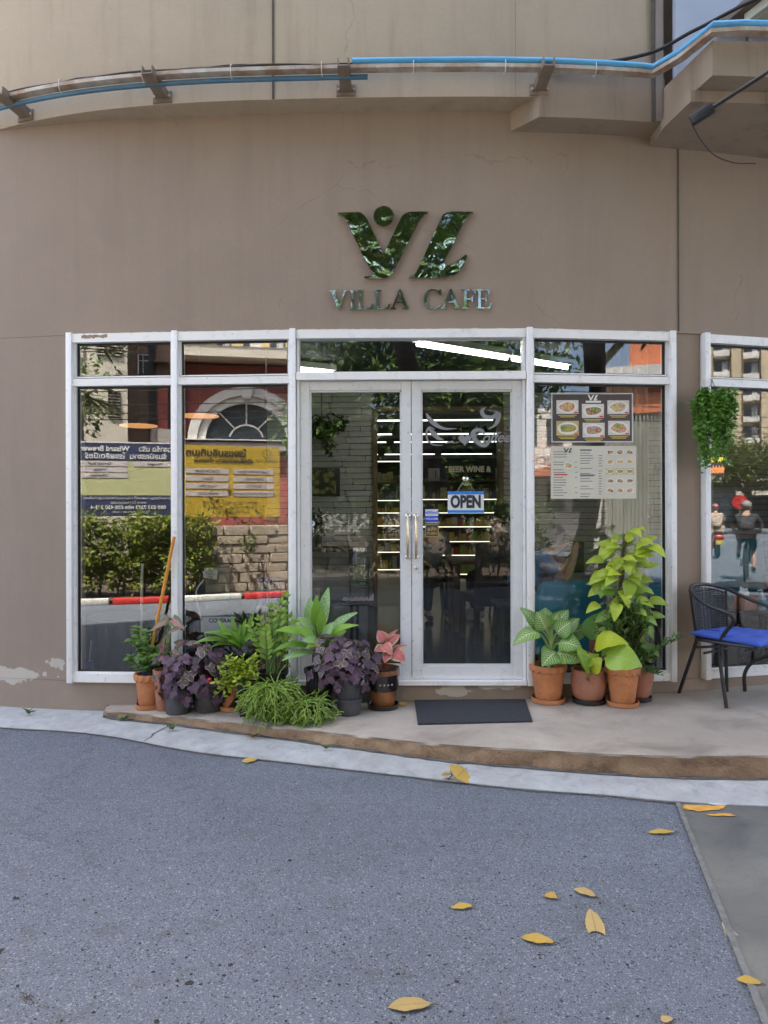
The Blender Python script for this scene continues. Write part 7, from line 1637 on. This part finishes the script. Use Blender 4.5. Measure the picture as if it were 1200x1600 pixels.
for i in range(0, 15): u = -1 + 2 * i / 14; mb.tube([bk_(u, .43), bk_(u, .55), bk_(u, .66), bk_(u, .752 - .045 * u * u)], .004, 5)
stuff(mb.build('woven_back', 'rattan', t))
for u in (-1.02, 1.02): mb = MB(); mb.tube([bk_(u, .42), bk_(u, .55), bk_(u, .72)], .009, 8); mb.build('back_upright', 'chair_tube', t)
mb = MB(); mb.prism([(-.2, -.19), (.2, -.2), (.2, .2), (-.2, .19)], .012, basis(Lc(0, 0, .415), fwd, sd_, (0, 0, 1))); mb.build('seat', 'rattan', t, smooth=False)
mb = MB(); N_ = 26; ct = thing('cushion', 'bright blue tufted seat cushion tied on the rattan armchair', 'cushion', Lc(.02, 0, .43))
for h in (1, -1):
    for i in range(N_ + 1):
        for j in range(N_ + 1):
            u, v = -1 + 2 * i / N_, -1 + 2 * j / N_; e_ = (1 - u ** 6) * (1 - v ** 6); tuft = sum(math.exp(-((u - a) ** 2 + (v - b_) ** 2) / .03) for a in (-.45, .45) for b_ in (-.45, .45))
            cr = 1 + .06 * (u * u * v * v); mb.v.append(tuple(Lc(.02 + .225 * u * cr, .225 * v * cr, .452 + h * (.006 + .024 * max(0, e_) ** .5 - .024 * tuft * (h > 0) - .006 * (math.exp(-(u / .07) ** 2) + math.exp(-(v / .07) ** 2)) * (h > 0)) + .008 * u * v))); mb.uv.append((0, 0))
for h in (0, 1):
    for i in range(N_):
        for j in range(N_): a = h * S1 * 0 + h * (N_ + 1) ** 2 + i * (N_ + 1) + j; mb.f.append((a, a + 1, a + N_ + 2, a + N_ + 1))
k1 = (N_ + 1) ** 2; S1 = N_ + 1
for i in range(N_):
    for (a, b_) in ((i * S1, (i + 1) * S1), (i * S1 + N_, (i + 1) * S1 + N_), (i, i + 1), (N_ * S1 + i, N_ * S1 + i + 1)): mb.f.append((a, b_, b_ + k1, a + k1))
mb.build('pad', 'cushion_blue', ct, ang=80)
for a in (-.1, .1):
    for b_ in (-.1, .1): mb = MB(); mb.lathe([(.008, 0), (.008, .003), (0, .005)], Lc(.02 + a, b_, .462), 12, cap=False); mb.build('button', 'cushion_dark', ct)
mb = MB(); mb.tube(spline([Lc(-.19, -.12, .47), Lc(-.15, -.16, .485), Lc(-.1, -.1, .48), Lc(-.14, -.04, .478), Lc(-.19, -.09, .47)], 6), .003, 5); mb.build('tie', 'cushion_dark', ct)
# curved metal leg of the next outdoor table
q = Vector((2.58, 5.08, plat_z(2.58) + .002)); t = thing('outdoor_table', 'black metal outdoor table leg frame curving behind the armchair', 'table', q)
mb = MB(); mb.tube(spline([q, q + Vector((0, 0, .13)), q + Vector((.06, -.02, .22)), q + Vector((.22, -.06, .30)), q + Vector((.4, -.1, .42)), q + Vector((.42, -.1, .66))], 6), .013, 10); mb.build('leg', 'chair_tube', t)
mb = MB(); q2 = q + Vector((.75, -.22, 0)); mb.tube(spline([q2, q2 + Vector((0, 0, .13)), q2 + Vector((-.1, .02, .28)), q2 + Vector((-.33, .12, .42)), q2 + Vector((-.33, .12, .66))], 6), .013, 10); mb.build('leg', 'chair_tube', t)
mb = MB(); mb.lathe([(0, .66), (.3, .66), (.31, .675), (.3, .69), (0, .69)], q + Vector((.62, -.1, 0)), 36, cap=False); mb.build('table_top', 'chair_tube', t)
# fallen leaves
leafmat('leaf_fallen', (.55, .36, .06), (.66, .45, .12), (.40, .24, .05), tl=.1, rough=.6, ribw=.05); leafmat('leaf_tan', (.42, .29, .10), (.5, .36, .14), (.3, .19, .06), tl=.1, rough=.7, ribw=.05)
for (x, y, lpx, wpx, ang, m_, sh, lab) in (
    (638, 1575, 66, 18, 2, 'leaf_tan', 'lance', 'long pale yellow fallen leaf, largest on the asphalt'), (838, 1472, 46, 13, -10, 'leaf_fallen', 'lance', 'orange yellow fallen leaf with dark stalk on the asphalt below the round one'), (925, 1441, 30, 28, 75, 'leaf_tan', 'heart', 'round tan heart shaped fallen leaf'),
    (912, 1398, 28, 10, -25, 'leaf_tan', 'lance', 'small tan fallen leaf just above the heart shaped one'), (860, 1404, 16, 9, -30, 'leaf_fallen', 'ovate', 'tiny orange fallen leaf beside the small tan one'), (720, 1420, 32, 8, 2, 'leaf_fallen', 'lance', 'slim yellow fallen leaf lying alone on the asphalt'),
    (1032, 1304, 40, 6, 0, 'leaf_fallen', 'lance', 'slim yellow fallen leaf near the concrete joint'), (1168, 1538, 32, 12, -12, 'leaf_fallen', 'lance', 'orange fallen leaf at the edge of the concrete apron'), (719, 1211, 22, 14, 35, 'leaf_fallen', 'ovate', 'bright yellow fallen leaf standing up on the kerb'), (696, 1213, 16, 5, 0, 'leaf_tan', 'lance', 'small tan fallen leaf flat on the kerb'),
    (389, 1190, 22, 6, 8, 'leaf_fallen', 'lance', 'small yellow fallen leaf at the kerb line below the coleus'), (1045, 1245, 30, 8, 0, 'leaf_tan', 'lance', 'curled brown fallen leaf lying in the kerb channel'), (1040, 1598, 20, 8, 0, 'leaf_tan', 'ovate', 'tan fallen leaf at the near end of the road'), (628, 1102, 14, 5, 10, 'leaf_fallen', 'lance', 'little yellow leaf beside the glazed pot saucer')):
    if y < 1110: q = GP(x, y)
    elif y < 1240 and x > 500: q = GR(x, y, .03)
    else: q = GR(x, y, .0)
    q.z += .006; sc_ = q.y / FP; a = R(ang); ks = FP / q.y * 1.46 / max(.3, (CH - q.z)) ; fore = max(.2, (CH - q.z) / math.hypot(q.y, CH - q.z))
    d = Vector((math.cos(a), math.sin(a) / fore, 0)) * (lpx * sc_)
    wd = wpx * sc_ / fore * (1 if abs(ang) < 45 else fore)
    mb = MB(); mb.leaf(q - d / 2, q + d / 2 + Vector((0, 0, .004)), wd, (0, -.1, 1) if 'standing' not in lab else (0, -.8, .5), .03, sh, .08, .03, 8)
    t = thing('fallen_leaf', lab, 'leaf', q, 'fallen leaves'); mb.build('blade', m_, t, ang=180); mb = MB(); e_ = q + d / 2; mb.tube([e_ - d * .03, e_ + d * .1 + Vector((0, 0, .003)), e_ + d * .2], .0015, 4); mb.build('stalk', 'stem_brown', t)
t = thing('dry_twig', 'tiny reddish brown dry twig on the asphalt', 'twig', GR(40, 1560)); q = GR(40, 1560); mb = MB()
for k in range(6): a = k * 1.1; mb.tube([q + Vector((0, 0, .004)), q + Vector((.012 * math.cos(a), .012 * math.sin(a), .012)), q + Vector((.025 * math.cos(a + .4), .02 * math.sin(a), .006))], .0016, 4)
mb.build('twig', 'stem_brown', t)
t = thing('straw_tuft', 'few pale grass straws by the concrete apron joint', 'straw', GR(1133, 1465)); mb = MB(); q = GR(1133, 1465); mat('straw', (.5, .48, .28), .8)
for k in range(8): a = R(60 + k * 9); mb.tube([q + Vector((.006 * k, 0, .004)), q + Vector((.006 * k + .03 * math.cos(a), .07 * math.sin(a), .008))], .0012, 4)
mb.build('straw', 'straw', t)

# worn paint on the head rail of the left window, loose dirt on the pavement
mb = MB(); r_ = random.Random(2); F = 'A'; up_ = []
for k in range(22):
    u = .09 + .19 * k / 21; up_.append((u, ZT - .006 - r_.uniform(0, .008)))
for k in range(22):
    u = .28 - .19 * k / 21; up_.append((u, ZT - .026 - r_.uniform(0, .012)))
mb.prism(up_, .0008, fM(F, 0, 0, .0355)); mat('bare_primer', (.30, .22, .16), .8, var=.2, vs_=40); mb.build('bare_patch', 'bare_primer', cafe, smooth=False)
mat('dirt_dark', (.03, .028, .026), .95, var=.2)
r_ = random.Random(77); mb = MB()
for k in range(420):
    x, y = r_.uniform(-200, 1080), 1215 + 385 * r_.random() ** 1.3; q = GR(x, y, .001); a0 = r_.random() * 6; s_ = r_.uniform(.002, .006) * (2.2 if r_.random() < .06 else 1)
    if q.y > 3.4: continue
    mb.add([q + Vector((s_ * r_.uniform(.6, 1.6) * math.cos(a0 + j * 1.05), s_ * math.sin(a0 + j * 1.05), .0015 if j % 2 else .0)) for j in range(6)], [(0, 1, 2, 3, 4, 5)])
tag(mb.build('grit', 'dirt_dark', smooth=False), 'scattered dark grit on the asphalt', 'grit', None, 'stuff')
# ================================================================ people, bicycle, scooters
mat('skin_tan', (.42, .24, .15), .6, var=.06); mat('skin_pale', (.52, .33, .24), .6, var=.06); mat('hair_black', (.012, .010, .009), .5, var=.3, vs_=60); mat('hair_grey', (.34, .32, .30), .7, var=.2); mat('cap_grey', (.22, .22, .22), .9, var=.1); mat('shirt_grey', (.16, .165, .15), .9, var=.1); mat('shirt_black', (.015, .015, .017), .9); mat('trouser_dark', (.02, .022, .03), .9); mat('shirt_blue', (.05, .20, .38), .85, var=.1); mat('shirt_slate', (.05, .05, .06), .85, var=.2); mat('shorts_black', (.015, .015, .018), .9); mat('shoe_white', (.45, .43, .40), .7, var=.15); mat('shirt_red', (.55, .05, .04), .8); mat('shirt_cream', (.5, .42, .33), .85); mat('helmet_pink', (.5, .18, .2), .35); mat('eye_dark', (.01, .01, .01), .3, var=0)
def skin_mesh(nm, m, parent, V_, E_, rad, root, sub=2):
    me = bpy.data.meshes.new(nm); me.from_pydata([tuple(v) for v in V_], E_, []); me.materials.append(MATS[m]); o = put(nm, me, parent)
    md = o.modifiers.new('skin', 'SKIN'); md.use_smooth_shade = True
    if not me.skin_vertices: me.skin_vertices.new() if hasattr(me.skin_vertices, 'new') else None
    for i, r in enumerate(rad):
        me.skin_vertices[0].data[i].radius = (r, r)
    me.skin_vertices[0].data[root].use_root = True
    sm = o.modifiers.new('sub', 'SUBSURF'); sm.levels = sub; sm.render_levels = sub
    return o
RAD = dict(pel=.125, bel=.12, che=.125, nek=.052, jaw=.072, cro=.088, shl=.058, elb=.043, wri=.03, pal=.034, hip=.085, kne=.06, ank=.04, toe=.033)
def person(lab, M, J, skin='skin_tan', shirt='shirt_grey', sleeve=.9, trousers='trouser_dark', tleg=1., shoe='shirt_black', hair='hair_black', cap=None, bun=False, loc=None, sc_=1.):
    t = thing('person', lab, 'person', loc if loc is not None else M.translation)
    G = {k: M @ Vector(v) for k, v in J.items()}
    names = list(G); idx = {k: i for i, k in enumerate(names)}; V_ = [G[k] for k in names]; rad = [RAD[k.rstrip('LR')] * sc_ for k in names]
    E_ = [('pel', 'bel'), ('bel', 'che'), ('che', 'nek'), ('nek', 'jaw'), ('jaw', 'cro')]
    for s_ in 'LR': E_ += [('che', 'shl' + s_), ('shl' + s_, 'elb' + s_), ('elb' + s_, 'wri' + s_), ('wri' + s_, 'pal' + s_), ('pel', 'hip' + s_), ('hip' + s_, 'kne' + s_), ('kne' + s_, 'ank' + s_), ('ank' + s_, 'toe' + s_)]
    E_ = [(idx[a], idx[b_]) for a, b_ in E_]
    fw = (M.to_3x3() @ Vector(J.get('look', (1, 0, 0)))).normalized() if 'look' in J else (M.to_3x3() @ Vector((1, 0, 0))).normalized()
    # fingers and thumb
    for s_ in 'LR':
        pv, wv = G['pal' + s_], G['wri' + s_]; d = (pv - wv).normalized(); sd_ = d.cross(Vector((.2, .3, 1))).normalized()
        for k in range(5):
            off_ = (k - 1.5) * .017
            if k < 4: b1 = pv + sd_ * off_ + d * .035; b2 = b1 + d * (.03 + .006 * (1.5 - abs(k - 1.5))) + Vector((0, 0, -.008)); b3 = b2 + d * .022 + Vector((0, 0, -.016))
            else: b1 = pv - sd_ * .035 + d * .005; b2 = b1 - sd_ * .012 + d * .025; b3 = b2 + d * .02
            n0 = len(V_); V_ += [b1, b2, b3]; rad += [.0095, .009, .008]; E_ += [(idx['pal' + s_], n0), (n0, n0 + 1), (n0 + 1, n0 + 2)]
    n0 = len(V_); mid = (G['jaw'] + G['cro']) / 2; V_ += [mid + fw * .088 * sc_, mid + fw * .105 * sc_ - Vector((0, 0, .015))]; rad += [.016, .011]; E_ += [(idx['jaw'], n0), (n0, n0 + 1)]
    sdv = fw.cross(Vector((0, 0, 1))).normalized()
    for s_ in (-1, 1): n0 = len(V_); V_ += [mid + sdv * s_ * .088 * sc_]; rad += [.016]; E_ += [(idx['cro'], n0)]
    skin_mesh('body', skin, t, V_, E_, rad, idx['pel'])
    def cloth(nm, m, ks, es, mul, cut=None):
        ks = [k for k in ks]; ii = {k: i for i, k in enumerate(ks)}; vv = [G[k].copy() for k in ks]; rr = [RAD[k.rstrip('LR')] * mul * sc_ for k in ks]
        for (a, b_, f) in (cut or []): vv[ii[b_]] = G[a].lerp(G[b_], f)
        return skin_mesh(nm, m, t, vv, [(ii[a], ii[b_]) for a, b_ in es], rr, 0)
    cloth('shirt', shirt, ['pel', 'bel', 'che', 'shlL', 'shlR', 'elbL', 'elbR'], [('pel', 'bel'), ('bel', 'che'), ('che', 'shlL'), ('che', 'shlR'), ('shlL', 'elbL'), ('shlR', 'elbR')], 1.34, [('shlL', 'elbL', sleeve), ('shlR', 'elbR', sleeve)])
    ks = ['pel', 'hipL', 'hipR', 'kneL', 'kneR'] + (['ankL', 'ankR'] if tleg > .5 else []); es = [('pel', 'hipL'), ('pel', 'hipR'), ('hipL', 'kneL'), ('hipR', 'kneR')] + ([('kneL', 'ankL'), ('kneR', 'ankR')] if tleg > .5 else [])
    cloth('trousers', trousers, ks, es, 1.25)
    for s_ in 'LR':
        a, b_ = G['ank' + s_], G['toe' + s_]; sh = skin_mesh('shoe', shoe, t, [a + (a - b_) * .25 - Vector((0, 0, .035)), a.lerp(b_, .4) - Vector((0, 0, .02)), b_ + (b_ - a) * .15], [(0, 1), (1, 2)], [.04, .043, .034], 1)
    hc = G['cro'] + Vector((0, 0, .022)) - fw * .018
    if cap: 
        mb = MB(); mb.ell(hc, (.108 * sc_, .108 * sc_, .088 * sc_), 18, 10, fn=lambda d: 1 if d.z > -.1 else .86); mb.ell(hc + fw * .1 - Vector((0, 0, .02)), (.075, .07, .012), 14, 6); mb.build('cap', cap, t)
    else:
        mb = MB(); rr = random.Random(3); mb.ell(hc, (.103 * sc_, .103 * sc_, .10 * sc_), 20, 12, fn=lambda d: (1.03 + .03 * math.sin(d.x * 23) * math.sin(d.y * 19)) if (d.dot(fw) < .35 or d.z > .45) else .72); 
        if bun: mb.ell(hc - fw * .07 + Vector((0, 0, .09)), (.045, .045, .04), 12, 8); mb.ell(hc - fw * .05 - Vector((0, 0, .06)), (.075, .075, .09), 14, 8)
        mb.build('hair', hair, t)
    for s_ in (-1, 1): mb = MB(); mb.ell(mid + fw * .083 * sc_ + sdv * s_ * .033 + Vector((0, 0, .012)), (.009, .009, .007), 8, 6); mb.build('eye', 'eye_dark', t)
    return t
def seated(arms, lean=.05, head=(.06, 1.19), kn=.44, ft=.38):
    J = dict(pel=(0, 0, .53), bel=(lean * .4, 0, .68), che=(lean, 0, .87), nek=(lean + .03, 0, 1.04), jaw=(head[0] + .015, 0, head[1] - .05), cro=(head[0], 0, head[1] + .04))
    for s_, k in (('L', 1), ('R', -1)):
        J['shl' + s_] = (lean, k * .175, .96); J['hip' + s_] = (.07, k * .10, .50); J['kne' + s_] = (kn, k * .13, .50); J['ank' + s_] = (ft, k * .13, .085); J['toe' + s_] = (ft + .16, k * .14, .035)
        e_, w_, p_ = arms[s_]; J['elb' + s_], J['wri' + s_], J['pal' + s_] = e_, w_, p_
    return J
FZ3 = .2
rest_arm = lambda k: ((.10, k * .24, .70), (.30, k * .16, .66), (.37, k * .14, .65))
up_arm = lambda k: ((.22, k * .2, .92), (.30, k * .09, 1.10), (.32, k * .07, 1.17))
q = P(668, 0, 8.7)
def stool(lab, x, y, h=.45):
    t = thing('cafe_chair', lab, 'chair', (x, y, FZ3), 'cafe chairs under the guests'); mb = MB(); mb.bevbox((x, y, FZ3 + h - .02), (.42, .42, .04), .012); mb.build('seat', 'chair_brown', t)
    for a in (-.18, .18):
        for c in (-.18, .18): mb = MB(); mb.tube([(x + a * 1.1, y + c * 1.1, FZ3), (x + a * .9, y + c * .9, FZ3 + h - .04)], .014, 8); mb.build('leg', 'black_metal', t)
stool('plain dark chair under the man in the grey shirt', q.x, 8.7); stool('plain dark chair under the woman with the hair bun', 1.48, 8.45)
stool('plain dark chair under the man in the blue shirt', 1.2, 6.45)
person('man in grey shirt with black sleeves and dark trousers, seated, leaning on his knee', Matrix.Translation((q.x, 8.7, FZ3)) @ Matrix.Rotation(R(-75), 4, 'Z'), seated({'L': rest_arm(1), 'R': rest_arm(-1)}, .1), loc=(q.x, 8.7, FZ3), shirt='shirt_grey')
person('woman in black with dark hair in a bun, seated, looking down', Matrix.Translation((1.48, 8.45, FZ3)) @ Matrix.Rotation(R(190), 4, 'Z'), seated({'L': rest_arm(1), 'R': rest_arm(-1)}, .1, (.12, 1.17)), skin='skin_pale', shirt='shirt_black', bun=True, shoe='shoe_white', loc=(1.48, 8.45, FZ3))
Mh = Matrix.Translation((1.2, 6.45, FZ3)) @ Matrix.Rotation(R(-8), 4, 'Z')
hold = lambda k: ((.42, k * .2, .66), (.5, k * .09, .84), (.52, k * .06, .92))
Jm = seated({'L': hold(1), 'R': hold(-1)}, .2, (.36, .98)); Jm.update(che=(.22, 0, .78), nek=(.30, 0, .90), shlL=(.23, .17, .84), shlR=(.23, -.17, .84))
person('dark haired man in blue shirt hunched over a phone in both hands', Mh, Jm, shirt='shirt_blue', sleeve=.7, loc=(1.2, 6.45, FZ3))
mb = MB(); mb.bevbox((.55, 0, .95), (.012, .15, .075), .004, M=Mh); tag(mb.build('phone', 'black_metal'), 'black phone held up by the man in the blue shirt', 'phone')
# bicycle
mat('tyre', (.02, .02, .02), .8); mat('bike_frame', (.03, .03, .035), .35); mat('rim_metal', (.4, .4, .4), .3, .9); mat('scooter_black', (.02, .02, .024), .25, coat=.5); mat('scooter_red', (.4, .03, .03), .3, coat=.5); mat('plate_yellow', (.6, .45, .05), .5); mat('lamp_glass', (.6, .55, .5), .2)
def wheel(t, c, r, M, tr=.022, spokes=18):
    mb = MB(); mb.tube([M @ Vector((c[0] + r * math.cos(a), c[1], c[2] + r * math.sin(a))) for a in [2 * math.pi * k / 36 for k in range(37)]], tr, 8); w_ = mb.build('wheel', 'tyre', t)
    mb = MB(); mb.tube([M @ Vector((c[0] + (r - tr) * math.cos(a), c[1], c[2] + (r - tr) * math.sin(a))) for a in [2 * math.pi * k / 36 for k in range(37)]], .008, 6)
    for k in range(spokes): a = 2 * math.pi * k / spokes; mb.tube([M @ Vector((c[0], c[1] + .02 * (-1) ** k, c[2])), M @ Vector((c[0] + (r - tr) * math.cos(a), c[1], c[2] + (r - tr) * math.sin(a)))], .0018 if spokes > 8 else .015, 4)
    mb.tube([M @ Vector((c[0], c[1] - .04, c[2])), M @ Vector((c[0], c[1] + .04, c[2]))], .02, 8); mb.build('rim', 'rim_metal', w_)
def bicycle(lab, loc, yaw):
    M = Matrix.Translation(loc) @ Matrix.Rotation(yaw, 4, 'Z'); t = thing('bicycle', lab, 'bicycle', loc)
    wheel(t, (-.5, 0, .335), .31, M); wheel(t, (.52, 0, .335), .31, M); mb = MB(); T_ = lambda *p: [M @ Vector(x) for x in p]
    for a, b_ in (((-.05, 0, .3), (-.2, 0, .82)), ((-.05, 0, .3), (.36, 0, .72)), ((-.17, 0, .72), (.34, 0, .8)), ((.34, 0, .88), (.38, 0, .66)), ((-.05, .03, .3), (-.5, .05, .335)), ((-.18, .02, .74), (-.5, .05, .335)), ((-.05, -.03, .3), (-.5, -.05, .335)), ((-.18, -.02, .74), (-.5, -.05, .335)), ((.38, .05, .66), (.52, .05, .335)), ((.38, -.05, .66), (.52, -.05, .335))): mb.tube(T_(a, b_), .016, 8)
    mb.build('frame', 'bike_frame', t); mb = MB(); mb.tube(T_((.33, -.3, 1.0), (.38, -.15, 1.02), (.35, 0, .98), (.38, .15, 1.02), (.33, .3, 1.0)), .012, 8); mb.tube(T_((.34, 0, .86), (.35, 0, .98)), .014, 8); mb.build('handlebar', 'bike_frame', t)
    mb = MB(); mb.bevbox((-.22, 0, .87), (.26, .15, .06), .025, M=M); mb.build('saddle', 'tyre', t); mb = MB(); mb.tube(T_((-.05, -.12, .3), (-.05, .12, .3)), .012, 6); mb.tube(T_((-.05, .1, .3), (.05, .1, .16)), .01, 6); mb.tube(T_((-.05, -.1, .3), (-.15, -.1, .44)), .01, 6); mb.box((.05, .15, .15), (.09, .08, .02), M=M); mb.box((-.15, -.15, .45), (.09, .08, .02), M=M); mb.build('pedal', 'rim_metal', t); return M
loc = refl(1168, 908, 'E', ground=0.); loc.z = 0.012; yaw = math.atan2(-.55, .83)
Mb = bicycle('black bicycle ridden along the sunlit road', loc, yaw)
J = dict(pel=(-.2, 0, .98), bel=(-.15, 0, 1.13), che=(-.03, 0, 1.34), nek=(.03, 0, 1.5), jaw=(.09, 0, 1.58), cro=(.08, 0, 1.67))
for s_, k in (('L', 1), ('R', -1)):
    J['shl' + s_] = (-.01, k * .18, 1.42); J['elb' + s_] = (.16, k * .27, 1.2); J['wri' + s_] = (.29, k * .26, 1.05); J['pal' + s_] = (.335, k * .25, 1.03); J['hip' + s_] = (-.17, k * .1, .94)
J.update(kneL=(.18, .13, .62), ankL=(.0, .14, .26), toeL=(.13, .14, .2), kneR=(.24, -.13, .86), ankR=(-.17, -.14, .54), toeR=(-.04, -.14, .5))
J.update(bel=(-.12, 0, 1.1), che=(.04, 0, 1.27), nek=(.13, 0, 1.4), jaw=(.2, 0, 1.46), cro=(.2, 0, 1.55), shlL=(.06, .18, 1.33), shlR=(.06, -.18, 1.33), elbL=(.2, .28, 1.14), elbR=(.2, -.28, 1.14))
person('bald cyclist in dark jacket and black shorts riding a bicycle', Mb, J, skin='skin_pale', shirt='shirt_slate', sleeve=1., trousers='shorts_black', tleg=.3, hair='hair_grey', loc=loc)
def scooter(lab, loc, yaw, body):
    M = Matrix.Translation(loc) @ Matrix.Rotation(yaw, 4, 'Z'); t = thing('motor_scooter', lab, 'scooter', loc); T_ = lambda *p: [M @ Vector(x) for x in p]
    wheel(t, (-.6, 0, .285), .24, M, .045, 5); wheel(t, (.62, 0, .285), .24, M, .045, 5)
    mb = MB(); pr = [(-.95, .62), (-.9, .74), (-.5, .72), (-.2, .68), (-.12, .5), (.12, .34), (.3, .36), (.44, .72), (.46, .98), (.36, .98), (.3, .7), (.16, .46), (.0, .28), (-.35, .28), (-.55, .44), (-.8, .5)]
    mb.prism(pr, .26, M @ basis((0, .13, 0), (1, 0, 0), (0, 0, 1), (0, -1, 0))); bo = mb.build('body', body, t, ang=50); bv = bo.modifiers.new('bevel', 'BEVEL'); bv.width = .04; bv.segments = 3
    mb = MB(); mb.bevbox((-.52, 0, .77), (.72, .25, .09), .04, M=M); mb.build('seat', 'tyre', t); mb = MB(); mb.tube(T_((.4, -.33, 1.02), (.46, -.15, 1.05), (.46, .15, 1.05), (.4, .33, 1.02)), .015, 8); mb.tube(T_((.46, 0, 1.04), (.58, 0, .5), (.62, .06, .285)), .025, 8); mb.build('handlebar', 'bike_frame', t)
    mb = MB(); mb.ell(M @ Vector((.5, 0, .93)), (.06, .08, .07), 14, 8); mb.build('headlight', 'lamp_glass', t); mb = MB(); mb.bevbox((.62, 0, .52), (.34, .11, .05), .02, M=M, rot=(0, .2, 0)); mb.bevbox((-.72, 0, .57), (.3, .12, .04), .02, M=M, rot=(0, -.2, 0)); mb.build('mudguard', body, t)
    mb = MB(); mb.box((-.93, 0, .5), (.012, .2, .14), M=M); mb.build('number_plate', 'plate_yellow', t)
    for k in (-1, 1): mb = MB(); mb.tube(T_((.42, k * .22, 1.04), (.42, k * .27, 1.2)), .006, 5); mb.ell(M @ Vector((.41, k * .28, 1.23)), (.02, .06, .04), 12, 6); mb.build('mirror', 'scooter_black', t)
    return M
q = refl(1116, 872, 'E', ground=0.); q.z = .012; Ms = scooter('red and black motor scooter ridden down the road', q, math.atan2(-.75, .66), 'scooter_red')
J = dict(pel=(-.45, 0, .9), bel=(-.42, 0, 1.04), che=(-.36, 0, 1.24), nek=(-.33, 0, 1.4), jaw=(-.29, 0, 1.48), cro=(-.3, 0, 1.57))
for s_, k in (('L', 1), ('R', -1)): J.update({'shl' + s_: (-.35, k * .17, 1.33), 'elb' + s_: (-.08, k * .3, 1.15), 'wri' + s_: (.3, k * .33, 1.06), 'pal' + s_: (.38, k * .32, 1.04), 'hip' + s_: (-.38, k * .1, .86), 'kne' + s_: (.0, k * .16, .78), 'ank' + s_: (.04, k * .15, .40), 'toe' + s_: (.18, k * .15, .36)})
person('scooter rider in cream top and pink helmet', Ms, J, skin='skin_pale', shirt='shirt_cream', trousers='shirt_cream', tleg=.3, cap='helmet_pink', loc=q)
mat('sign_red', (.55, .03, .03), .5); q = refl(1157, 812, 'E', dist=30.); q.z = 0.
t = thing('road_sign', 'round red road sign on a thin grey post', 'sign', q); mb = MB(); mb.tube([q, q + Vector((0, 0, 2.1))], .03, 8); mb.build('post', 'steel_pole', t); mb = MB(); mb.lathe([(.3, 0), (.3, .01), (0, .012)], n=28, M=basis(q + Vector((-.03, .03, 1.85)), (.7, .7, 0), (0, 0, 1), (-.7, .7, 0)), cap=False); mb.build('disc', 'sign_red', t)
